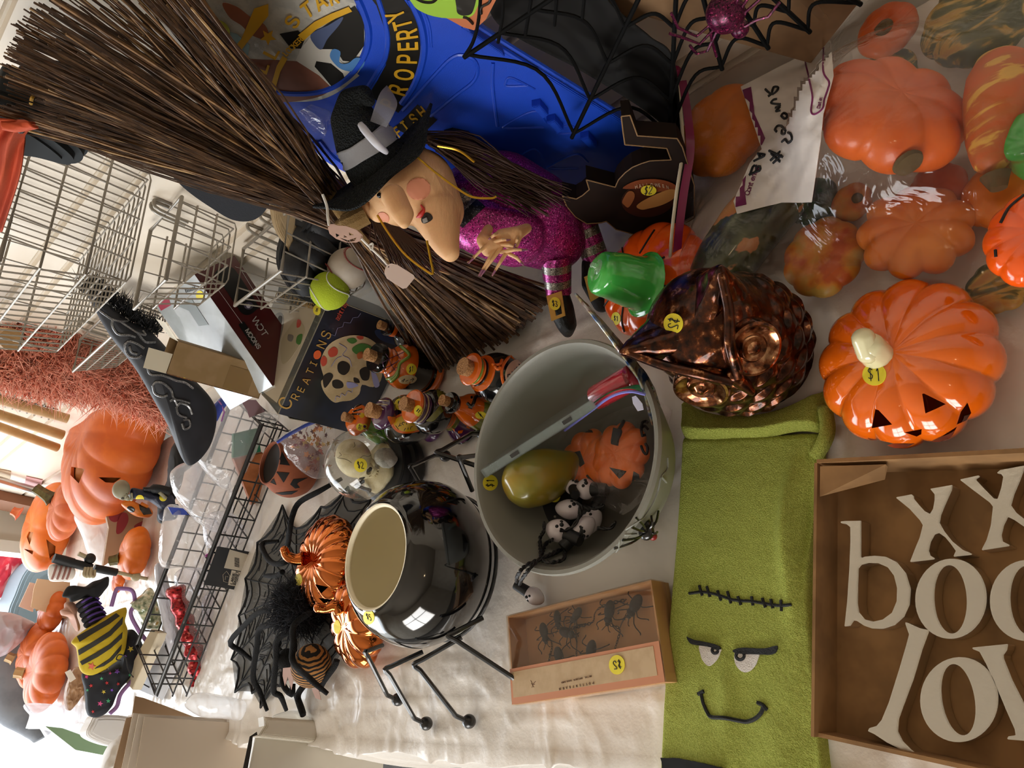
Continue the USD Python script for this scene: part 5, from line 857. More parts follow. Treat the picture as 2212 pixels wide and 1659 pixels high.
PR4 = [(0.26, 0), (0.28, 0.04), (0.26, 0.14), (0.40, 0.30), (0.46, 0.44), (0.42, 0.58), (0.26, 0.66), (0.20, 0.70), (0.24, 0.80), (0.20, 0.88)]
th, b_, H, ms = bottle("black bottle with a purple striped neck and a round yellow label reading 'Witch's Hair'", (938, 925), (806, 852), PR4, [(0, 0.16, 'foot', gP), (0.16, 0.30, 'lower_body', gB), (0.30, 0.68, 'body', gB), (0.68, 0.86, 'neck_bulb', gP, 0.10)], 0.42)
Hh = Hit(*[m.mesh for m in ms.values()]); Hn = Hit(ms[3].mesh); th.part('painted_stripe', strokes(Hn, [[G3(x0, y0), G3((x0 + x1) / 2, (y0 + y1) / 2 - 6), G3(x1, y1)] for x0, y0, x1, y1 in ((900, 800, 1000, 790), (905, 820, 1012, 830), (895, 850, 1015, 860), (890, 890, 1010, 890), (895, 915, 1000, 920), (905, 940, 970, 955))], 0.0014, 12), gW)
lo = th.part('label_border', patch(Hh, [G3(*q) for q in ((1000, 1010), (1050, 1010), (1130, 980), (1240, 985), (1300, 1030), (1290, 1090), (1240, 1125), (1150, 1140), (1080, 1130), (1030, 1080))], 0.0006, 3, smooth=40), gO, 30); lb = th.part('label', patch(Hh, [G3(*q) for q in ((1050, 1060), (1080, 1020), (1150, 1000), (1230, 1000), (1275, 1040), (1270, 1085), (1220, 1115), (1140, 1125), (1080, 1105))], 0.0011, 3, smooth=40), gY, 30)
if lb: lb.part('lettering', strokes(Hit(lb.mesh), [[G3(1062, 1080), G3(1085, 1110)], [G3(1085, 1090), G3(1100, 1060)], [G3(1092, 1082), G3(1108, 1078)], [G3(1125, 1075), G3(1112, 1065), G3(1122, 1052), G3(1134, 1058)], [G3(1135, 1030), G3(1150, 1072)], [G3(1144, 1055), G3(1156, 1045), G3(1166, 1062)], [G3(1170, 1030), G3(1172, 1040)], [G3(1195, 1035), G3(1182, 1042), G3(1192, 1050), G3(1180, 1060)], [G3(1128, 1118), G3(1140, 1098)], [G3(1158, 1112), G3(1160, 1095)], [G3(1178, 1110), G3(1180, 1092), G3(1195, 1086)]], 0.0009, 8), INK)
sticker(th, Hh, *G3(1100, 915), 12.5, '$1', (0.8, 0.1), (0, -1), 12.5)
PR5 = [(0.40, 0), (0.44, 0.03), (0.38, 0.10), (0.22, 0.26), (0.30, 0.36), (0.38, 0.44), (0.42, 0.58), (0.34, 0.68), (0.26, 0.72), (0.28, 0.88)]
th, b_, H, ms = bottle('tall bottle with black bulb, orange waist and olive leaves on a purple foot', (1005, 912), (880, 842), PR5, [(0, 0.045, 'foot_rim', gB, 0.01), (0.045, 0.22, 'foot', gP), (0.22, 0.27, 'waist_ring', gOl, 0.02), (0.27, 0.42, 'waist', gO), (0.42, 0.70, 'bulb', gB), (0.70, 0.735, 'neck_ring', gP, 0.05), (0.735, 0.755, 'neck_ring', gW, 0.05), (0.755, 0.80, 'neck_ring', gP, 0.05), (0.80, 0.82, 'neck_ring', gW, 0.04), (0.82, 0.88, 'lip', gO, 0.07)], 0.42)
Hh = Hit(*[m.mesh for m in ms.values()])
for p in ([(1400, 740), (1430, 760), (1440, 830), (1475, 900), (1495, 950), (1440, 960), (1410, 900), (1385, 830), (1382, 770)], [(1500, 900), (1430, 905), (1380, 960), (1330, 1020), (1310, 1045), (1360, 1040), (1400, 1000), (1450, 950), (1500, 930)]): th.part('leaf', patch(Hh, [G3(*q) for q in p], 0.0022, 3, smooth=40), gOl, 40)
th.part('painted_mark', cat(*[x for x in (patch(Hh, [G3(*q) for q in p], 0.0006, 2.5) for p in ([(1625, 1060), (1655, 1070), (1640, 1105), (1612, 1095)], [(1640, 1030), (1665, 1040), (1668, 1060), (1640, 1055)], [(1550, 1120), (1590, 1115), (1580, 1138), (1548, 1140)], [(1500, 1095), (1525, 1110), (1520, 1130)])) if x is not None]), gO, False); sticker(th, Hh, *G3(1240, 965), 9, '$1', (0.5, 0.5), (0.5, -0.6), 12)
PR6 = [(0.34, 0), (0.42, 0.05), (0.44, 0.2), (0.40, 0.36), (0.34, 0.5), (0.24, 0.62), (0.19, 0.74), (0.22, 0.88)]
th, b_, H, ms = bottle('small bottle with black-dotted orange top over an olive base and black drips', (1058, 897), (972, 812), PR6, [(0, 0.36, 'body', gOl), (0.36, 0.72, 'shoulder', gO), (0.72, 0.88, 'lip', gB, 0.08)], 0.40)
Hh = Hit(*[m.mesh for m in ms.values()]); th.part('painted_dot', cat(*[x for x in (patch(Hh, ell(*G3(x, y), 2.6, 2.6), 0.0005, 1.3) for x, y in ((1620, 690), (1668, 700), (1660, 752), (1595, 775), (1688, 792), (1607, 815), (1655, 860), (1700, 740), (1640, 800))) if x is not None]), gB, False)
th.part('painted_drip', strokes(Hh, [[G3(1615, 905), G3(1650, 930), G3(1670, 900), G3(1685, 860), G3(1720, 850), G3(1750, 830)], [G3(1630, 930), G3(1660, 940)]], 0.0045, 20), gB); sticker(th, Hh, *G3(1725, 998), 12, '$1', (0.6, 0.5), (-0.5, -0.7), 8)
PR7 = [(0.32, 0), (0.40, 0.08), (0.44, 0.28), (0.41, 0.48), (0.30, 0.62), (0.20, 0.68), (0.20, 0.80), (0.22, 0.88)]
th, b_, H, ms = bottle("round black bottle with orange neck rings and an orange-framed label reading 'Snake'", (1112, 832), (1006, 772), PR7, [(0, 0.62, 'body', gB), (0.62, 0.68, 'neck_ring', gO, 0.07), (0.68, 0.72, 'neck_ring', gB, 0.07), (0.72, 0.77, 'neck_ring', gO, 0.07), (0.77, 0.82, 'neck_ring', gLg, 0.07), (0.82, 0.88, 'lip', gO, 0.10)], 0.46, k=0.86)
Hh = Hit(*[m.mesh for m in ms.values()]); lp = [G3(*q) for q in ((1915, 680), (1940, 610), (1990, 570), (2050, 575), (2090, 610), (2080, 680), (2040, 740), (1985, 760), (1930, 740))]; lb = th.part('label', patch(Hh, lp, 0.0006, 3, smooth=40), mt('glaze_pink', 'cfa98f', 0.15, coat=0.7), 30)
fr_ = loop([G3(*q) for q in ((1890, 700), (1900, 610), (1960, 540), (2040, 545), (2100, 590), (2110, 660), (2070, 760), (1990, 800), (1920, 780))], 60); th.part('label_frame', cat(stroke(Hh, np.vstack([fr_, fr_[:1]]), 0.0042, None, 0.3, 7), stroke(Hh, [G3(1815, 600), G3(1850, 610), G3(1880, 600), G3(1890, 570)], 0.005, 14), stroke(Hh, [G3(1830, 620), G3(1860, 640), G3(1880, 625)], 0.005, 10)), gO, True)
if lb: lb.part('lettering', strokes(Hit(lb.mesh), [[G3(1955, 680), G3(1930, 690), G3(1950, 712), G3(1975, 715), G3(1985, 735), G3(1962, 745)], [G3(1965, 660), G3(1995, 690), G3(1990, 640), G3(2012, 668)], [G3(2010, 660), G3(2005, 625), G3(2032, 650)], [G3(2022, 600), G3(2045, 640)], [G3(2050, 605), G3(2030, 622), G3(2058, 628)], [G3(2080, 590), G3(2062, 600), G3(2072, 618), G3(2088, 606)]], 0.0016, 8), INK)
# ================================================================ twig broom
def cpt(px, py, depth):
    v = ray(px, py); return EYE + v * (depth / (v @ FW))
TWG = [mt(f'twig_{i}', c, 0.6, col2=c2, ns=60, bump=0.5, bs=300, bd=0.001) for i, (c, c2) in enumerate((('745032', '48301c'), ('8d683f', '5c4024'), ('583c22', '382414'), ('ab8858', '745636')))]
tie = onx(742, 446, 0.50); th = thing('twig_broom', 'large bundle of thin brown twigs tied at the waist, leaning behind the witch', 'broom', (0.47, 0.66, 0.0))
rg = np.random.default_rng(11)
LOWT = spline([(1182, 636), (1150, 672), (1118, 700), (1080, 735), (1030, 748), (990, 772), (952, 792)], 200); UPT = spline([(-40, 238), (0, 215), (10, 165), (18, 120), (30, 85), (50, 40), (90, 0), (170, -40), (260, -70), (300, -85), (345, -70), (375, -60)], 200)
pu = (onx(742, 446, 0.5) - onx(690, 385, 0.5)); pu /= np.linalg.norm(pu)
def twig(k, main=True):
    s = rg.random(); j = s + rg.normal(0, 0.10); u_ = np.clip(1 - j, 0, 1); lo = LOWT[int(np.clip(s, 0, 0.999) * 200)] + rg.normal(0, 9, 2) + (np.array([-1, -0.55]) * rg.random() ** 2 * 60); up_ = UPT[int(np.clip(1 - u_, 0, 0.999) * 200)] + rg.normal(0, 8, 2)
    L = onz(*lo, 0.004 + 0.035 * rg.random() ** 2); w = tie + pu * (0.026 * ((1 - u_) * 2 - 1) * -1) + np.array([rg.normal(0, 0.010), 0, 0]) + ZV * rg.normal(0, 0.003)
    up3 = onx(*up_, 0.545 - 0.13 * rg.random() ** 1.5); ext = 1.0 - 0.25 * rg.random() ** 3; up3 = w + (up3 - w) * ext
    d1 = (w - L); d2 = up3 - w; P = spline([L, L + d1 * 0.5 + rg.normal(0, 0.004, 3), w, w + d2 * 0.5 + rg.normal(0, 0.006, 3), up3], 11); r0 = 0.0009 + 0.0011 * rg.random(); return tube(P, np.linspace(r0 * 1.35, r0 * 0.55, 11), 4 if not main else 5)
for k in range(230): th.part('twig', twig(k), TWG[k % 4], 60)
th.part('twig_filling', cat([twig(k, False) for k in range(440)]), TWG[2], 60, kind='stuff')
BND = mt('fur_tan', '7d6238', 0.95, sheen=0.6, bump=0.8, bs=700); th.part('binding', cat([tube([tie + pu * (0.040 * np.cos(a)) + np.array([0.026, 0, 0.02]) * np.sin(a) + (ZV * 0.8 + np.array([0, -.2, 0])) * dz for a in np.linspace(0, 2 * np.pi, 30, endpoint=False)], 0.0042, 7, closed=True) for dz in (-0.012, -0.006, 0.0, 0.006, 0.012)]), BND)
th.part('binding_end', tube(spline([cpt(735, 490, 0.80), cpt(760, 478, 0.79), cpt(790, 462, 0.79)], 10), [0.008] * 3 + [0.011] * 7, 10), BND)
# ================================================================ witch doll
SKIN = mt('doll_skin', 'd9a878', 0.6, sss=0.1, bump=0.35, bs=120, bd=0.0015, stretch=(1, 1, 3)); BLS = mt('doll_blush', 'cf8565', 0.65); HATM = mt('burlap_black', '14191a', 0.95, sheen=0.3, bump=1.0, bs=500, bd=0.004, btype='voronoi'); RIB = mt('ribbon_grey', 'a9a9ad', 0.55, alpha=0.82); HAIR = mt('doll_hair', '3a2010', 0.6)
MAG = glitter('glitter_magenta', '4a0e38', 'b02a82', 'ff8ad8', 850.0, 0.45); SLV = glitter('glitter_silver', '4a4540', '9a938a', 'f0eae0', 1000.0, 0.6); BKG = glitter('glitter_black', '0a0a0b', '1c1c1e', '70706c', 900.0, 0.3); SHOE = mt('shoe_black', '100f0f', 0.5, bump=0.7, bs=140, bd=0.003); GLD = mt('buckle_gold', 'd6ad54', 0.45, 0.3)
WB_ = onz(1225, 560, 0); th = thing('witch_doll', 'witch doll with crooked black burlap hat, long chin and magenta glitter dress', 'witch doll', WB_)
def blob(parts, n=0.004, it=14):
    """One smooth skin over a chain of balls: pairs of (centre, radius)."""
    M = None
    for pr in parts:
        h = m3.Manifold.hull_points(np.vstack([ball(c, r, 2).vertices for c, r in pr])); M = h if M is None else M + h
    m = m_to_t(M.refine_to_length(n)); m.merge_vertices(); o = m.vertices.copy(); m = trimesh.smoothing.filter_taubin(m, iterations=it); v = m.vertices.copy(); far = np.linalg.norm(v - o, axis=1) > 2.5 * n; v[far] = o[far]; m.vertices = v; return m
def q(px, py, d, rpx): p = cpt(px, py, d); return (p, rpx * d / FPX)
body = blob([[q(968, 440, .85, 52), q(1010, 450, .86, 88)], [q(1010, 450, .86, 88), q(1080, 440, .87, 112)], [q(1080, 440, .87, 112), q(1145, 470, .885, 104)], [q(1145, 470, .885, 104), q(1195, 515, .90, 72)], [q(1040, 490, .83, 62), q(1110, 505, .85, 72)]], 0.006)
bd = th.part('dress', body, MAG, True); Hbd = Hit(body)
th.part('collar_band', patch(Hbd, [(985, 475), (1030, 432), (1048, 447), (1000, 492)], 0.0012, 5), BKG, 40); th.part('collar_band', patch(Hbd, [(975, 440), (1000, 405), (1030, 432), (988, 468)], 0.0010, 5), SLV, 40)
face = blob([[q(868, 415, .79, 74), q(905, 400, .79, 78)], [q(905, 400, .79, 78), q(945, 455, .785, 58)], [q(940, 455, .78, 56), q(962, 525, .765, 30)], [q(962, 525, .765, 30), q(972, 545, .76, 21)], [q(820, 455, .79, 26), q(845, 440, .79, 34)]], 0.004, 10)
fc = th.part('head', face, SKIN, True); Hf = Hit(face)
nose = blob([[q(850, 425, .735, 27), q(870, 462, .725, 24)], [q(870, 462, .725, 24), q(873, 482, .72, 12)]], 0.003, 8); th.part('nose', nose, SKIN, True)
for p, r, d in (((790, 452), 17, .79), ((908, 332), 16, .80)): th.part('ear', displace(hull(np.vstack([ball(cpt(*p, d), r * d / FPX, 2).vertices, ball(cpt(p[0] + 12, p[1] + 8, d), r * .7 * d / FPX, 2).vertices])), 0.001, 100), SKIN, True)
th.part('cheek', patch(Hf, ell(904, 408, 26, 24), 0.0006, 3), BLS, True); th.part('cheek', patch(Hf, ell(828, 470, 14, 11, 0.6), 0.0006, 3), BLS, True)
th.part('lips', tube([h[0] + h[1] * 0.001 for h in (Hf(*p) for p in spline([(910, 443), (916, 452), (913, 460), (908, 466), (902, 469)], 16)) if h], np.concatenate([np.linspace(.0008, .0028, 10), np.linspace(.0028, .001, 6)])[:16], 7), mt('lips_red', 'b3271c', 0.5)); th.part('mouth', patch(Hf, [(912, 468), (921, 459), (932, 464), (934, 474), (918, 483), (911, 478)], 0.0005, 2.5, smooth=24), DK, True); th.part('tooth', patch(Hf, [(915, 474), (923, 470), (926, 478), (917, 482)], 0.002, 2.5), mt('tooth_grey', '8f8a84', 0.5), 30)
for p in ((833, 418), (820, 422)): th.part('eye', ball(Hf(*p)[0] if Hf(*p) else cpt(*p, .74), 0.0028, 2), BLK, True)
e1 = 0.754 * RX - 0.657 * DN; eu = -0.66 * RX - 0.75 * DN; ec = -FW; e2 = ec * 0.86 - eu * 0.42; e2 /= np.linalg.norm(e2); hc = cpt(818, 362, .785)
nu_, nv_ = 14, 90; rr = np.linspace(0.034, 0.078, nu_)[:, None]; ph = np.linspace(0, 2 * np.pi, nv_, endpoint=False)[None]; wob = 1 + 0.05 * np.sin(3 * ph + 1) + 0.03 * np.sin(7 * ph); xx = rr * np.cos(ph) * wob; yy = rr * np.sin(ph) * wob * 0.72; lift = -0.012 * ((rr - 0.034) / 0.044) ** 2 * np.cos(2 * ph) * -1 + 0.004 * np.sin(5 * ph) * (rr - .034) / .044
th.part('hat_brim', thick(grid((hc + xx[..., None] * e1 + yy[..., None] * e2 + lift[..., None] * eu), close_v=True), 0.0025), HATM, True)
crown = blob([[q(815, 355, .785, 70), q(790, 310, .78, 66)], [q(790, 310, .78, 66), q(765, 265, .775, 50)], [q(765, 265, .775, 50), q(762, 225, .77, 34)], [q(762, 225, .77, 34), q(785, 205, .76, 20)], [q(785, 205, .76, 20), q(798, 218, .755, 12)]], 0.005, 10); th.part('hat_crown', crown, HATM, True); Hcr = Hit(crown)
th.part('hat_ribbon', patch(Hcr, [(726, 335), (760, 318), (800, 290), (840, 262), (862, 292), (835, 318), (790, 345), (745, 368)], 0.0015, 5, smooth=50), RIB, True)
th.part('ribbon_knot', tube(spline([cpt(778, 268, .725), cpt(795, 290, .722), cpt(815, 312, .724), cpt(836, 330, .735)], 14), [.003, .0035, .004, .004, .004, .004, .004, .004, .004, .004, .0038, .0034, .003, .0022], 8), mt('ribbon_white', 'c9c9d2', 0.5), True)
th.part('ribbon_tail', thick(grid(np.stack([spline([cpt(800, 262, .73), cpt(812, 225, .728), cpt(822, 200, .73), cpt(835, 185, .74)], 14), spline([cpt(835, 275, .73), cpt(850, 248, .725), cpt(858, 225, .73), cpt(850, 205, .74)], 14)], 1)), 0.0006), mt('ribbon_sheer', '8f8f9a', 0.5, alpha=0.5), True)
hs = []
for k in range(105):
    a = rg.random(); st = np.array([905, 290]) + np.array([40, 28]) * a + rg.normal(0, 4, 2); b1_ = np.array([1010 + 30 * a, 300 + 95 * a]) + rg.normal(0, 8, 2); en = np.array([1235 - 60 * rg.random(), 400 + 50 * rg.random()]) if a < .62 else np.array([1190 - 60 * rg.random() ** 2, 470 - 40 * rg.random()]); d0 = .775 + rg.normal(0, .008); mid_ = (b1_ + en) / 2 + rg.normal(0, 6, 2)
    def sd(p, dflt):
        h = Hbd(*p); return min(dflt, (h[0] - EYE) @ FW - 0.003 - 0.006 * rg.random()) if h else dflt
    hs.append(tube(spline([cpt(*st, d0), cpt(*b1_, sd(b1_, .79)), cpt(*mid_, sd(mid_, .80)), cpt(*en, sd(en, .82))], 9), [.0009] * 8 + [.0003], 3))
for k in range(90):
    a = rg.random(); st = np.array([800, 468]) + np.array([60, 22]) * a; en = np.array([850 + 110 * a, 560 + 45 * rg.random()]) + rg.normal(0, 9, 2); hs.append(tube(spline([cpt(*st, .80), cpt(*((st + en) / 2 + rg.normal(0, 7, 2)), .80), cpt(*en, .805)], 7), [.0009] * 6 + [.0003], 3))
th.part('hair', cat(hs), HAIR, True, kind='stuff')
TIN = mt('tinsel_gold', 'c79a2a', 0.3, 0.7)
for p in ([(900, 338), (935, 368), (985, 405), (1020, 425), (1060, 428), (1072, 424)], [(815, 465), (840, 505), (875, 550), (920, 585), (935, 590), (930, 560), (922, 520)], [(945, 315), (990, 325), (1025, 350)]): th.part('tinsel', tube(spline([cpt(*a, .745) for a in p], 24), 0.0012, 5), TIN)
def cc5(x, y, d): return cpt(820 + x / 5.027, 320 + y / 5.027, d)
dh = 0.772
def hand(palm, wrist, fingers):
    parts = [[(cc5(*p, dh + 0.006), r * dh / FPX) for p, r in palm], [(cc5(*palm[0][0], dh + 0.006), palm[0][1] * dh / FPX), (cc5(*wrist, dh + 0.03), 11 * dh / FPX)]]
    for b_, t_ in fingers:
        m_ = (np.array(b_) + t_) / 2 + np.array([6, -14]); parts += [[(cc5(*b_, dh + 0.003), 4.6 * dh / FPX), (cc5(*m_, dh - 0.004), 3.8 * dh / FPX)], [(cc5(*m_, dh - 0.004), 3.8 * dh / FPX), (cc5(*t_, dh - 0.002), 1.9 * dh / FPX)]]
    h_ = th.part('hand', blob(parts, 0.0022, 5), SKIN, True)
    for b_, t_ in fingers: h_.part('fingernail', tube([cc5(*(np.array(t_) * .8 + np.array(b_) * .2), dh - 0.0045), cc5(*(np.array(t_) * 1.04 - np.array(b_) * .04), dh - 0.003)], [0.0013, 0.0005], 6), mt('nail_glitter', '8f5a78', 0.25, 0.4))
hand([((1120, 1000), 14), ((1180, 1100), 16), ((1290, 1060), 13)], (1180, 880), [((1210, 1010), (970, 1245)), ((1270, 1080), (1080, 1380)), ((1320, 1080), (1100, 1385)), ((1380, 1130), (1225, 1380)), ((1285, 925), (1185, 990))])
hand([((1480, 930), 16), ((1330, 960), 17), ((1440, 1040), 15)], (1600, 870), [((1230, 1020), (1415, 995)), ((1310, 1045), (1490, 1085)), ((1320, 1130), (1600, 1105)), ((1410, 1150), (1560, 1265)), ((1500, 960), (1470, 1060))])
def legs(a, b_, ra, rb, da, db, nb=5):
    A_, B__ = cpt(*a, da), cpt(*b_, db)
    for k in range(nb):
        t0, t1 = k / nb, (k + 1) / nb; th.part('leg_band', tube([A_ + (B__ - A_) * t for t in (t0, (t0 + t1) / 2, t1)], [(ra + (rb - ra) * t) * da / FPX for t in (t0, (t0 + t1) / 2, t1)], 24), MAG if k % 2 == 0 else SLV, 40)
legs((1200, 552), (1207, 634), 35, 28, .885, .905); legs((1255, 478), (1290, 565), 33, 28, .90, .91)
shoe = blob([[q(1207, 640, .905, 24), q(1213, 668, .90, 27)], [q(1213, 668, .90, 27), q(1224, 700, .905, 22)], [q(1224, 700, .905, 22), q(1226, 716, .912, 13)]], 0.004, 8); s1 = th.part('shoe', shoe, SHOE, True); Hsh = Hit(shoe)
def buckle(H, P, Q): 
    h = H(*np.mean(P, 0)); poly = slab(P, h[0] + h[1] * 0.0015, h[1], 0.0016, [Q], 0.0004); return poly
s1.part('buckle', buckle(Hsh, [(1181, 640), (1214, 629), (1222, 682), (1192, 694)], [(1198, 662), (1212, 657), (1215, 678), (1202, 683)]), GLD, 30)
hq = Hsh(1199, 655); sticker(th, Hit(slab(ell(1199, 656, 16, 16), hq[0] + hq[1] * 0.0035, hq[1], 0.0003)), 1199, 656, 12, '$3', (0.9, 0.2), (-0.1, -1), 14)
shoe2 = blob([[q(1280, 572, .91, 24), q(1285, 610, .91, 29)], [q(1285, 610, .91, 29), q(1300, 655, .915, 20)]], 0.004, 8); s2 = th.part('shoe', shoe2, SHOE, True); Hs2 = Hit(shoe2); s2.part('buckle', buckle(Hs2, [(1262, 598), (1285, 588), (1296, 640), (1276, 652)], [(1274, 612), (1284, 608), (1288, 630), (1280, 634)]), GLD, 30)
# tags tied to the hat
WDT = mt('tag_wood', 'cfaea0', 0.7, col2='c7a598', ns=40); A = cpt(748, 506, .735); nrm = -ray(748, 506)
th = thing('pumpkin_tag', 'pale wooden pumpkin-shaped tag with cut-out face hanging from the hat by white string', 'tag', A)
tg = th.part('disc', slab([(708, 492), (714, 484), (722, 484), (730, 487), (748, 488), (770, 496), (784, 508), (785, 517), (770, 524), (748, 524), (726, 516), (712, 505)], A, nrm, 0.0022, [[(725, 504), (733, 508), (727, 512)], [(754, 502), (764, 507), (755, 508)], [(743, 508), (750, 512), (743, 513)], [(735, 514), (752, 519), (770, 513), (766, 520), (752, 523)]], 0.0004), WDT, 30)
WS = mt('string_white', 'd8d4cc', 0.8); th.part('string', tube(spline([cpt(697, 420, .735), cpt(706, 445, .735), cpt(708, 468, .733), cpt(711, 487, .733)], 14), 0.0014, 6), WS)
A = cpt(865, 597, .76); nrm = -ray(865, 597) + 0.25 * RX
th = thing('price_tag', 'blank pinkish white paper price tag on a string below the wooden pumpkin tag', 'tag', A)
th.part('paper', slab([(832, 580), (836, 572), (845, 569), (858, 572), (893, 594), (896, 600), (878, 622), (870, 624), (836, 602), (830, 590)], A, nrm, 0.0007, [ell(839, 576, 2, 2, 0, 10)]), mt('tag_paper', 'd8c2b8', 0.8), 30)
th.part('string', cat(tube(spline([cpt(780, 515, .735), cpt(800, 535, .745), cpt(822, 556, .755), cpt(839, 575, .76)], 14), 0.0011, 6), tube(spline([cpt(797, 530, .742), cpt(805, 526, .742), cpt(803, 540, .742), cpt(797, 530, .742)], 12), 0.0011, 5)), WS)
# ================================================================ inflatable pumpkins
VIN = mt('vinyl_orange', 'f65c10', 0.16, coat=0.7); VGR = mt('vinyl_green', '45b04a', 0.14, coat=0.8); VCL = film('valve_clear', 'f4fff4', 0.12, 1.2, 0.05)
inf = pumpkin(0.92, 12, 0.05, 0.10, power=0.8, nu=60, per=12)
def inflatable(box, z, label, stem, lines, stick=None, valve=None):
    s, p = fit(inf, box, z); p = np.array([p[0], p[1], z]); m = inf.copy(); m.vertices = m.vertices * s + p; th = thing('inflatable_pumpkin', label, 'inflatable pumpkin', p); th.part('body', m, VIN, 60); H = Hit(m)
    th.part('printed_line', strokes(H, lines, 0.0022, 12), INK)
    a, b_, ra, rb = stem; Pa, Pb = cpt(*a[:2], a[2]), cpt(*b_[:2], b_[2]); d = Pb - Pa; L = np.linalg.norm(d); k = a[2] / FPX; pr = np.array([(0, -0.1), (ra * 1.18, -0.02), (ra * 1.22, 0.02), (ra * 1.05, 0.10), (ra * 0.98, 0.4), (rb * 1.0, 0.72), (rb * 0.96, 0.90), (rb * 0.8, 1.0), (rb * 0.35, 1.03), (0, 1.02)], float); pr[:, 0] *= k; pr[:, 1] *= L; st_ = displace(xf(lathe(spline(pr, 40), 40), to_axis(d / L), Pa), 0.0022, 45, 4); th.part('stem', st_, VGR, True); Hs_ = Hit(st_)
    if valve:
        h = Hs_(*valve)
        if h: th.part('valve', xf(lathe([(0, 0), (.0075, 0), (.008, .001), (.0045, .0025), (.0028, .003), (.0028, .008), (.0018, .009), (0, .009)], 20), to_axis(h[1]), h[0]), VCL, True)
    if stick: sticker(th, H, *stick, 10, '$1', (0.8, 0.2), (0, -1), 14)
I2 = lambda x, y: (1240 + x / 3.77, 480 + y / 3.77)
inflatable((1298, 485, 1540, 728), 0.0, 'orange inflatable pumpkin with a crinkled green stem, half hidden by the gourd bag', ((1392, 615, .80), (1290, 588, .775), 56, 49), [[I2(655, 65), I2(600, 150), I2(535, 255)], [I2(640, 335), I2(740, 285)], [I2(640, 495), I2(745, 520)], [I2(385, 155), I2(400, 255)], [I2(540, 650), I2(590, 740)], [I2(400, 690), I2(390, 800), I2(410, 890)], [I2(290, 620), I2(250, 680)]], (1331, 688), (1293, 577))
inflatable((2137, 385, 2390, 640), 0.055, 'orange inflatable pumpkin with green stem cut off by the picture edge, on the gourd bag', ((2290, 350, .60), (2196, 290, .575), 70, 52), [[(2162, 482), (2180, 450), (2212, 422)], [(2152, 555), (2151, 540)]], None, (2207, 228))
# ================================================================ gourds in a zip bag
GO = [mt('gourd_orange', 'e5851a', 0.45, coat=0.15, col2='d8720f', ns=18), mt('gourd_red', 'dd6612', 0.42, coat=0.15, col2='c8530c', ns=14), mt('gourd_mottled', 'd98a2e', 0.45, ramp=[(0.38, 'c2591c'), (0.5, 'd98a2e'), (0.62, 'c9a04a')], ns=38), mt('gourd_striped_green', '6f6a2c', 0.5, ramp=[(0.36, '33401c'), (0.46, '5c5a22'), (0.52, 'b9953f'), (0.66, 'a9762e')], ns=50, stretch=(1, 0.3, 1), dist=1.5), mt('gourd_green_dark', '3a4420', 0.3, coat=0.4, ramp=[(0.40, '232e18'), (0.56, '4a5526'), (0.575, 'd08a4a'), (0.7, 'd9a064')], ns=26, stretch=(1.0, .5, 1)), mt('gourd_pear', 'c9702c', 0.5, ramp=[(0.40, 'c25c22'), (0.52, 'b9642a'), (0.56, 'd9a848'), (0.7, 'caa04a')], ns=45, stretch=(1.6, .25, .6), dist=.6)]
GM = []
def gourd(label, box, z, mat, ribs=9, depth=0.06, h=0.85, axis=None, seed=0, stem=None, dim=0.16):
    base = pumpkin(h, ribs, depth, dim, power=0.9, nu=48, per=10, seed=seed, uneven=0.06); base.apply_translation([0, 0, -h / 2])
    if axis is not None: base = xf(base, to_axis(axis))
    base.apply_translation([0, 0, -base.bounds[0][2]]); s, p = fit(base, box, z); p = np.array([p[0], p[1], z]); m = base.copy(); m.vertices = m.vertices * s + p; m = displace(m, 0.0016, 40, seed); GM.append(m); th = thing('gourd', label, 'gourd', p); b_ = th.part('skin', m, mat, True); H = Hit(m)
    if stem:
        h_ = H(*stem[0]); 
        if h_: th.part('stem' if len(stem) == 2 else 'blossom_end', displace(xf(lathe([(0, -.002), (stem[1], -.001), (stem[1] * .9, .002), (stem[1] * .5, .004), (0, .004)], 16), to_axis(h_[1]), h_[0]), 0.001, 200), mt('gourd_stem', '5a4a2a', 0.9), 40)
    return th, H
hx_ = HV
gourd('smooth pale orange gourd at the zip end of the bag', (1476, 165, 1645, 400), 0.004, GO[0], 7, 0.06, 0.95, None, 1)
gourd('large ribbed red-orange acorn gourd in the middle of the bag', (1785, 92, 2068, 405), 0.022, GO[1], 8, 0.12, 1.0, np.array([0.2, -0.75, 0.65]), 2, ((1962, 352), .012))
gourd('small round orange gourd with a dark blossom spot at the top of the bag', (1850, 4, 1986, 128), 0.02, GO[1], 8, 0.03, 0.9, None, 3, ((1910, 60), .009, 1))
gourd('round gourd streaked green and tan at the picture corner', (1990, -70, 2245, 150), 0.01, GO[3], 10, 0.05, 0.85, None, 4)
gourd('lumpy ribbed orange pumpkin gourd nearest the ceramic pumpkin', (1856, 396, 2102, 612), 0.008, GO[0], 9, 0.14, 0.85, np.array([0.1, -0.3, 0.9]), 5)
gourd('mottled orange and yellow gourd beside the owl', (1690, 470, 1872, 642), 0.004, GO[2], 9, 0.07, 0.85, None, 6)
gourd('smooth orange gourd under the striped pear gourd', (2088, 330, 2245, 510), 0.004, GO[0], 8, 0.04, 0.85, None, 7)
gourd('dull green and yellow gourd under the inflatable pumpkin at the edge', (2085, 560, 2230, 680), 0.003, GO[3], 8, 0.08, 0.8, None, 8)
gourd('small tan-orange gourd wedged beside the big acorn gourd', (1795, 395, 1885, 478), 0.003, GO[2], 7, 0.04, 0.9, None, 12, ((1852, 428), .005, 1))
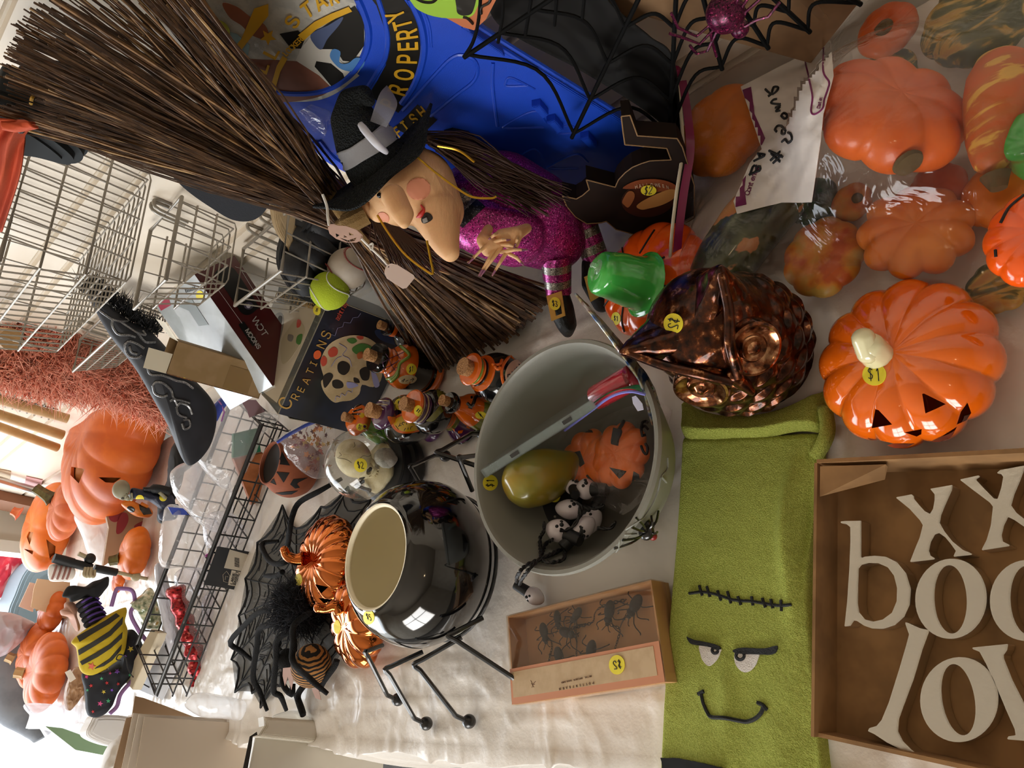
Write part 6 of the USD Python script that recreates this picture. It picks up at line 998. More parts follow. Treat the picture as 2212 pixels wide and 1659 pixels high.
gourd('added dark green gourd filling the shaded gap between the mottled and acorn gourds', (1700, 385, 1815, 485), 0.002, GO[4], 8, 0.05, 0.8, None, 13)  # filler gourd added to darken the shadowed gap over the cloth
gourd('added brown-orange filler gourd low in the bag beneath the two big gourds', (1960, 350, 2095, 470), 0.002, GO[1], 8, 0.05, 0.8, None, 14)  # also an added filler, covering bright cloth where shadow lies
gourd('added green streaked filler gourd low at the top edge of the bag', (1830, 110, 1990, 230), 0.002, GO[3], 8, 0.05, 0.7, None, 15)  # added filler too, closing a gap that should be dark
def gourd_axis(label, pts, rs, zz, mat, seed, ribs=0):
    P = spline([onz(x, y, z) for (x, y), z in zip(pts, zz)], 30); r = np.interp(np.linspace(0, 1, 30), np.linspace(0, 1, len(rs)), rs) * mpp(P[15]); r = r * np.sqrt(np.clip(np.minimum(np.arange(30) + .15, 29.15 - np.arange(30)) / 3.0, 0, 1)); m = displace(tube(P, r, 36), 0.0012, 45, seed); GM.append(m); th = thing('gourd', label, 'gourd', P[15] * [1, 1, 0]); th.part('skin', m, mat, True); return th, P
gourd_axis('dark green gourd splashed with orange lying under the bag label', [(1520, 640), (1570, 560), (1625, 485), (1690, 410), (1730, 350)], [52, 66, 70, 62, 40], [.034, .036, .036, .036, .034], GO[4], 9)
t_, P_ = gourd_axis('pear gourd striped orange and yellow pointing at the green stem', [(2180, 110), (2165, 180), (2150, 250), (2140, 320), (2150, 378)], [50, 72, 62, 44, 30], [.05, .052, .05, .048, .045], GO[5], 10); t_.part('stem', tube([onz(2150, 378, .045), onz(2158, 408, .043)], [.011, .006], 10), mt('gourd_stem', '5a4a2a', .9))
th = thing('gourd_bag', 'big clear zip bag of gourds with a white label and magenta zip seal', 'zip bag', onz(1800, 350, 0))
zf = over(GM, 0.004, 0.004, 0.004, 5.0, 6); BAG2 = film('bag_gourds', 'fbf8f8', 0.02, 0.9, 0.10, 1.0, 30)
outl = [(1462, 150, .03), (1470, 250, .045), (1474, 330, .04), (1462, 420, .03), (1452, 520, .02), (1447, 636, .008), (1520, 655, .006), (1620, 640, .01), (1700, 655, .006), (1790, 652, .006), (1860, 612, .01), (1990, 632, .006), (2100, 668, .004), (2240, 735, .003), (2260, 400, .05), (2260, -60, .03), (1940, -40, .03), (1840, 25, .03), (1745, 78, .03), (1690, 110, .02), (1600, 140, .02), (1530, 150, .02)]
bs_ = bagsheet(outl, lambda x, y: np.maximum(zf(x, y), 0.004), 0.0045, 0.0045, 5, 38); th.part('film', bs_, BAG2, True); Hg = Hit(bs_)
S1 = lambda x, y: (1420 + x / 2.592, y / 2.592)
lbl = th.part('label', patch(Hg, [S1(*q_) for q_ in ((470, 490), (720, 360), (975, 230), (990, 430), (935, 640), (920, 790), (870, 1130), (700, 1135), (450, 1200), (430, 1130), (470, 1040), (520, 920), (590, 840), (570, 790), (520, 640))], 0.0006, 7, 0.0008), mt('label_white', 'd9cfc8', 0.4, coat=0.3), 40)
Hl = Hit(lbl.mesh); PUR = mt('label_purple', '6e1a4e', 0.4)
for p in ([(478, 505), (525, 488), (545, 640), (605, 775), (570, 842), (530, 700)], [(497, 985), (442, 1060), (440, 1160), (500, 1146), (488, 1060)]): lbl.part('purple_band', patch(Hl, [S1(*a) for a in p], 0.0004, 6, 0.0003), PUR, 40)
lbl.part('frame_line', stroke(Hl, [S1(*a) for a in ((932, 268), (840, 300), (828, 340), (850, 440), (870, 540), (862, 620), (880, 640), (925, 610), (935, 560), (955, 500), (962, 460), (930, 400), (932, 268))], 0.0016, 60), PUR)
W_ = lambda *L: [S1(*a) for a in L]
lbl.part('handwriting', cat([s_ for s_ in [stroke(Hl, p, 0.0026, 16) for p in (W_((515, 980), (575, 955)), W_((520, 980), (540, 930), (560, 940), (548, 968), (570, 930), (580, 945), (572, 958)), W_((540, 905), (605, 870), (555, 860)), W_((578, 888), (570, 866)), W_((635, 900), (690, 850)), W_((650, 915), (700, 868)), W_((640, 860), (690, 905)), W_((628, 845), (705, 880)), W_((700, 795), (720, 780), (735, 800), (758, 780), (750, 750), (735, 742)), W_((670, 740), (660, 725), (680, 705), (715, 715), (720, 745), (700, 750), (700, 730)), W_((715, 670), (695, 650), (710, 635), (728, 650), (715, 670)), W_((690, 620), (665, 625), (685, 600), (660, 605), (690, 590)), W_((690, 585), (640, 580), (650, 560), (670, 555)), W_((605, 500), (640, 530), (670, 510), (675, 490), (650, 490), (640, 525), (620, 540)))] if s_ is not None]), INK)
def mini(text, o, r, u_, size, par):
    out = []
    for i, ch in enumerate(text):
        g = meshkit.text_mesh(ch, 1.0, 0.2); v = np.asarray(g.vertices); P = []
        for a, b_, c_ in v:
            x, y = np.asarray(o) + np.asarray(r) * (i * 0.72 + a) + np.asarray(u_) * b_; h = Hl(x, y); P.append((h[0] + h[1] * (0.0003 + 0.0004 * (c_ > .1))) if h else (0, 0, -9))
        out.append(TM(np.array(P), g.faces, process=False))
    par.part('lettering', cat(out), PUR, False)
mini('Contents:', S1(512, 1100), np.array([4, -11]) / 1.0, np.array([-10, -3]), 1, lbl); mini('Date:', S1(912, 612), np.array([1.5, -8]), np.array([-7, -1]), 1, lbl)
ZM = mt('zip_magenta', '8a1b52', 0.35, coat=0.3); th.part('zip_seal', strip([(1466, 175, .072), (1478, 260, .085), (1482, 330, .085), (1468, 420, .077), (1456, 520, .059), (1449, 636, .014)], RX * 0.0085 - DN * 0.001), ZM, True)
th.part('zip_edge', tube(spline([onz(x, y, z) for x, y, z in ((1447, 138, .060), (1462, 180, .078), (1472, 260, .088), (1474, 330, .088), (1461, 420, .080), (1450, 520, .062), (1444, 640, .014))], 40), 0.0018, 7), mt('zip_cream', 'd9cfb8', 0.4)); th.part('zip_slider', rbox((0.012, 0.016, 0.011), 0.003, onz(1456, 158, .066)), ZM)
# ================================================================ things behind: boxes, bags, pumpkins
def puff(pix, A, n, th_, amp=0.0, fs=40.0, seed=0, nr=22, na=90, back=1.0, flat=0.5):
    """A stuffed or crumpled closed form: an outline of picture points on the plane (A, n), th_ deep to both sides."""
    A = np.asarray(A, float); n = np.asarray(n, float) / np.linalg.norm(n)
    if n @ (EYE - A) < 0: n = -n
    o = np.array([onp(x, y, A, n) for x, y in loop(pix, na)]); c = o.mean(0); s = np.sin(np.linspace(0, np.pi / 2, nr)); out = []
    for sg, d in ((1, th_), (-1, th_ * back)):
        P = c + (o - c)[None] * s[:, None, None] + n * (sg * d * (np.clip(1 - s ** 2, 0, 1) ** flat))[:, None, None]; out.append(P if sg > 0 else P[::-1])
    P = np.vstack([out[0], out[1][1:]]); 
    if amp:
        cr = 1 - np.abs(2 * meshkit.fbm(P * fs + 7.7, 3, seed) - 1); P = P + n * (amp * (cr ** 2 - 0.3) * np.sign((P - c) @ n + 1e-9))[..., None] + (o - c)[None] * (0.08 * (meshkit.fbm(P * fs * 0.5, 2, seed + 3) - 0.5))[..., None]
    m = grid(P, close_v=True); return m if m.volume > 0 else TM(m.vertices, m.faces[:, ::-1], process=False)
def fp(px, py, z=0.0): return facing(onz(px, py, z))
# ---------------------------------------------------------------- skull ashtray box
c0 = onz(885, 728, 0.0); hC = top_z(c0, 713, 644); a_, b_, d_ = onz(713, 644, hC), onz(601, 894, hC), onz(603, 614, hC); ex_ = b_ - a_; WC = np.linalg.norm(ex_); ex_ /= WC; ey_ = d_ - a_; ey_ -= ex_ * (ey_ @ ex_); DC = min(np.linalg.norm(ey_), 0.13); ey_ /= np.linalg.norm(ey_)
BXB = mt('box_black', '101218', 0.35, coat=0.3, col2='1a2030', ns=14); BXE = mt('box_worn', '77705f', 0.8)
cb = lambda x, y, z: a_ * [1, 1, 0] + ex_ * x + ey_ * y + ZV * z
th = thing('skull_ashtray_box', 'black printed gift box with a painted skull and gold lettering, its lid a clear window', 'box', cb(WC / 2, DC / 2, 0))
th.part('carton', hull([cb(x, y, z) for x in (0, WC) for y in (0, DC) for z in (0.0006, hC)]), BXB, False)
FA, FN = cb(0, -0.0004, 0), -ey_; TA = cb(0, 0, hC + 0.0004)
edges = [tube([cb(0, 0, 0.002), cb(0, 0, hC)], 0.0009, 5), tube([cb(0, 0, hC), cb(WC, 0, hC)], 0.0009, 5), tube([cb(WC, 0, hC), cb(WC, DC, hC)], 0.0008, 5), tube([cb(0, 0, hC), cb(0, DC, hC)], 0.0008, 5)]; th.part('worn_edges', cat(edges), BXE)
F = lambda name, pix, mat, k, smooth=0, par=None: (par or th).part(name, slab(pix, FA, FN, 0.0002, lift=0.0002 * k, smooth=smooth), mat, False)
SKB, SKD, RED_, GRN_, LIL = mt('print_bone', 'b09a78', 0.4, col2='9c8763', ns=40), mt('print_dark', '1c1410', 0.45), mt('print_red', 'a8402e', 0.4), mt('print_green', '3f6a2e', 0.4), mt('print_lilac', '8684a8', 0.4)
F('printed_glow', [(560 + x / 3.607, 620 + y / 3.607) for x, y in ((1000, 330), (1130, 350), (1200, 420), (1160, 470), (960, 420), (900, 340))], mt('print_navy', '1d2b4a', 0.4), 1, 30)
sk_ = F('printed_skull', [G3(*q) for q in ((590, 900), (545, 870), (500, 810), (480, 740), (500, 700), (475, 600), (490, 530), (540, 450), (620, 400), (720, 375), (820, 385), (900, 430), (940, 480), (930, 560), (960, 640), (940, 740), (880, 780), (800, 760), (780, 830), (720, 880), (640, 890))], SKB, 2, 60)
for p in (((610, 600), (650, 575), (700, 600), (700, 650), (660, 685), (615, 660)), ((500, 690), (545, 665), (575, 690), (550, 740), (510, 785), (495, 740)), ((570, 730), (610, 720), (650, 745), (650, 780), (600, 790), (570, 770)), ((780, 650), (830, 620), (860, 650), (850, 720), (800, 720)), ((735, 705), (770, 715), (780, 745), (740, 740))): sk_.part('printed_hollow', slab([G3(*q) for q in p], FA, FN, 0.0002, lift=0.0007, smooth=24), SKD, False)
for p, m_ in ((((540, 490), (580, 465), (610, 490), (600, 530), (555, 545), (535, 520)), RED_), (((475, 570), (500, 535), (525, 560), (520, 600), (490, 615)), RED_), (((755, 385), (800, 380), (810, 400), (780, 408)), RED_), (((720, 480), (780, 440), (850, 450), (890, 490), (850, 540), (790, 520), (750, 520)), GRN_), (((680, 410), (730, 395), (760, 420), (720, 440)), GRN_), (((760, 520), (800, 500), (810, 540), (770, 560)), mt('print_rust', 'a85a30', 0.4)), (((680, 740), (740, 745), (770, 765), (740, 780), (690, 785)), LIL), (((870, 640), (910, 680), (935, 760), (900, 780), (880, 720)), LIL)): sk_.part('printed_flower', slab([G3(*q) for q in p], FA, FN, 0.0002, lift=0.001, smooth=24), m_, False)
GDP = mt('print_gold', 'b08a45', 0.4, 0.2)
HF = Hit(slab([(560, 600), (760, 600), (1000, 760), (800, 1050), (560, 950)], FA, FN, 0.0001, lift=0.0008))
sk_.part('printed_scroll', strokes(HF, [[G3(620, 440), G3(680, 480), G3(650, 530), G3(700, 560), G3(720, 620)], [G3(560, 620), G3(600, 560), G3(640, 540)], [G3(590, 890), G3(600, 850), G3(630, 860), G3(640, 830), G3(670, 845), G3(690, 810), G3(720, 820), G3(725, 790)]], 0.0010, 24), LIL)
th.part('printed_lightning', strokes(HF, [[G3(560, 370), G3(590, 380), G3(610, 320), G3(650, 310), G3(660, 275), G3(710, 280), G3(730, 240), G3(770, 235), G3(790, 205)]], 0.0007), LIL)
letters = [('C', (612, 885), 1.9), ('R', (631, 863), 1.15), ('E', (643, 846), 1.05), ('A', (654, 828), 1.05), ('T', (663, 807), 1.05), ('I', (671, 788), 1.0), ('N', (688, 752), 1.25), ('S', (699, 731), 1.4)]
ptext('CREATINS', lambda i: (np.array(letters[i][1]) + [11, 4], np.array([7.2, -16.0]) * letters[i][2] * 0.82, np.array([-17.0, -7.5]) * letters[i][2] * 0.82), 1, GDP, 2, th, False, FA, FN, 0.0002)
F('printed_dot', ell(685, 766, 8, 10, 0.4), mt('print_orange', 'c2552a', 0.35), 4)
ptext('ashtray', lambda i: (np.array([731, 693]) + np.array([2.9, -5.4]) * i, np.array([4.6, -8.5]), np.array([-9.5, -4.5])), 1, RED_, 2, th, False, FA, FN, 0.0002)
T2 = lambda name, pix, mat, k, smooth=0: th.part(name, slab(pix, TA, ZV, 0.0002, lift=0.0002 * k, smooth=smooth), mat, False)
Q4 = lambda x, y: (330 + x / 3.317, 400 + y / 3.317)
T2('window_film', [Q4(*p) for p in ((905, 720), (1262, 812), (900, 1630), (780, 1500))], mt('lid_grey', '55564f', 0.15, coat=0.8), 0); T2('printed_panel', [Q4(*p) for p in ((870, 830), (1040, 880), (1080, 850), (1190, 880), (1090, 1110), (890, 1560), (790, 1480), (720, 1230))], mt('print_beige', 'b8aa92', 0.2, coat=0.7), 1)
T2('printed_skull', [Q4(*p) for p in ((890, 920), (930, 920), (940, 1000), (900, 1150), (850, 1230), (740, 1240), (770, 1180), (790, 1080), (860, 960))], mt('print_grey', '6f6a60', 0.25, coat=.6), 2, 30); T2('printed_skull', [Q4(*p) for p in ((1030, 965), (1085, 1010), (1080, 1090), (1000, 1230), (930, 1280), (920, 1130), (980, 1020))], mt('print_bone2', 'a5987c', 0.25, coat=.6), 2, 30)
for p, m_ in ((((860, 985), (880, 990), (865, 1030), (845, 1040)), SKD), (((820, 1020), (840, 1040), (835, 1070), (815, 1060)), SKD), (((905, 940), (930, 950), (915, 1040), (895, 1060), (890, 1000)), SKD), (((1040, 965), (1065, 975), (1060, 1010), (1035, 1020)), RED_), (((975, 1070), (1010, 1080), (1000, 1120), (970, 1110)), mt('print_grey', '6f6a60')), (((1040, 1080), (1075, 1070), (1060, 1140), (1030, 1130)), GRN_)): T2('printed_shape', [Q4(*q) for q in p], m_, 3, 20)
ptext('CREATIONS', lambda i: (np.array(Q4(880, 805)) + np.array([9.3, 3.0]) * i, np.array([9, 2.8]), np.array([3.8, -12])), 1, GDP, 3, th, False, TA, ZV, 0.0006)
sticker(th, Hit(slab([Q4(*p) for p in ((1100, 820), (1262, 812), (1200, 1000), (1100, 960))], TA, ZV, 0.0006)), *Q4(1177, 895), 8, '$5', (.4, .2), (.3, -.8), 11)
th.part('flap', hull([cb(WC + 0.002, 0.0, hC - 0.02), cb(WC + 0.002, DC, hC - 0.01), cb(WC + 0.002, DC * .9, hC - 0.07), cb(WC + 0.002, 0.01, hC - 0.085), cb(WC + 0.003, 0.0, hC - 0.02), cb(WC + 0.003, DC, hC - 0.01)]), BXE, False)
# ---------------------------------------------------------------- projector box, tilted against the baskets
Y0 = 1.045; C0, C1, C3 = ony(420, 593, Y0), ony(505, 551, Y0), ony(538, 762, Y0); e2_ = (C3 - C0); L2 = 0.20; e2_ /= np.linalg.norm(e2_); e3_ = C1 - C0; e3_ -= e2_ * (e3_ @ e2_); L3 = np.linalg.norm(e3_); e3_ /= L3; L1 = ony(338, 656, Y0 + 0.001); L1 = 0.145
mb_ = lambda x, y, z: C0 + e2_ * x + e3_ * z + np.array([0, 1, 0]) * y
th = thing('projector_box', 'red and white glossy carton for a window projector, tilted behind the skull box', 'box', mb_(0, 0, 0))
REDB = mt('box_maroon', '4a1216', 0.3, coat=0.4); WHB = mt('box_white', 'b9c0c4', 0.25, coat=0.5, col2='a9b0b2', ns=20)
m = hull([mb_(x, y, z) for x in (0, L2) for y in (0, L1) for z in (0, L3)]); th.part('carton', m, WHB, False)
PA, PN = mb_(0, -0.0003, 0), np.array([0, -1.0, 0]); fq = slab([(418, 592), (506, 549), (640, 700), (545, 775)], PA, PN, 0.0003); rp = th.part('red_front', hull([mb_(x, y, z) for x in (0, L2) for y in (-0.0006, -0.0001) for z in (0, L3)]), REDB, False)
S_ = lambda pix, mat, k, nm='printed_shape', smooth=0: rp.part(nm, slab(pix, PA, PN, 0.0002, lift=0.0006 + 0.0002 * k, smooth=smooth), mat, False)
S_([Q4(*p) for p in ((440, 640), (480, 600), (560, 590), (610, 640), (750, 860), (745, 890), (690, 930), (640, 920), (600, 870), (480, 690))], mt('print_device', '0e0f12', 0.3), 1, 'printed_device', 60); S_(ell(*Q4(685, 865), 10, 8), mt('print_lens', '4a4458', 0.3), 2); S_(ell(*Q4(683, 868), 4.5, 4.5), mt('print_glare', 'b9b4c4', 0.3), 3)
S_([Q4(*p) for p in ((612, 1000), (650, 975), (745, 1120), (715, 1160))], mt('print_device', '0e0f12', 0.3), 1, 'printed_label')
ptext('MOONS', lambda i: (np.array(Q4(655, 1040)) + np.array([5.8, 8.6]) * i, np.array([6, 9]), np.array([7.5, -5])), 1, mt('print_silver', 'a8a4a4', .4), 2, rp, True, PA, PN, 0.0007); ptext('WOT', lambda i: (np.array(Q4(700, 960)) + np.array([9.5, 14]) * i, np.array([10, 14]), np.array([11, -7])), 1, mt('print_silver', 'a8a4a4', .4), 1, rp, False, PA, PN, 0.0007)
HP = Hit(slab([(418, 592), (506, 549), (640, 700), (545, 775)], PA, PN, 0.0003, lift=.001)); rp.part('printed_line', strokes(HP, [[Q4(450, 655), Q4(420, 670), Q4(440, 710), Q4(640, 990)], [Q4(590, 585), Q4(625, 595), Q4(780, 850)]], 0.0006), mt('print_silver', 'a8a4a4', .4))
WA, WN = mb_(0, 0, -0.0003), -e3_; HW2 = Hit(hull([mb_(x, y, z) for x in (0, L2) for y in (0, L1) for z in (-0.0003, 0)])); sticker(th, HW2, *Q4(337, 788), 8, '', ry=10)
th.part('barcode', cat(*[slab([Q4(x, y) for x, y in ((228 + k * 11, 745 - k * 3), (233 + k * 11, 744 - k * 3), (243 + k * 11, 770 - k * 3), (238 + k * 11, 771 - k * 3))], WA, WN, 0.0002) for k in range(7)]), INK, False); th.part('printed_panel', slab([Q4(*p) for p in ((185, 870), (275, 810), (400, 1000), (330, 1010), (260, 900))], WA, WN, 0.0002), mt('print_pale_grey', '8f999a', 0.3), False); th.part('red_corner', slab([Q4(*p) for p in ((30, 850), (110, 790), (130, 860), (60, 900))], WA, WN, 0.0002), mt('print_pinkred', 'a8485a', 0.3), False)
# ---------------------------------------------------------------- tall kraft carton
c1, c2 = onz(582, 795, hC + 0.001), onz(559, 861, hC + 0.001); hT = top_z(c1, 390, 722); fx = c2 - c1; WK = np.linalg.norm(fx); fx /= WK; fy = np.cross(fx, ZV); fy = fy if fy @ HV > 0 else -fy; DK_ = 0.045
kb = lambda x, y, z: c1 + fx * x + fy * y + ZV * (z - c1[2])
th = thing('kraft_carton', 'tall plain brown carton with its top flaps open, standing on the skull box', 'carton', kb(WK / 2, DK_ / 2, c1[2])); KC = mt('kraft_plain', '8d714d', 0.75, col2='82673f', ns=30); t_ = 0.001
th.part('front', hull([kb(x, y, z) for x in (0, WK) for y in (0, t_) for z in (c1[2], hT)]), KC, False); th.part('back', hull([kb(x, y, z) for x in (0, WK) for y in (DK_ - t_, DK_) for z in (c1[2], hT)]), KC, False); th.part('side', hull([kb(x, y, z) for x in (0, t_) for y in (0, DK_) for z in (c1[2], hT)]), KC, False)
ps = th.part('printed_side', hull([kb(x, y, z) for x in (WK - t_, WK + 0.0004) for y in (0, DK_) for z in (c1[2], hT)]), mt('print_autumn', '5a3018', 0.35, ramp=[(0.35, '1c1210'), (0.48, '6a3216'), (0.56, 'a85a22'), (0.66, '3a2214')], ns=70, stretch=(1, 1, 2)), False); th.part('base', hull([kb(x, y, z) for x in (0, WK) for y in (0, DK_) for z in (c1[2], c1[2] + t_)]), KC, False)
th.part('flap', hull([kb(0, 0, hT), kb(0, DK_, hT), kb(-0.02, DK_, hT + 0.028), kb(-0.02, 0.004, hT + 0.024), kb(0.001, 0, hT), kb(0.001, DK_, hT)]), mt('kraft_white', 'c9bfa8', 0.7), False); th.part('flap', hull([kb(WK - .03, 0.001, hT + 0.001), kb(WK, 0.001, hT + 0.001), kb(WK, -0.002, hT + 0.034), kb(WK - .03, -0.002, hT + 0.036), kb(WK, 0.002, hT + 0.001), kb(WK - .03, .002, hT + .001)]), mt('kraft_white', 'c9bfa8', 0.7), False); th.part('tape', hull([kb(x, y, z) for x in (WK * .25, WK * .95) for y in (-0.0004, -0.0001) for z in (c1[2] + 0.02, c1[2] + 0.06)]), mt('tape_clear', '7d6340', 0.15, coat=0.6), False)
HK = Hit(ps.mesh); sticker(th, HK, 402, 812, 9, '', ry=5)
# ---------------------------------------------------------------- pointed hat with silver swirls and fur edge
A, n = np.array([0.472, 1.285, 0.05]), facing([0.472, 1.285, 0.05])[1]
th = thing('pointed_hat', 'black pointed hat with glittery silver swirls and a black fur edge', 'hat', (0.472, 1.285, 0.0))
hm = puff([(182, 622), (215, 640), (275, 690), (330, 720), (400, 800), (455, 860), (468, 905), (450, 970), (405, 1005), (372, 935), (333, 865), (292, 795), (236, 722), (196, 652)], A, n, 0.022, seed=1, flat=0.5); th.part('cone', hm, mt('hat_charcoal', '23252c', 0.6, col2='1c1e24', ns=30), True); Hh = Hit(hm)
SVG = glitter('silver_swirl', '5a5a5c', '8f8f90', 'd0d0d0', 900, 0.6); H2_ = lambda x, y: (x / 4.148, 560 + y / 4.148)
sw = [[(880, 400), (940, 390), (1010, 430), (1050, 440)], [(880, 400), (890, 450), (950, 500), (1010, 540), (1080, 560), (1140, 555)], [(1010, 540), (1010, 600), (1060, 670), (1150, 680), (1210, 700)], [(1080, 560), (1150, 610), (1230, 660), (1300, 680), (1280, 640)], [(1120, 760), (1160, 735), (1230, 760), (1290, 800)], [(1120, 760), (1130, 820), (1170, 870), (1240, 880), (1270, 860)], [(1160, 780), (1180, 830), (1230, 850)], [(1230, 660), (1300, 740), (1390, 745)], [(1320, 960), (1350, 1030), (1450, 1040), (1510, 1060)], [(1370, 1130), (1400, 1100), (1460, 1110), (1520, 1160), (1540, 1190)], [(1370, 1130), (1390, 1200), (1450, 1230), (1500, 1220)], [(1510, 1060), (1580, 1090), (1660, 1110), (1730, 1160)], [(1540, 1190), (1560, 1250), (1640, 1270), (1700, 1290)], [(1580, 1320), (1620, 1290), (1690, 1320), (1720, 1390)], [(1580, 1320), (1600, 1390), (1670, 1420)], [(1520, 1270), (1560, 1260), (1590, 1310)], [(1640, 1440), (1690, 1440), (1700, 1500), (1650, 1520), (1630, 1470)]]
th.part('silver_swirl', strokes(Hh, [[H2_(*p) for p in l] for l in sw], 0.0042, 20), SVG)
def fur(points, normals, L, r, k, seed, bend=0.3, mat=None):
    g = np.random.default_rng(seed); out = []
    for _ in range(k):
        i = g.integers(len(points)); p = points[i] + g.normal(0, L * 0.25, 3); d = normals[i] + g.normal(0, 0.45, 3); d /= np.linalg.norm(d); b_ = g.normal(0, bend, 3); q1 = p + d * L * 0.5; q2 = p + (d + b_) * L * (0.7 + 0.6 * g.random()); a1 = np.cross(d, [0.3, 0.2, 0.93]); a1 /= np.linalg.norm(a1) + 1e-9; a2 = np.cross(d, a1)
        out.append(np.array([p + a1 * r, p - a1 * r * .5 + a2 * r * .87, p - a1 * r * .5 - a2 * r * .87, q1 + a1 * r * .8, q1 - a1 * r * .4 + a2 * r * .7, q1 - a1 * r * .4 - a2 * r * .7, q2]))
    V = np.vstack(out); f = np.array([(0, 1, 4), (0, 4, 3), (1, 2, 5), (1, 5, 4), (2, 0, 3), (2, 3, 5), (3, 4, 6), (4, 5, 6), (5, 3, 6)]); return TM(V, np.vstack([f + 7 * i for i in range(k)]), process=False)
ed = np.array([onp(x, y, A, n) for x, y in spline([(185, 622), (215, 632), (262, 668), (300, 695), (340, 716)], 40)]); th.part('fur_edge', fur(ed, np.tile(ed[20] - np.array(onp(270, 760, A, n)), (40, 1)) / np.linalg.norm(ed[20] - onp(270, 760, A, n)), 0.022, 0.0008, 900, 5), mt('fur_black', '121318', 0.8), True, kind='stuff')
# ---------------------------------------------------------------- coral shag pillow
A = np.array([0.575, 1.62, 0.25]); n = facing(A)[1]
sg_ = puff([(-60, 800), (-20, 745), (30, 690), (60, 645), (95, 625), (150, 640), (195, 665), (250, 740), (300, 800), (350, 880), (345, 905), (290, 880), (230, 860), (165, 852), (90, 845), (20, 825), (-40, 815)], A, n, 0.05, seed=2, flat=0.45)
th = thing('shag_pillow', 'coral pink long-shag pillow with a thin strap, behind the big carved pumpkin', 'pillow', (0.575, 1.62, 0.15)); CO = mt('shag_coral', 'f0a088', 0.9, sheen=0.5, col2='f5ac94', ns=60); th.part('cover', sg_, CO, True); v, f, nn = meshkit.arrays(sg_, True); k = (nn @ -n) > 0.05
th.part('shag', fur(v[k], nn[k] * 0.7 - ZV * 0.25, 0.026, 0.0016, 9000, 6, 0.5), mt('shag_tuft', 'f7ae96', 0.9, sheen=0.5, col2='ee987e', ns=40), True, kind='stuff'); Hp_ = Hit(sg_)
th.part('strap', tube([h[0] + h[1] * 0.018 for h in (Hp_(*p) for p in spline([H2_(290, 480), H2_(350, 500), H2_(450, 540), H2_(500, 700), H2_(520, 900), H2_(530, 1090), H2_(600, 1130), H2_(680, 1150)], 50)) if h], 0.0042, 6), mt('strap_coral', 'a85240', 0.7), True)
th = thing('wooden_rod', 'short tan wooden rod end sticking out beside the shag pillow', 'rod', onx(0, 730, 0.56)); th.part('rod', tube([onx(-60, 725, 0.58), onx(24, 733, 0.545)], 0.018, 20), mt('wood_tan', 'b08a5c', 0.6, col2='a07a4c', ns=30, stretch=(8, 1, 1)), 40)
# wooden poles, wall cards and rail near the back right
WT = mt('pole_wood', 'b9935f', 0.55, col2='a9824f', ns=25)
for a, b_, r, lab in (((-20, 858), (130, 900), 0.011, 'tan wooden pole leaning on the back wall, upper of the group'), ((-20, 890), (120, 935), 0.012, 'tan wooden pole leaning on the back wall, middle of the group'), ((-20, 915), (110, 962), 0.011, 'tan wooden pole leaning on the back wall, lower of the group')):
    p, q_ = onx(*a, 0.62), onx(*b_, 0.61); single('wooden_pole', lab, 'pole', tube([p - (q_ - p) * .3, q_ + (q_ - p) * .12], r, 16), WT, 40, group=None)
th = thing('grid_rack', 'white wire grid rack on the wall under the shag pillow', 'wire panel', onx(60, 850, 0.63))
gw = []
for s in np.linspace(0, 1, 9): gw.append(tube([onx(-10 + 130 * s, 806 + 42 * s, 0.628), onx(-20 + 125 * s, 870 + 36 * s, 0.628)], 0.002, 5))
for s in np.linspace(0, 1, 4): gw.append(tube([onx(-20, 806 + 62 * s, 0.628), onx(125, 850 + 52 * s, 0.628)], 0.002, 5))
th.part('wires', cat(gw), WIRE, kind='stuff')
XA = np.array([XW - 0.001, 3, 0])
single('wall_card', 'small tan card pinned to the white wall at the back', 'card', slab([(-5, 1012), (24, 1018), (20, 1040), (-8, 1032)], XA, nx, 0.002), mt('card_tan', 'b8a284', 0.7), False); single('wall_card', 'small pink card pinned to the white wall above the curved pumpkin stem', 'card', slab([(57, 1028), (92, 1036), (88, 1054), (53, 1046)], XA, nx, 0.002), mt('card_pink', 'c99a98', 0.7), False)
single('wall_rail', 'shiny silver rail running along the back wall behind the carved pumpkins', 'rail', cat(tube([onx(-40, 1026, .62), onx(90, 1064, .62)], 0.012, 14)), mt('rail_silver', 'c9c9c6', 0.25, 0.8), 40)
single('wall_ledge', 'brown wooden ledge under the silver rail on the back wall', 'ledge', slab([(-40, 1050), (110, 1084), (90, 1100), (-40, 1075)], XA, nx, 0.03), mt('wood_brown', '8a5a3c', 0.6), False)
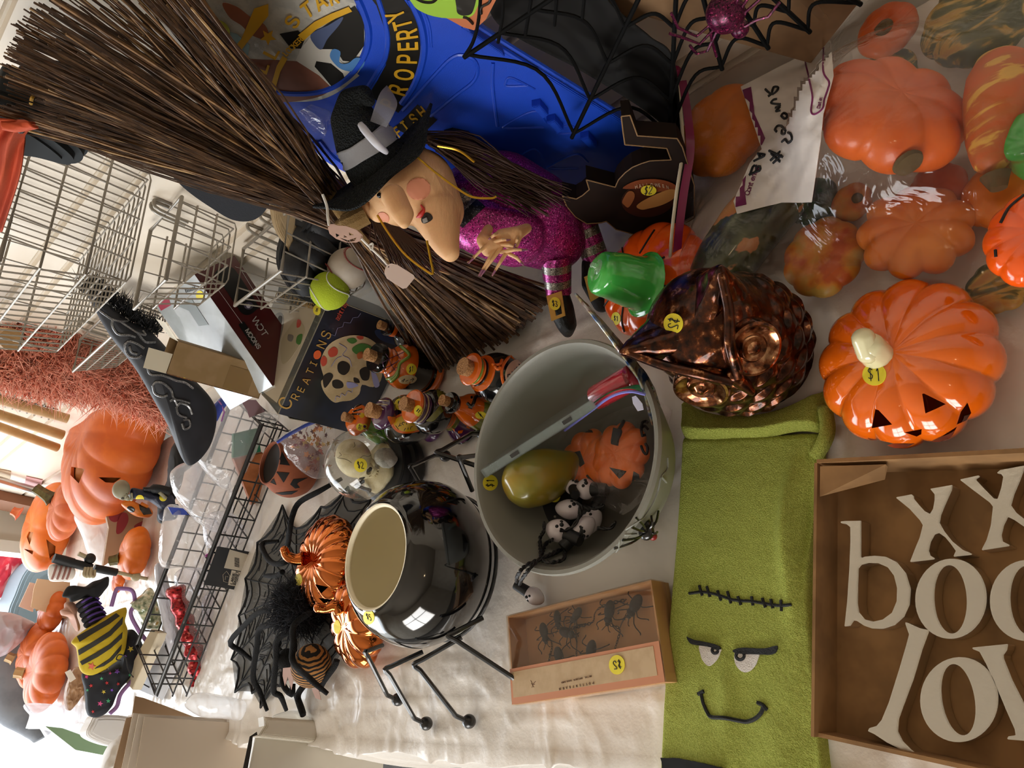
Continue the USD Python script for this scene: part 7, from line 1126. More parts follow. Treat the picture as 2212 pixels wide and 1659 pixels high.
# ---------------------------------------------------------------- back row of pumpkins
FOAM = mt('foam_orange', 'd8691c', 0.5, col2='c95a14', ns=20, stretch=(1, 1, .3)); FOAM2 = mt('foam_bright', 'ea7a18', 0.45, col2='e06a10', ns=16); FOAM3 = mt('foam_rust', 'cc6434', 0.6, col2='d4703c', ns=30); STB = mt('stem_brown', '6b4a2c', 0.8, bump=.5, bs=80); STG = mt('stem_green', '6a6234', 0.7, bump=.5, bs=90, col2='4a4422', ns=60); STC = mt('stem_cream', 'b99a6a', 0.7); FIN = mt('foam_inside', 'b5702c', 0.7)
def bigpump(label, box, mat, z=0.0, ribs=12, depth=0.07, h=0.85, dim=0.12, stem=None, cuts=(), axis=None, seed=0, tilt=None):
    b_ = pumpkin(h, ribs, depth, dim, power=.8, nu=60, per=10, seed=seed, uneven=.05)
    if axis is not None: b_ = xf(b_, to_axis(axis)); b_.apply_translation([0, 0, -b_.bounds[0][2]])
    s, p = fit(b_, box, z); p = np.array([p[0], p[1], z]); m = b_.copy(); m.vertices = m.vertices * s + p; H = Hit(m); th = thing('pumpkin', label, 'pumpkin', p)
    mm = carve(m, 0.08, [cutter(c, .05, .035, H) for c in cuts]) if cuts else m; th.part('shell', mm, mat, 50)
    if cuts: th.part('lining', TM((m.vertices - p) * 0.88 + p + [0, 0, s * h * .06], m.faces, process=False), FIN, True)
    if stem:
        (bx, by), (tx, ty), r0, r1, sm = stem; k = mpp(p); h_ = H(bx, by); d0 = (h_[0] - EYE) @ FW + 0.01 if h_ else (p - EYE) @ FW; th.part('stem', stemmesh(cpt(bx, by, d0), cpt(tx, ty, d0 - 0.006), r0 * k, r1 * k), sm, 40)
    return th, H, p
bigpump('big carved orange pumpkin, largest on the table, in front of the shag pillow', (92, 818, 402, 1088), FOAM, 0.0, 14, 0.05, 0.92, 0.10, ((128, 903), (98, 908), 14, 10, STB), [[(141, 1006), (183, 1013), (170, 1044), (150, 1024)], [(213, 1031), (262, 1032), (246, 1043), (228, 1042)]], None, 1)
bigpump('carved orange jack-o-lantern at the back with bright triangle eyes', (20, 1068, 186, 1210), FOAM2, 0.0, 10, 0.04, 0.9, 0.12, ((42, 1110), (26, 1103), 11, 8, FOAM3), [[(53, 1147), (72, 1150), (64, 1177)], [(50, 1185), (72, 1190), (70, 1198)], [(100, 1165), (120, 1180), (118, 1205), (108, 1210), (106, 1190)]], None, 2)
bigpump('rust pumpkin with a long curved grey-green stem, leaning on the big one', (96, 1038, 188, 1164), FOAM3, 0.075, 12, 0.07, 0.9, .12, ((112, 1078), (76, 1054), 12, 10, STG), (), None, 3)
bigpump('small smooth orange pumpkin with a green stem before the white ghost', (248, 1144, 332, 1246), FOAM2, 0.0, 9, 0.05, 0.95, .12, ((258, 1208), (236, 1212), 10, 9, STG), (), None, 4)
bigpump('small ribbed orange pumpkin with tan stem in front of the tan papers', (76, 1268, 148, 1362), FOAM, 0.0, 9, 0.09, 0.9, .12, ((92, 1306), (77, 1310), 8, 9, STC), (), None, 5)
bigpump('large ribbed tan-orange pumpkin in the rear corner by the gray cushion', (34, 1385, 165, 1520), FOAM, 0.0, 11, 0.10, 0.85, .14, ((52, 1455), (32, 1452), 9, 10, STC), (), None, 6)
bigpump('ribbed orange pumpkin peeking out behind the large tan-orange one', (18, 1362, 130, 1470), FOAM, 0.0, 11, 0.10, 0.85, .14, ((30, 1424), (14, 1418), 9, 9, STC), (), None, 7)
bigpump('orange pumpkin under the skeleton arm, its ribs bright on the window side', (232, 1238, 280, 1272), FOAM, 0.0, 9, 0.09, .8, .12, None, (), None, 8)
# ---------------------------------------------------------------- copper glass pumpkins
COP = mt('copper_mirror', 'd0702c', 0.07, 1.0, coat=0.5)
def copper(label, box, axis, stem, stick, ribs, depth, cuts=(), z=0.0, h=0.86):
    b_ = pumpkin(h, ribs, depth, .12, power=.7, nu=60, per=12); 
    if axis is not None: b_ = xf(b_, to_axis(axis)); b_.apply_translation([0, 0, -b_.bounds[0][2]])
    s, p = fit(b_, box, z); p = np.array([p[0], p[1], z]); m = b_.copy(); m.vertices = m.vertices * s + p; H = Hit(m); th = thing('copper_pumpkin', label, 'pumpkin', p); th.part('shell', carve(m, .06, [cutter(c, .03, .02, H) for c in cuts]) if cuts else m, COP, 50); pts, rs = stem; d0 = (p - EYE) @ FW; h_ = H(*pts[0]); d0 = (h_[0] - EYE) @ FW if h_ else d0 - .05; P = spline([cpt(*q, d0 - .002 * i) for i, q in enumerate(pts)], 14); r_ = np.interp(np.linspace(0, 1, 14), np.linspace(0, 1, len(rs)), rs) * d0 / FPX; th.part('stem', cat(tube(P, r_, 12), ball(P[-1], r_[-1] * 1.02, 2)), COP, True); sticker(th, H, *stick[:2], stick[2], '', ry=stick[3]); return th
copper('shiny copper glass jack-o-lantern with a knobbly stem behind the cauldron', (622, 1129, 790, 1306), None, ([(655, 1207), (636, 1208), (620, 1200), (614, 1188)], [16, 12, 11, 9]), (645, 1252, 8, 13), 16, 0.06, [[(680, 1262), (709, 1268), (694, 1282)], [(688, 1292), (720, 1296), (700, 1303)]])
copper('shiny copper glass pumpkin with deep swirled ribs and a round-ended stem', (700, 1270, 840, 1430), np.array([-0.25, 0.1, 0.95]), ([(735, 1322), (725, 1308), (705, 1315), (688, 1313)], [15, 12, 10, 11]), (729, 1354, 7, 15), 10, 0.13)
# ---------------------------------------------------------------- terracotta jack-o-lantern jar and leaf bag
TER = mt('terracotta', '9a5638', 0.85, col2='8d4c30', ns=30, bump=.2, bs=120)
tb_ = onz(650, 1045, 0); pr = spline([(0, 0), (0.038, 0), (0.052, 0.012), (0.060, 0.036), (0.056, 0.060), (0.046, 0.078), (0.043, 0.088)], 40); pi = [(0.040, 0.088), (0.043, 0.077), (0.053, 0.058), (0.056, 0.036), (0.048, 0.014), (0.0, 0.006)]
base = lathe(list(pr) + pi, 64); s, p = fit(lathe(pr, 48), (560, 945, 690, 1076), 0); p[2] = 0; m = xf(base, None, None); m.vertices = m.vertices * s + p; m.merge_vertices(); Hj = Hit(m); th = thing('terracotta_jar', 'terracotta jack-o-lantern jar with face openings as dark patches, dark inside beside the wire caddy', 'jar', p)
V6 = lambda x, y: (360 + x / 5.185, 860 + y / 5.185)
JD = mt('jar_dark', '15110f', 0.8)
th.part('body', m, TER, 40); th.part('lining', xf(lathe(np.array([(0.0, 0.072), (0.0432, 0.0785), (0.0405, 0.0878)]) * s, 48), None, p), mt('jar_grey', '2e2a28', 0.8), 40)
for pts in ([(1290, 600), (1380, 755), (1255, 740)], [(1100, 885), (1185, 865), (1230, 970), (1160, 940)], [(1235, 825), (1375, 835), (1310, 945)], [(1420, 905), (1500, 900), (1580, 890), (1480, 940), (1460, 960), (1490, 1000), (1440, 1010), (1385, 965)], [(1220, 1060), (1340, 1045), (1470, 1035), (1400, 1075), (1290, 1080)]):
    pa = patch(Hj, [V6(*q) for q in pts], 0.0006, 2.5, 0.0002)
    if pa: th.part('dark_face_patch', pa, JD, 30)  # dark of the hollow laid on as patches, nothing is cut
LB = film('leaf_bag', 'ffffff', 0.10, 1.4, 0.08, 1.0, 60); A, n = facing(onz(720, 985, 0.0), 0.02); th = thing('leaf_bag', 'clear blue-sealed zip bag of glossy leaf confetti behind the skull globe', 'zip bag', onz(720, 985, 0))
th.part('film', puff([V6(*q) for q in ((1215, 480), (1330, 400), (1540, 290), (1900, 160), (1990, 150), (2030, 250), (2040, 420), (2000, 600), (1850, 850), (1700, 900), (1600, 880), (1480, 800), (1350, 640), (1310, 520))], A, n, 0.014, 0.006, 60, 4), LB, True)
th.part('zip_seal', tube([onp(*V6(*q), A, n) - n * 0.004 for q in ((1225, 495), (1330, 420), (1540, 305), (1740, 225), (1960, 125))], [.0022, .003, .003, .003, .0025], 8), mt('zip_blue', '3f55b8', .35, coat=.3), True)
rg2 = np.random.default_rng(5); lfm = [mt('leaf_' + k, c, .35, .3) for k, c in (('rust', '8f3a26'), ('orange', 'c4752a'), ('wine', '6e2430'), ('gold', 'b8923f'))]
PL = Polygon([V6(*q) for q in ((1340, 480), (1540, 330), (1900, 200), (1990, 300), (1960, 560), (1800, 800), (1620, 830), (1480, 760))])
for k in range(70):
    while True:
        x, y = rg2.uniform(610, 760), rg2.uniform(880, 1040)
        if PL.contains(Point(x, y)): break
    c = onp(x, y, A, n) + n * rg2.normal(0, .004); r = .004 + .003 * rg2.random(); a = rg2.random() * 6.28; Mx = to_axis(-n + rg2.normal(0, .5, 3)); lf = Polygon([(r * (1 if i % 2 == 0 else .5) * np.cos(a + i * .628), r * (1 if i % 2 == 0 else .5) * np.sin(a + i * .628)) for i in range(10)]); th.part('leaf', xf(trimesh.creation.extrude_polygon(lf, .0006, engine='earcut'), Mx, c), lfm[k % 4], False)
# ---------------------------------------------------------------- black wire caddy
CW = mt('caddy_black', '0d0d0e', .4, coat=.3); ca, cbp = onz(548, 918, 0.09), onz(345, 1506, 0.09); dx2 = cbp - ca; LC = np.linalg.norm(dx2); dx2 /= LC; dy2 = np.cross(ZV, dx2); dy2 = dy2 if dy2 @ HV > 0 else -dy2; WCd, HCd = 0.17, 0.088
# the near long side stands at the line through the lower rim of the picture
nb0, nb1 = onz(585, 1040, 0.003), onz(405, 1500, 0.003); dx2 = (nb1 - nb0); dx2 /= np.linalg.norm(dx2); dy2 = np.cross(dx2, ZV); dy2 = dy2 if dy2 @ HV > 0 else -dy2; pA = nb0 - dx2 * 0.10; LC = np.linalg.norm(nb1 - pA) + .0
kd = lambda x, y, z: pA * [1, 1, 0] + dx2 * x + dy2 * y + ZV * z
zt_ = top_z(kd(LC * .5, 0, 0), 448, 1215)
HCd = float(np.clip(zt_, .06, .12)); th = thing('wire_caddy', 'long black wire grid caddy with a black price card, full of clear bags', 'wire caddy', kd(LC / 2, WCd / 2, 0)); CGR = 0.026
th.part('rim', tube([kd(0, 0, HCd), kd(LC, 0, HCd), kd(LC, WCd, HCd), kd(0, WCd, HCd)], .0032, 8, closed=True), CW)
ws = []
for x in np.arange(0, LC + .001, .036): ws += [tube([kd(x, 0, HCd), kd(x, 0, .004), kd(x, WCd, .004), kd(x, WCd, HCd)], .0016, 5)]
for z in (.004, .03, .058): ws += [tube([kd(-.004, 0, z), kd(LC + .004, 0, z)], .0016, 5), tube([kd(0, WCd, z), kd(LC, WCd, z)], .0016, 5), tube([kd(0, 0, z), kd(0, WCd, z)], .0016, 5), tube([kd(LC, 0, z), kd(LC, WCd, z)], .0016, 5)]
for y in np.arange(.034, WCd, .034): ws += [tube([kd(0, y, .004), kd(LC, y, .004)], .0016, 5), tube([kd(0, y, .004), kd(0, y, HCd)], .0016, 5), tube([kd(LC, y, .004), kd(LC, y, HCd)], .0016, 5)]
th.part('wire_grid', cat(ws), CW, kind='stuff')
CAn = kd(LC * .5, -.004, 0); cardp = [(470, 1180), (575, 1198), (545, 1280), (440, 1262)]; cd = th.part('price_card', slab(cardp, CAn, dy2, .0015, bevel=.0003), mt('card_black', '131316', .5), False)
V2 = lambda x, y: (180 + x / 4.88, 1000 + y / 4.88)
for p in (((1540, 908), (1732, 960), (1682, 1140), (1480, 1102)), ((1560, 1125), (1680, 1150), (1640, 1302), (1522, 1282))): cd.part('paper_label', slab([V2(*q) for q in p], CAn, dy2, .0004, lift=.0016), mt('label_cream', 'b0a491', .7), False)
ptext('LARGE', lambda i: (np.array(V2(1568, 1280)) + np.array([1.2, -5.0]) * i, np.array([1.4, -6]), np.array([-5, -1.3])), 1, INK, 0, cd, True, CAn, dy2, .0021); ptext('BASKET', lambda i: (np.array(V2(1598, 1286)) + np.array([1.2, -5.0]) * i, np.array([1.4, -6]), np.array([-5, -1.3])), 1, INK, 0, cd, True, CAn, dy2, .0021); ptext('CADDY', lambda i: (np.array(V2(1628, 1290)) + np.array([1.2, -5.0]) * i, np.array([1.4, -6]), np.array([-5, -1.3])), 1, INK, 0, cd, True, CAn, dy2, .0021)
cd.part('barcode', cat(*[slab([V2(1590, 1085 - k * 11), V2(1640, 1095 - k * 11), V2(1641, 1089 - k * 11), V2(1591, 1079 - k * 11)], CAn, dy2, .0002, lift=.0021) for k in range(9)]), INK, False); HCc = Hit(slab(cardp, CAn, dy2, .0024)); cd.part('drawn_house', strokes(HCc, [[V2(1480, 1250), V2(1470, 1180), V2(1510, 1140), V2(1545, 1190), V2(1530, 1260), V2(1480, 1250)], [V2(1495, 1235), V2(1500, 1190), V2(1525, 1200)]], .0008), mt('label_cream', 'b0a491', .7))
# ---------------------------------------------------------------- clear bags in and behind the caddy
BGA = film('bag_bright', 'ffffff', .22, 1.3, .08, 1.0, 40); BGB = film('bag_soft', 'fbfbff', .12, 1.1, .1, 1.0, 50)
def bag(label, pix, at_, th_, seed, mat=BGA, amp=.010, extra=()):
    A, n = facing(at_); t = thing('plastic_bag', label, 'plastic bag', np.asarray(at_) * [1, 1, 0]); t.part('film', puff(pix, A, n, th_, amp, 34, seed, back=.8), mat, True); return t, A, n
t, A, n = bag('tall clear blue-sealed zip bag with green contents at the caddy end', [(470, 862), (490, 862), (560, 885), (600, 900), (570, 930), (545, 985), (520, 1030), (490, 1060), (455, 1030), (425, 985), (430, 940), (448, 900)], kd(.05, .06, .03), .035, 11)
t.part('zip_seal', tube([onp(*q, A, n) - n * .02 for q in ((452, 905), (462, 880), (474, 866), (482, 864))], [.008, .010, .009, .006], 8), mt('zip_blue', '3f55b8', .35, coat=.3), True); t.part('zip_line', tube([onp(*q, A, n) - n * .028 for q in ((466, 908), (472, 888), (466, 872), (460, 864))], .0014, 6), mt('zip_pink', 'b070b0', .4))
single('green_card_pack', 'dark green card packet inside the tall zip bag at the caddy end', 'packet', slab([(501, 937), (552, 925), (560, 975), (500, 988)], A + n * .012, n, .01, bevel=.002), mt('pack_green', '1f6b48', .5), False); single('orange_pack', 'orange brown packet under the green one inside the wire caddy', 'packet', slab([(500, 990), (562, 976), (580, 1010), (600, 1030), (570, 1070), (540, 1090), (520, 1040)], A + n * .016, n, .012, bevel=.002), mt('pack_orange', '9c5a2c', .5, col2='b0683a', ns=60), False)
t.part('printed_text', cat(*[slab([V6(835, 40), V6(870, 15), V6(1000, 20), V6(1100, 150), V6(925, 220), V6(900, 140)], A - n * .034, n, .0006)]), mt('print_mauve', '8d6f74', .5), False)
bag('crumpled bright clear bag between the tall zip bag and the skeleton', [(372, 1022), (400, 1000), (440, 998), (490, 1030), (500, 1080), (492, 1130), (470, 1150), (430, 1130), (395, 1090), (376, 1060)], kd(.16, .09, .03), .04, 12, BGA, .012)
t2_, A2, n2 = bag('blown-out white plastic bag with a blue torn edge beside the caddy', [(365, 1092), (400, 1100), (440, 1140), (445, 1200), (430, 1230), (390, 1225), (350, 1225), (345, 1180), (352, 1130)], kd(.22, .20, .02), .03, 13, BGA); t2_.part('zip_seal', tube([onp(*q, A2, n2) - n2 * .02 for q in ((440, 1195), (450, 1215), (458, 1232))], [.006, .007, .005], 8), mt('zip_hotpink', 'b03a9a', .35), True); t2_.part('blue_edge', slab([(362, 1095), (395, 1098), (410, 1112), (372, 1112)], A2 - n2 * .02, n2, .002), mt('zip_blue', '3f55b8', .35), False)
t3_, A3, n3 = bag('long clear bag holding a red sequin garland in the caddy', [(420, 1225), (455, 1240), (470, 1290), (455, 1340), (460, 1400), (450, 1470), (435, 1490), (420, 1440), (400, 1360), (385, 1290), (380, 1240)], kd(.40, .07, .03), .03, 14, BGB)
SEQ = glitter('sequin_red', '5a0c10', 'b0262a', 'ff8a80', 260, .5); Pq = spline([onp(x, y, A3, n3) for x, y in ((378, 1268), (392, 1320), (408, 1370), (422, 1420), (432, 1475))], 40); single('sequin_garland', 'red sequin garland coiled inside the long clear bag in the caddy', 'garland', displace(tube(Pq, 0.016 + .003 * np.sin(np.arange(40)), 18), .003, 120), SEQ, True)
bag('clear bag bunched in the near end of the caddy', [(440, 1290), (480, 1300), (500, 1350), (480, 1420), (460, 1480), (445, 1430), (440, 1360)], kd(.45, .04, .025), .022, 15, BGB); bag('clear wrinkled bag behind the black price card', [(455, 1110), (500, 1110), (530, 1160), (500, 1180), (455, 1185), (440, 1150)], kd(.26, .04, .03), .024, 16, BGB)
single('grey_pouch', 'flat folded pale grey plastic sleeve lying along the far rim of the caddy', 'sleeve', puff([(335, 1225), (355, 1228), (372, 1300), (385, 1380), (392, 1440), (378, 1450), (360, 1390), (345, 1310)], *facing(kd(.42, .19, .05)), .012, .004, 60, 17), mt('sleeve_grey', 'c9c9d2', .3, coat=.4), True)
# ================================================================ spiders and lace
LACE = mt('lace_black', '0c0c0e', .8); LCG = mt('lace_mesh', '45443f', .85, alpha=.42)
ol = [(610, 1092), (640, 1142), (694, 1095), (752, 1052), (800, 1080), (796, 1200), (752, 1392), (700, 1472), (640, 1462), (604, 1482), (563, 1528), (545, 1497), (508, 1495), (500, 1425), (516, 1330), (530, 1250), (556, 1172)]; ctr = np.array([640, 1275])
th = thing('lace_web_mat', 'black lace spider web mat lying under the spiders and copper pumpkins', 'lace mat', onz(*ctr)); Pm = np.array([onz(x, y, .0012)[:2] for x, y in ol]); pm_ = Polygon(Pm)
mm = extrude(pm_.buffer(-.002), .0004); mm.apply_translation([0, 0, .0008]); th.part('mesh_cloth', mm, LCG, False); z = .0018
for x, y in ol: th.part('spoke', tube([onz(*ctr, z), onz(x, y, z)], .0013, 6), LACE)
for f in (.2, .38, .56, .74, .9, 1.0):
    pts = []
    for i in range(len(ol)):
        a = ctr + (np.array(ol[i]) - ctr) * f; b_ = ctr + (np.array(ol[(i + 1) % len(ol)]) - ctr) * f; pts += [onz(*a, z)] + [onz(*((a * (1 - s) + b_ * s) * (1 - .09 * np.sin(np.pi * s)) + ctr * .09 * np.sin(np.pi * s)), z) for s in (.25, .5, .75)]
    th.part('ring', tube(pts, .0011 if f < 1 else .0022, 6, closed=True), LACE)
rg3 = np.random.default_rng(3); ls = []
for k in range(90):
    i = rg3.integers(len(ol)); f = rg3.uniform(.3, .95); a = ctr + (np.array(ol[i]) - ctr) * f; b_ = ctr + (np.array(ol[(i + 1) % len(ol)]) - ctr) * (f + rg3.uniform(-.15, .1)); ls.append(tube([onz(*(a * (1 - s) + b_ * s), z - .0003) for s in np.linspace(rg3.uniform(0, .4), rg3.uniform(.6, 1), 5)], .0010, 4))
th.part('thread', cat(ls), LACE, kind='stuff')
PLS = mt('plush_black', '0b0c0f', .95, sheen=.35, bump=.8, bs=700); V7 = lambda x, y: (480 + x / 3.606, 1080 + y / 3.606)
c = onz(645, 1310, .035); th = thing('plush_spider', 'large fluffy black plush spider with long bent legs on the lace mat', 'spider', c * [1, 1, 0])
bdy = ball(c, (.032, .036, .028), 3); th.part('body', bdy, PLS, True); v, f, nn = meshkit.arrays(bdy, True); th.part('fluff', fur(v, nn, .02, .0005, 2600, 8, .5), mt('fluff_blueblack', '14161f', .8), True, kind='stuff')
for p, zz in (([(500, 870), (400, 868), (290, 872), (170, 980), (62, 1110), (150, 1180), (230, 1245)], (.04, .05, .055, .05, .04, .02, .006)), ([(550, 920), (420, 965), (295, 1000), (270, 1150), (240, 1380), (290, 1490), (350, 1640)], (.04, .055, .055, .045, .03, .015, .006)), ([(540, 1020), (430, 1090), (420, 1250), (400, 1480), (455, 1530), (500, 1640)], (.045, .055, .045, .03, .02, .006)), ([(690, 870), (560, 975), (553, 1120), (555, 1270), (690, 1400), (820, 1510)], (.04, .06, .06, .06, .065, .05)), ([(510, 350), (525, 240), (545, 130), (600, 20), (760, -70), (930, -165)], (.04, .06, .065, .06, .05, .02)), ([(560, 420), (480, 490), (375, 480), (310, 345), (440, 320)], (.03, .04, .04, .03, .01)), ([(470, 560), (420, 590), (330, 590)], (.02, .015, .006)), ([(640, 1440), (590, 1520), (610, 1600), (640, 1665)], (.02, .02, .012, .005))):
    th.part('leg', tube(spline([onz(*V7(x, y), z_) for (x, y), z_ in zip(p, zz)], 24), [.0046] * 18 + list(np.linspace(.0045, .003, 6)), 9), PLS, True)
th.part('thread_loop', tube(spline([onz(*V7(x, y), .058) for x, y in ((365, 925), (385, 890), (395, 850), (430, 895), (435, 940))], 14), .0008, 5), WS)
STP = 'striped_plush'
N = {'g': ('geometry', {}), 'mp': ('mapping', {'rotation': (0.3, 0.5, 0.6)}), 'w': ('wave_texture', {'scale': 62.0, 'distortion': 3.0, 'detail': 1.5, 'detail_scale': 1.2}), 'c': ('rgb_ramp', {'ramp': [(.45, lin('0f0e0d')), (.55, lin('a5743c'))]}), 'p': ('principled_bsdf', {'roughness': .9})}
MATS[STP] = usdkit.material(stage, '/World/Looks/' + STP, N, [('g.position', 'mp.vector'), ('mp.vector', 'w.vector'), ('w.fac', 'c.fac'), ('c.color', 'p.base_color')], surface='p.BSDF')
c = onz(672, 1438, .028); th = thing('beanie_spider', 'small beanbag spider with a tan and black tiger-striped back and paper tags', 'spider', c * [1, 1, 0]); th.part('body', ball(c, (.031, .035, .027), 3), MATS[STP], True); th.part('head', ball(onz(618, 1424, .03), (.016, .016, .014), 3), PLS, True)
for p in ([(610, 1452), (612, 1480), (630, 1500), (632, 1478)], [(690, 1490), (700, 1470), (722, 1440), (728, 1425)], [(640, 1500), (646, 1520), (655, 1545)], [(610, 1410), (600, 1400), (604, 1386)]): th.part('leg', tube(spline([onz(x, y, .018) for x, y in p], 10), .0045, 8), PLS, True)
for q in ([(612, 1443), (633, 1441), (634, 1470), (630, 1490), (622, 1462), (616, 1482), (611, 1460)], [(674, 1488), (688, 1486), (694, 1512), (682, 1508)]): th.part('paper_tag', slab(q, onz(622, 1460, .042), ZV, .0006), mt('tag_pink', 'c9a59a', .7), False)
# ================================================================ figures and bags in the back row
A, n = facing(onz(410, 1105, 0)); th = thing('skeleton_figure', 'small skeleton figure in a black and blue coat standing before the big pumpkin', 'figurine', onz(410, 1105, 0))
skull(onp(264, 1060, A, n), .021, -n * .5 - R0 * .9, ZV, th, mt('bone_grey', '8f8a72', .55)); NVY = mt('coat_navy', '1a2036', .5); CBK = mt('coat_black', '101216', .6)
th.part('coat', puff([(285, 1055), (310, 1058), (350, 1068), (372, 1070), (378, 1100), (350, 1100), (320, 1082), (285, 1076)], A, n, .016, .003, 60, 2), NVY, True); th.part('sleeve', tube(spline([onp(306, 1056, A, n) - n * .01, onp(335, 1056, A, n) - n * .012, onp(362, 1062, A, n) - n * .012], 10), [.004] * 3 + [.010] * 7, 10), CBK, True); th.part('hand', tube([onp(x, y, A, n) - n * .018 for x, y in ((338, 1062), (348, 1072), (352, 1076))], .004, 8), mt('bone_grey'), True)
th.part('foot', puff([(345, 1105), (365, 1095), (385, 1090), (380, 1120), (350, 1125), (342, 1115)], A, n, .014), mt('boot_blue', '3a4256', .5), True); HS_ = Hit(puff([(285, 1055), (310, 1058), (350, 1068), (372, 1070), (378, 1100), (350, 1100), (320, 1082), (285, 1076)], A, n, .019)); sticker(th, HS_, 302, 1078, 9, ''); sticker(th, HS_, 352, 1075, 8, '')
th = thing('owl_mask', 'small orange and black mask with a round eye beside the skeleton figure', 'mask', onz(330, 1120, 0)); A, n = facing(onz(330, 1120, 0)); m = puff([(262, 1088), (280, 1080), (300, 1088), (322, 1096), (330, 1108), (320, 1118), (296, 1116), (276, 1104)], A, n, .02); th.part('face', m, mt('mask_orange', 'd97a1c', .4), True); H = Hit(m); th.part('eye', patch(H, ell(283, 1100, 9, 6, .4), .001, 2), BLK, True); th.part('forehead', patch(H, [(300, 1090), (322, 1098), (328, 1110), (310, 1112), (302, 1100)], .001, 3), BLK, True); th.part('nose', tube([onp(x, y, A, n) - n * .016 for x, y in ((300, 1087), (314, 1094))], .004, 8), mt('mask_orange'), True)
th = thing('black_cloth_heap', 'crumpled black cloth lying between the big pumpkin and the clear bags', 'cloth', onz(400, 1040, 0)); A, n = facing(onz(410, 1050, 0)); th.part('cloth', puff([(372, 965), (400, 940), (430, 925), (448, 890), (455, 930), (428, 985), (405, 1010), (378, 1030), (380, 1060), (365, 1090), (352, 1128), (342, 1120), (345, 1085), (362, 1050), (366, 1005)], A, n, .03, .008, 40, 6), mt('cloth_black', '101417', .7), True)
W9 = lambda x, y: (x / 6.382, 1000 + y / 6.382)
GW = mt('ghost_cloth', 'f2eef0', .6, sss=.0); A, n = facing(onz(238, 1215, 0), -.02)
th = thing('ghost_figure', 'white ghost figure with draped cloth between the pumpkins', 'figurine', onz(238, 1215, 0)); th.part('body', puff([W9(*q) for q in ((1180, 430), (1380, 490), (1440, 650), (1480, 640), (1570, 850), (1520, 1000), (1440, 1350), (1320, 1370), (1210, 1230), (1140, 1020), (1025, 745), (1100, 600), (1150, 470))], A, n, .03, .006, 30, 3), GW, True); th.part('bow', puff([W9(*q) for q in ((1350, 690), (1375, 650), (1400, 670), (1390, 730), (1360, 720))], A - n * .03, n, .004), CBK, True)
A, n = facing(onz(300, 1200, 0), -.06); th = thing('polka_dot_box', 'tan box printed with large red dots behind the ghost figure', 'box', onz(300, 1200, 0)); bx_ = [W9(*q) for q in ((1390, 480), (1660, 560), (2100, 740), (2050, 950), (1720, 1010), (1600, 1300), (1400, 1420), (1480, 900))]; th.part('carton', slab(bx_, A, n, .012), mt('box_tan', 'a08468', .7), False)
for q in (((1620, 720), (1720, 690), (1745, 800), (1660, 950), (1580, 960)), ((1880, 830), (2000, 790), (2050, 860), (2040, 940), (1830, 890)), ((1400, 510), (1650, 620), (1600, 800), (1500, 790), (1440, 640))): th.part('printed_dot', slab([W9(*p) for p in q], A, n, .0006, lift=.0122, smooth=24), mt('dot_red', '8e3038', .6), False)
A, n = facing(onz(300, 1260, 0), .03); SLB = mt('sleeve_black', '16191b', .6); BON = mt('bone_cream', 'b5a98a', .5); th = thing('bone_arm', 'toy skeleton arm with black cuffs and cream bones reaching over the pumpkin', 'toy arm', onz(300, 1260, 0)); q_ = lambda x, y, d=0: onp(*W9(x, y), A, n) - n * d
for a, b_, r in (((740, 1310), (1010, 1380), 60), ((1000, 1380), (1260, 1450), 55), ((1300, 1450), (1610, 1510), 50)): th.part('cuff', tube([q_(*a), q_(*((np.array(a) + b_) / 2)), q_(*b_)], r / 6.382 * mpp(A) * np.array([1, 1.05, 1]), 14), SLB, 50)
for a, b_, r in (((1620, 1510), (1840, 1560), 26), ((1880, 1570), (2100, 1610), 24), ((1080, 1250), (1260, 1330), 30)): th.part('bone', tube([q_(*a), q_(*b_)], r / 6.382 * mpp(A), 10), BON, 50)
th.part('knuckle', ball(q_(1870, 1565), .011, 2), BON, True); th.part('knuckle', ball(q_(1240, 1320), .012, 2), mt('sleeve_black'), True)
for k, x in enumerate((1160, 1200, 1245)): th.part('finger', tube(spline([q_(x, 1440, .01), q_(x - 30, 1540, .015), q_(x + 30, 1560, .012), q_(x + 40, 1470, .01)], 12), .0035, 7), BON, True)
rb_ = puff([W9(*q) for q in ((700, 1400), (1010, 1430), (1000, 1600), (760, 1640), (670, 1590))], A + n * .01, n, .012); th.part('ribbed_cup', rb_, mt('ribbed_white', 'e9e4e0', .3, coat=.4), True); th.part('cup_stripe', strokes(Hit(rb_), [[W9(x, 1420), W9(x - 30, 1520), W9(x - 60, 1600)] for x in (780, 850, 920, 980)], .005, 12), mt('stripe_rose', '9a6a62', .5))
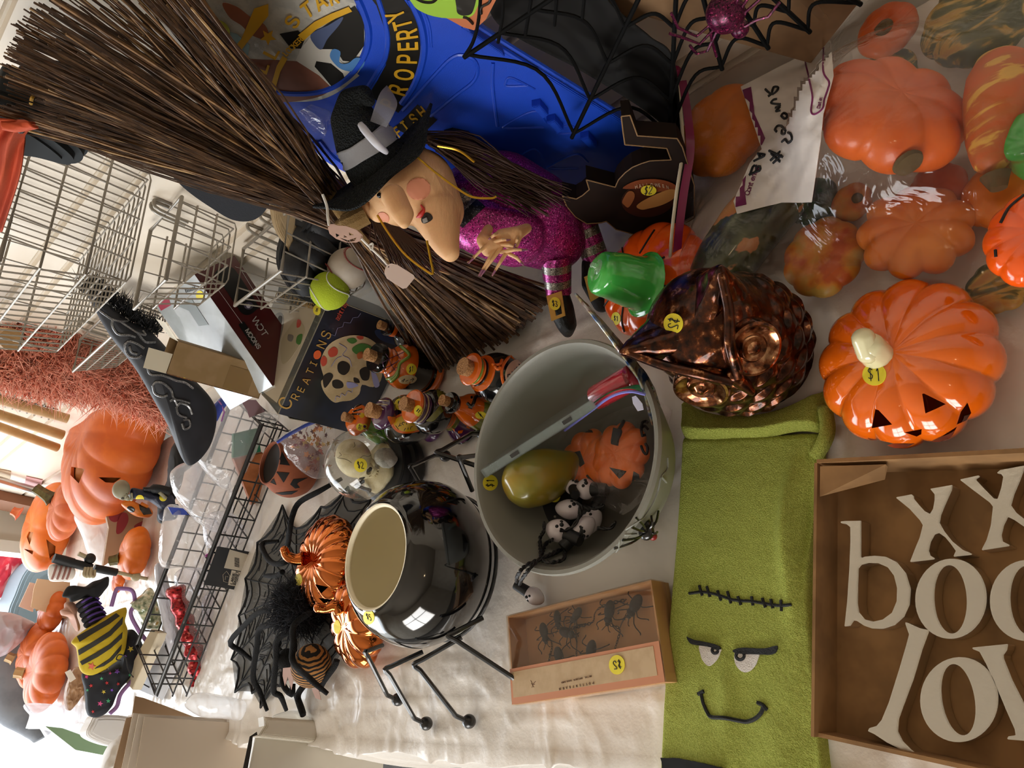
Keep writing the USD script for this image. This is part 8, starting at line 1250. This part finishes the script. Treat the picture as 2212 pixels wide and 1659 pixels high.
# papers, bin, bags by the door
A, n = facing(onz(150, 1330, 0), -.05); single('tan_paper', 'pale tan paper packet behind the small ribbed pumpkin', 'paper', slab([(80, 1250), (150, 1258), (150, 1340), (66, 1312), (72, 1272)], A, n, .006), mt('paper_tan', 'cfae8c', .75), False); single('tan_paper', 'second pale paper packet further left behind the small ribbed pumpkin', 'paper', slab([(64, 1258), (82, 1262), (70, 1322), (40, 1310)], A + n * .03, n, .006), mt('paper_pink', 'd9b8a6', .75), False)
A, n = facing(onz(130, 1330, -.3), -.25); BIN = mt('bin_grey', '6f7b80', .5); th = thing('grey_bin', 'large rounded grey plastic bin behind the table end', 'bin', A); th.part('tub', slab([(-10, 1330), (5, 1285), (25, 1240), (55, 1212), (85, 1204), (120, 1210), (170, 1240), (180, 1340), (100, 1420), (-10, 1420)], A, n, .25, bevel=.03, smooth=60), BIN, 40); th.part('handle_recess_shade', slab([(46, 1262), (62, 1245), (85, 1236), (98, 1232), (92, 1248), (72, 1262), (55, 1275)], A, n, .004, lift=.2502, smooth=30), mt('bin_grey_shaded', '5d686c', .5), False)  # the recess is a raised plate, its shade put into the colour
A, n = facing(onz(100, 1230, -.2), -.35); th = thing('red_yellow_bag', 'shiny red bag with a yellow panel standing by the open door behind the pumpkins', 'bag', A); rb = puff([(-60, 1150), (-10, 1100), (30, 1090), (60, 1130), (72, 1200), (30, 1240), (0, 1290), (-60, 1280)], A, n, .08, .02, 18, 4); th.part('sack', rb, mt('bag_red', 'b82030', .3, coat=.4), True); py = patch(Hit(rb), [(-40, 1100), (20, 1094), (44, 1120), (20, 1150), (-40, 1178)], .002, 5); th.part('yellow_panel', py, mt('bag_yellow', 'e8c030', .35), True)
GRC = mt('cushion_grey', '6b6e74', .85, col2='7a7d82', ns=20); P = spline([ony(-20, 1400, 2.75), ony(20, 1450, 2.75), ony(50, 1520, 2.75), ony(95, 1592, 2.72)], 24); single('grey_cushion', 'long gray fabric cushion drooping by the open door in the corner', 'cushion', displace(tube(P, np.concatenate([np.linspace(.075, .07, 16), np.linspace(.068, .03, 8)]), 24), .008, 12), GRC, True)
single('pale_sack', 'pale lilac-gray crumpled plastic sack above the gray cushion', 'sack', puff([(-40, 1330), (10, 1322), (60, 1338), (72, 1352), (40, 1390), (0, 1420), (-40, 1420)], *facing(ony(20, 1370, 2.6)), .06, .015, 20, 5), mt('sack_lilac', 'b0a6ae', .4), True)
TIS = mt('tissue_brown', 'a07a58', .5, col2='8a6444', ns=50); A, n = facing(onz(175, 1500, 0)); th = thing('tissue_bundle', 'crumpled brown tissue with a small white tag in front of the tan-orange pumpkin', 'tissue', onz(175, 1500, 0)); th.part('tissue', puff([(140, 1500), (150, 1462), (165, 1440), (180, 1450), (182, 1490), (170, 1512), (150, 1535), (142, 1525)], A, n, .02, .01, 50, 7), TIS, True); th.part('tag', slab([(140, 1452), (152, 1446), (164, 1466), (152, 1474)], A - n * .025, n, .001), mt('tag_white', 'd9d0c4', .7), False)
# plush witch
X4 = lambda x, y: (120 + x / 5.185, 1240 + y / 5.185); XX = lambda L: [X4(*q) for q in L]; A, n = facing(onz(318, 1420, 0.0)); th = thing('plush_witch', 'soft witch doll with yellow and black striped bodice and star-print skirt', 'doll', onz(318, 1420, 0)); SKB2 = mt('cloth_starblack', '1b1d24', .85)
sk1 = puff(XX([(300, 1120), (440, 1130), (690, 980), (760, 700), (860, 620), (980, 800), (1000, 960), (950, 1060), (690, 1310), (560, 1560), (370, 1590), (330, 1300)]), A, n, .035, .008, 22, 8); th.part('skirt', sk1, SKB2, True); Hk = Hit(sk1)
bo = puff(XX([(190, 740), (480, 520), (740, 385), (790, 400), (770, 520), (800, 640), (760, 890), (620, 1020), (440, 1130), (290, 1080), (240, 840)]), A - n * .02, n, .03, .003, 30, 9); th.part('bodice', bo, mt('cloth_yellow', 'c2a81c', .8), True); Hbo = Hit(bo); CHK = mt('cloth_charcoal', '33322c', .85)
for q in ([(240, 700), (420, 600), (560, 520), (680, 440), (720, 470), (600, 560), (430, 660), (270, 760)], [(255, 850), (430, 750), (600, 640), (755, 480), (745, 560), (620, 690), (450, 800), (265, 910)], [(275, 980), (450, 880), (600, 790), (750, 650), (740, 720), (620, 830), (470, 930), (300, 1020)], [(460, 1040), (600, 950), (740, 790), (730, 850), (640, 960), (540, 1030), (440, 1060)]): th.part('bodice_stripe', patch(Hbo, XX(q), .0008, 4), CHK, True)
starm = [mt('star_' + k, c, .6) for k, c in (('pink', 'c23a78'), ('red', 'c0363a'), ('violet', '7a4ac0'), ('green', '3f9a6a'), ('yellow', 'c9b440'))]
for k, (x, y, r) in enumerate(((350, 1150, 26), (360, 1300, 18), (400, 1250, 24), (570, 1050, 30), (690, 1090, 30), (610, 1110, 20), (515, 1170, 22), (575, 1220, 24), (540, 1320, 26), (630, 1300, 20), (500, 1450, 34), (590, 1420, 28), (420, 1540, 20), (840, 840, 36), (780, 920, 18), (920, 930, 26), (830, 1130, 18), (700, 1230, 20))):
    cx, cy = X4(x, y); st = patch(Hk, [(cx + r / 5.185 * (1 if i % 2 == 0 else .42) * np.cos(i * .628 + k), cy + r / 5.185 * (1 if i % 2 == 0 else .42) * np.sin(i * .628 + k)) for i in range(10)], .0008, 3)
    if st: th.part('star', st, starm[(k * 3) % 5], False)
st = patch(Hbo, [(X4(405, 1030)[0] + (9 if i % 2 == 0 else 4) * np.cos(i * .628), X4(405, 1030)[1] + (9 if i % 2 == 0 else 4) * np.sin(i * .628)) for i in range(10)], .0012, 3); st and th.part('star', st, mt('star_orange', 'c8502a', .6), False)
LVT = mt('trim_lilac', '8f6a9e', .7); th.part('lilac_trim', tube(spline([onp(*X4(*q), A, n) - n * .036 for q in ((560, 370), (610, 200), (650, 172), (790, 195), (820, 330), (775, 450), (860, 630), (970, 790), (992, 950), (900, 1080), (760, 1220), (660, 1340), (620, 1470), (540, 1550))], 70), .0042, 8), LVT, True)
th.part('head', puff(XX([(55, 410), (100, 380), (110, 320), (180, 310), (240, 370), (230, 470), (270, 600), (240, 640), (190, 510), (110, 470), (70, 460)]), A + n * .01, n, .022), mt('plush_skin', 'b88a76', .8), True)
th.part('hat', puff(XX([(80, 250), (130, 150), (200, 130), (330, 140), (420, 85), (500, 60), (590, 30), (590, 120), (540, 190), (480, 260), (380, 290), (300, 280), (180, 315), (150, 270)]), A - n * .01, n, .018, .003, 40, 3), mt('plush_hat', '141517', .9), True)
cl = []
for k in range(5): cl.append(tube(spline([onp(*X4(230 + k * 22 + dx * .9, 330 + k * 55 + dy), A, n) - n * (.012 + .012 * (i == 1)) for i, (dx, dy) in enumerate(((0, 30), (60, -20), (180 + k * 12, -60), (250, -30)))], 14), .006, 9))
th.part('coil_ruff', cat(cl), mt('ruff_black', '17151d', .8), True); th.part('coil_edge', cat(*[xf(c_, None, -n * .005) for c_ in [tube(spline([onp(*X4(230 + k * 22 + dx * .9, 318 + k * 55 + dy), A, n) - n * (.014 + .012 * (i == 1)) for i, (dx, dy) in enumerate(((0, 30), (60, -20), (180 + k * 12, -60), (250, -30)))], 14), .0022, 6) for k in range(5)]]), mt('ruff_purple', '4a2a80', .6), True)
th.part('cord', tube(spline([onp(*X4(*q), A, n) - n * .05 for q in ((640, 965), (590, 950), (620, 900), (690, 930), (720, 1060), (780, 1150), (900, 1230), (1030, 1300))], 40), .0013, 5), mt('cord_dark', '2a2a2c', .7))
single('glass_jar', 'small clear glass jar filled with pale green and gold shreds behind the caddy', 'jar', puff(XX([(840, 340), (960, 240), (1070, 160), (1150, 400), (1165, 600), (1060, 630), (980, 580), (900, 440)]), *facing(onz(345, 1340, 0)), .028, .004, 60, 4), mt('jar_shreds', '8f9a74', .25, coat=.8, ramp=[(.36, '5f6f4c'), (.5, 'a9b090'), (.6, 'd9d4b8'), (.68, 'b08f4a')], ns=90), True)
# flat papers on the table between the caddy and the plush witch
single('printed_sheet', 'white printed paper sheet lying flat beside the wire caddy', 'paper', slab([(300, 1490), (370, 1360), (415, 1380), (352, 1512)], onz(350, 1440, .002), ZV, .0008), mt('paper_white', 'd9dce4', .7), False)
th = thing('white_box', 'white rectangular carton lying by the slumped plush witch', 'box', onz(300, 1440, 0)); th.part('carton', slab([(285, 1470), (345, 1360), (362, 1368), (305, 1490)], onz(330, 1430, .02), ZV, .018, bevel=.002), mt('box_cream', 'cfc2a8', .6), False)
# ================================================================ files and bins beside the table's left edge
SH = [mt('card_grey', 'c9b8a4', .8), mt('card_tan2', 'a58768', .8), mt('card_light', 'd9ccbc', .75)]
th = thing('side_shelf', 'low shelf beside the table carrying the file boxes', 'shelf', (-0.30, 1.35, ZF)); th.part('board', rbox((.34, 1.15, .02), .004, (-.28, 1.32, -.20)), mt('shelf_grey', '8f8a82', .6))
for y in (1.30, 1.82):
    for x in (-.42, -.14): th.part('leg', tube([(x, y, ZF), (x, y, -.21)], .012, 10), mt('leg_steel', '55565a', .4, .8))
T5 = lambda x, y: (x / 2.458, 1400 + y / 2.458); n5 = facing((-.14, 1.45, 0))[1]
for k, (q, m_, lab) in enumerate((([(715, 255), (760, 265), (870, 305), (1000, 355), (1075, 385), (1070, 420), (690, 420)], SH[1], 'torn brown cardboard sheet standing at the back of the paper stack'), ([(668, 372), (720, 360), (760, 420), (700, 640), (600, 640)], SH[1], 'brown card edge at the left of the paper stack'), ([(705, 345), (760, 350), (1365, 385), (1290, 660), (640, 660)], SH[2], 'pale card sheet, third from the front of the paper stack'), ([(735, 352), (1365, 392), (1290, 665), (670, 665)], SH[2], 'pale card sheet, second from the front of the paper stack'), ([(765, 365), (1365, 405), (1285, 670), (715, 670)], SH[0], 'large plain grey-tan card sheet at the front of the paper stack'))):
    single('card_sheet', lab, 'card', slab([T5(*p) for p in q], np.array([-.17, 1.42, 0]) - n5 * (.012 * k), n5, .002), m_, False)
MILK = mt('bin_milky', 'dcd6c9', .35, coat=.3, col2='d4ccbc', ns=6); th = thing('file_bin', 'milky translucent plastic file bin beside the table edge', 'bin', (-.12, 1.08, -.19)); Ab = np.array([-.145, 1.10, 0]); nb = facing(Ab)[1]
th.part('rim', slab([T5(*p) for p in ((1370, 372), (1480, 380), (1700, 395), (2085, 470), (2088, 535), (2020, 545), (1340, 475), (1375, 420))], Ab, nb, .02, bevel=.004), MILK, 40); th.part('wall', slab([T5(*p) for p in ((1345, 468), (2030, 542), (2015, 690), (1300, 690))], Ab + nb * .006, nb, .008, bevel=.002), MILK, 40); th.part('gap_shade_sheet', slab([T5(*p) for p in ((1325, 470), (1362, 445), (1365, 462), (1340, 470), (1335, 520), (1310, 660), (1285, 660))], Ab - nb * .012, nb, .001), mt('gap_dark', '2b2622', .8), False)  # dark sheet stands for the shaded gap at the handle
th.part('lid_dome', puff([T5(*p) for p in ((1450, 368), (1500, 340), (1570, 333), (1620, 360), (1680, 398), (1560, 395))], Ab, nb, .015), film('bin_film', 'f6f6f2', .25, 1.0, .1), True)
single('clear_cover', 'curved sheet of clear plastic catching window light above the file bin', 'plastic cover', puff([T5(*p) for p in ((990, 310), (1010, 260), (1060, 238), (1200, 258), (1360, 300), (1385, 330), (1370, 395), (1200, 375), (1080, 365))], np.array([-.11, 1.34, .0]), facing((-.11, 1.34, 0))[1], .03, .004, 30, 3), film('cover_clear', 'ffffff', .35, 1.6, .04), True)
single('green_paper', 'muted green paper sheet poking out by the white foam block', 'paper', slab([T5(*p) for p in ((240, 415), (330, 425), (480, 480), (585, 520), (560, 570), (400, 540))], ony(150, 1600, 2.0), facing(ony(150, 1600, 2.0))[1], .002), mt('paper_green', '7f9a78', .8), False)
single('foam_block', 'white rounded foam block behind the stack of card sheets', 'foam block', slab([T5(*p) for p in ((430, 470), (445, 400), (490, 358), (668, 378), (655, 500), (560, 520))], ony(230, 1570, 1.9), facing(ony(230, 1570, 1.9))[1], .05, bevel=.01, smooth=50), mt('foam_white', 'e6e3e0', .7), 40)
single('paper_sack', 'crumpled white plastic sack beside the green paper', 'sack', puff([T5(*p) for p in ((530, 640), (560, 560), (610, 490), (660, 470), (660, 660), (530, 680))], ony(240, 1630, 1.75), facing(ony(240, 1630, 1.75))[1], .03, .01, 30, 6), mt('sack_white', 'd6d0c8', .5), True)
single('clear_sack', 'clear plastic sheeting hanging behind the green paper at the table end', 'plastic sheet', puff([T5(*p) for p in ((130, 300), (300, 300), (470, 330), (450, 420), (420, 560), (300, 540), (200, 400))], ony(110, 1560, 2.25), facing(ony(110, 1560, 2.25))[1], .03, .012, 25, 7), film('sheet_clear', 'f2f4fa', .35, 1.0, .1), True)
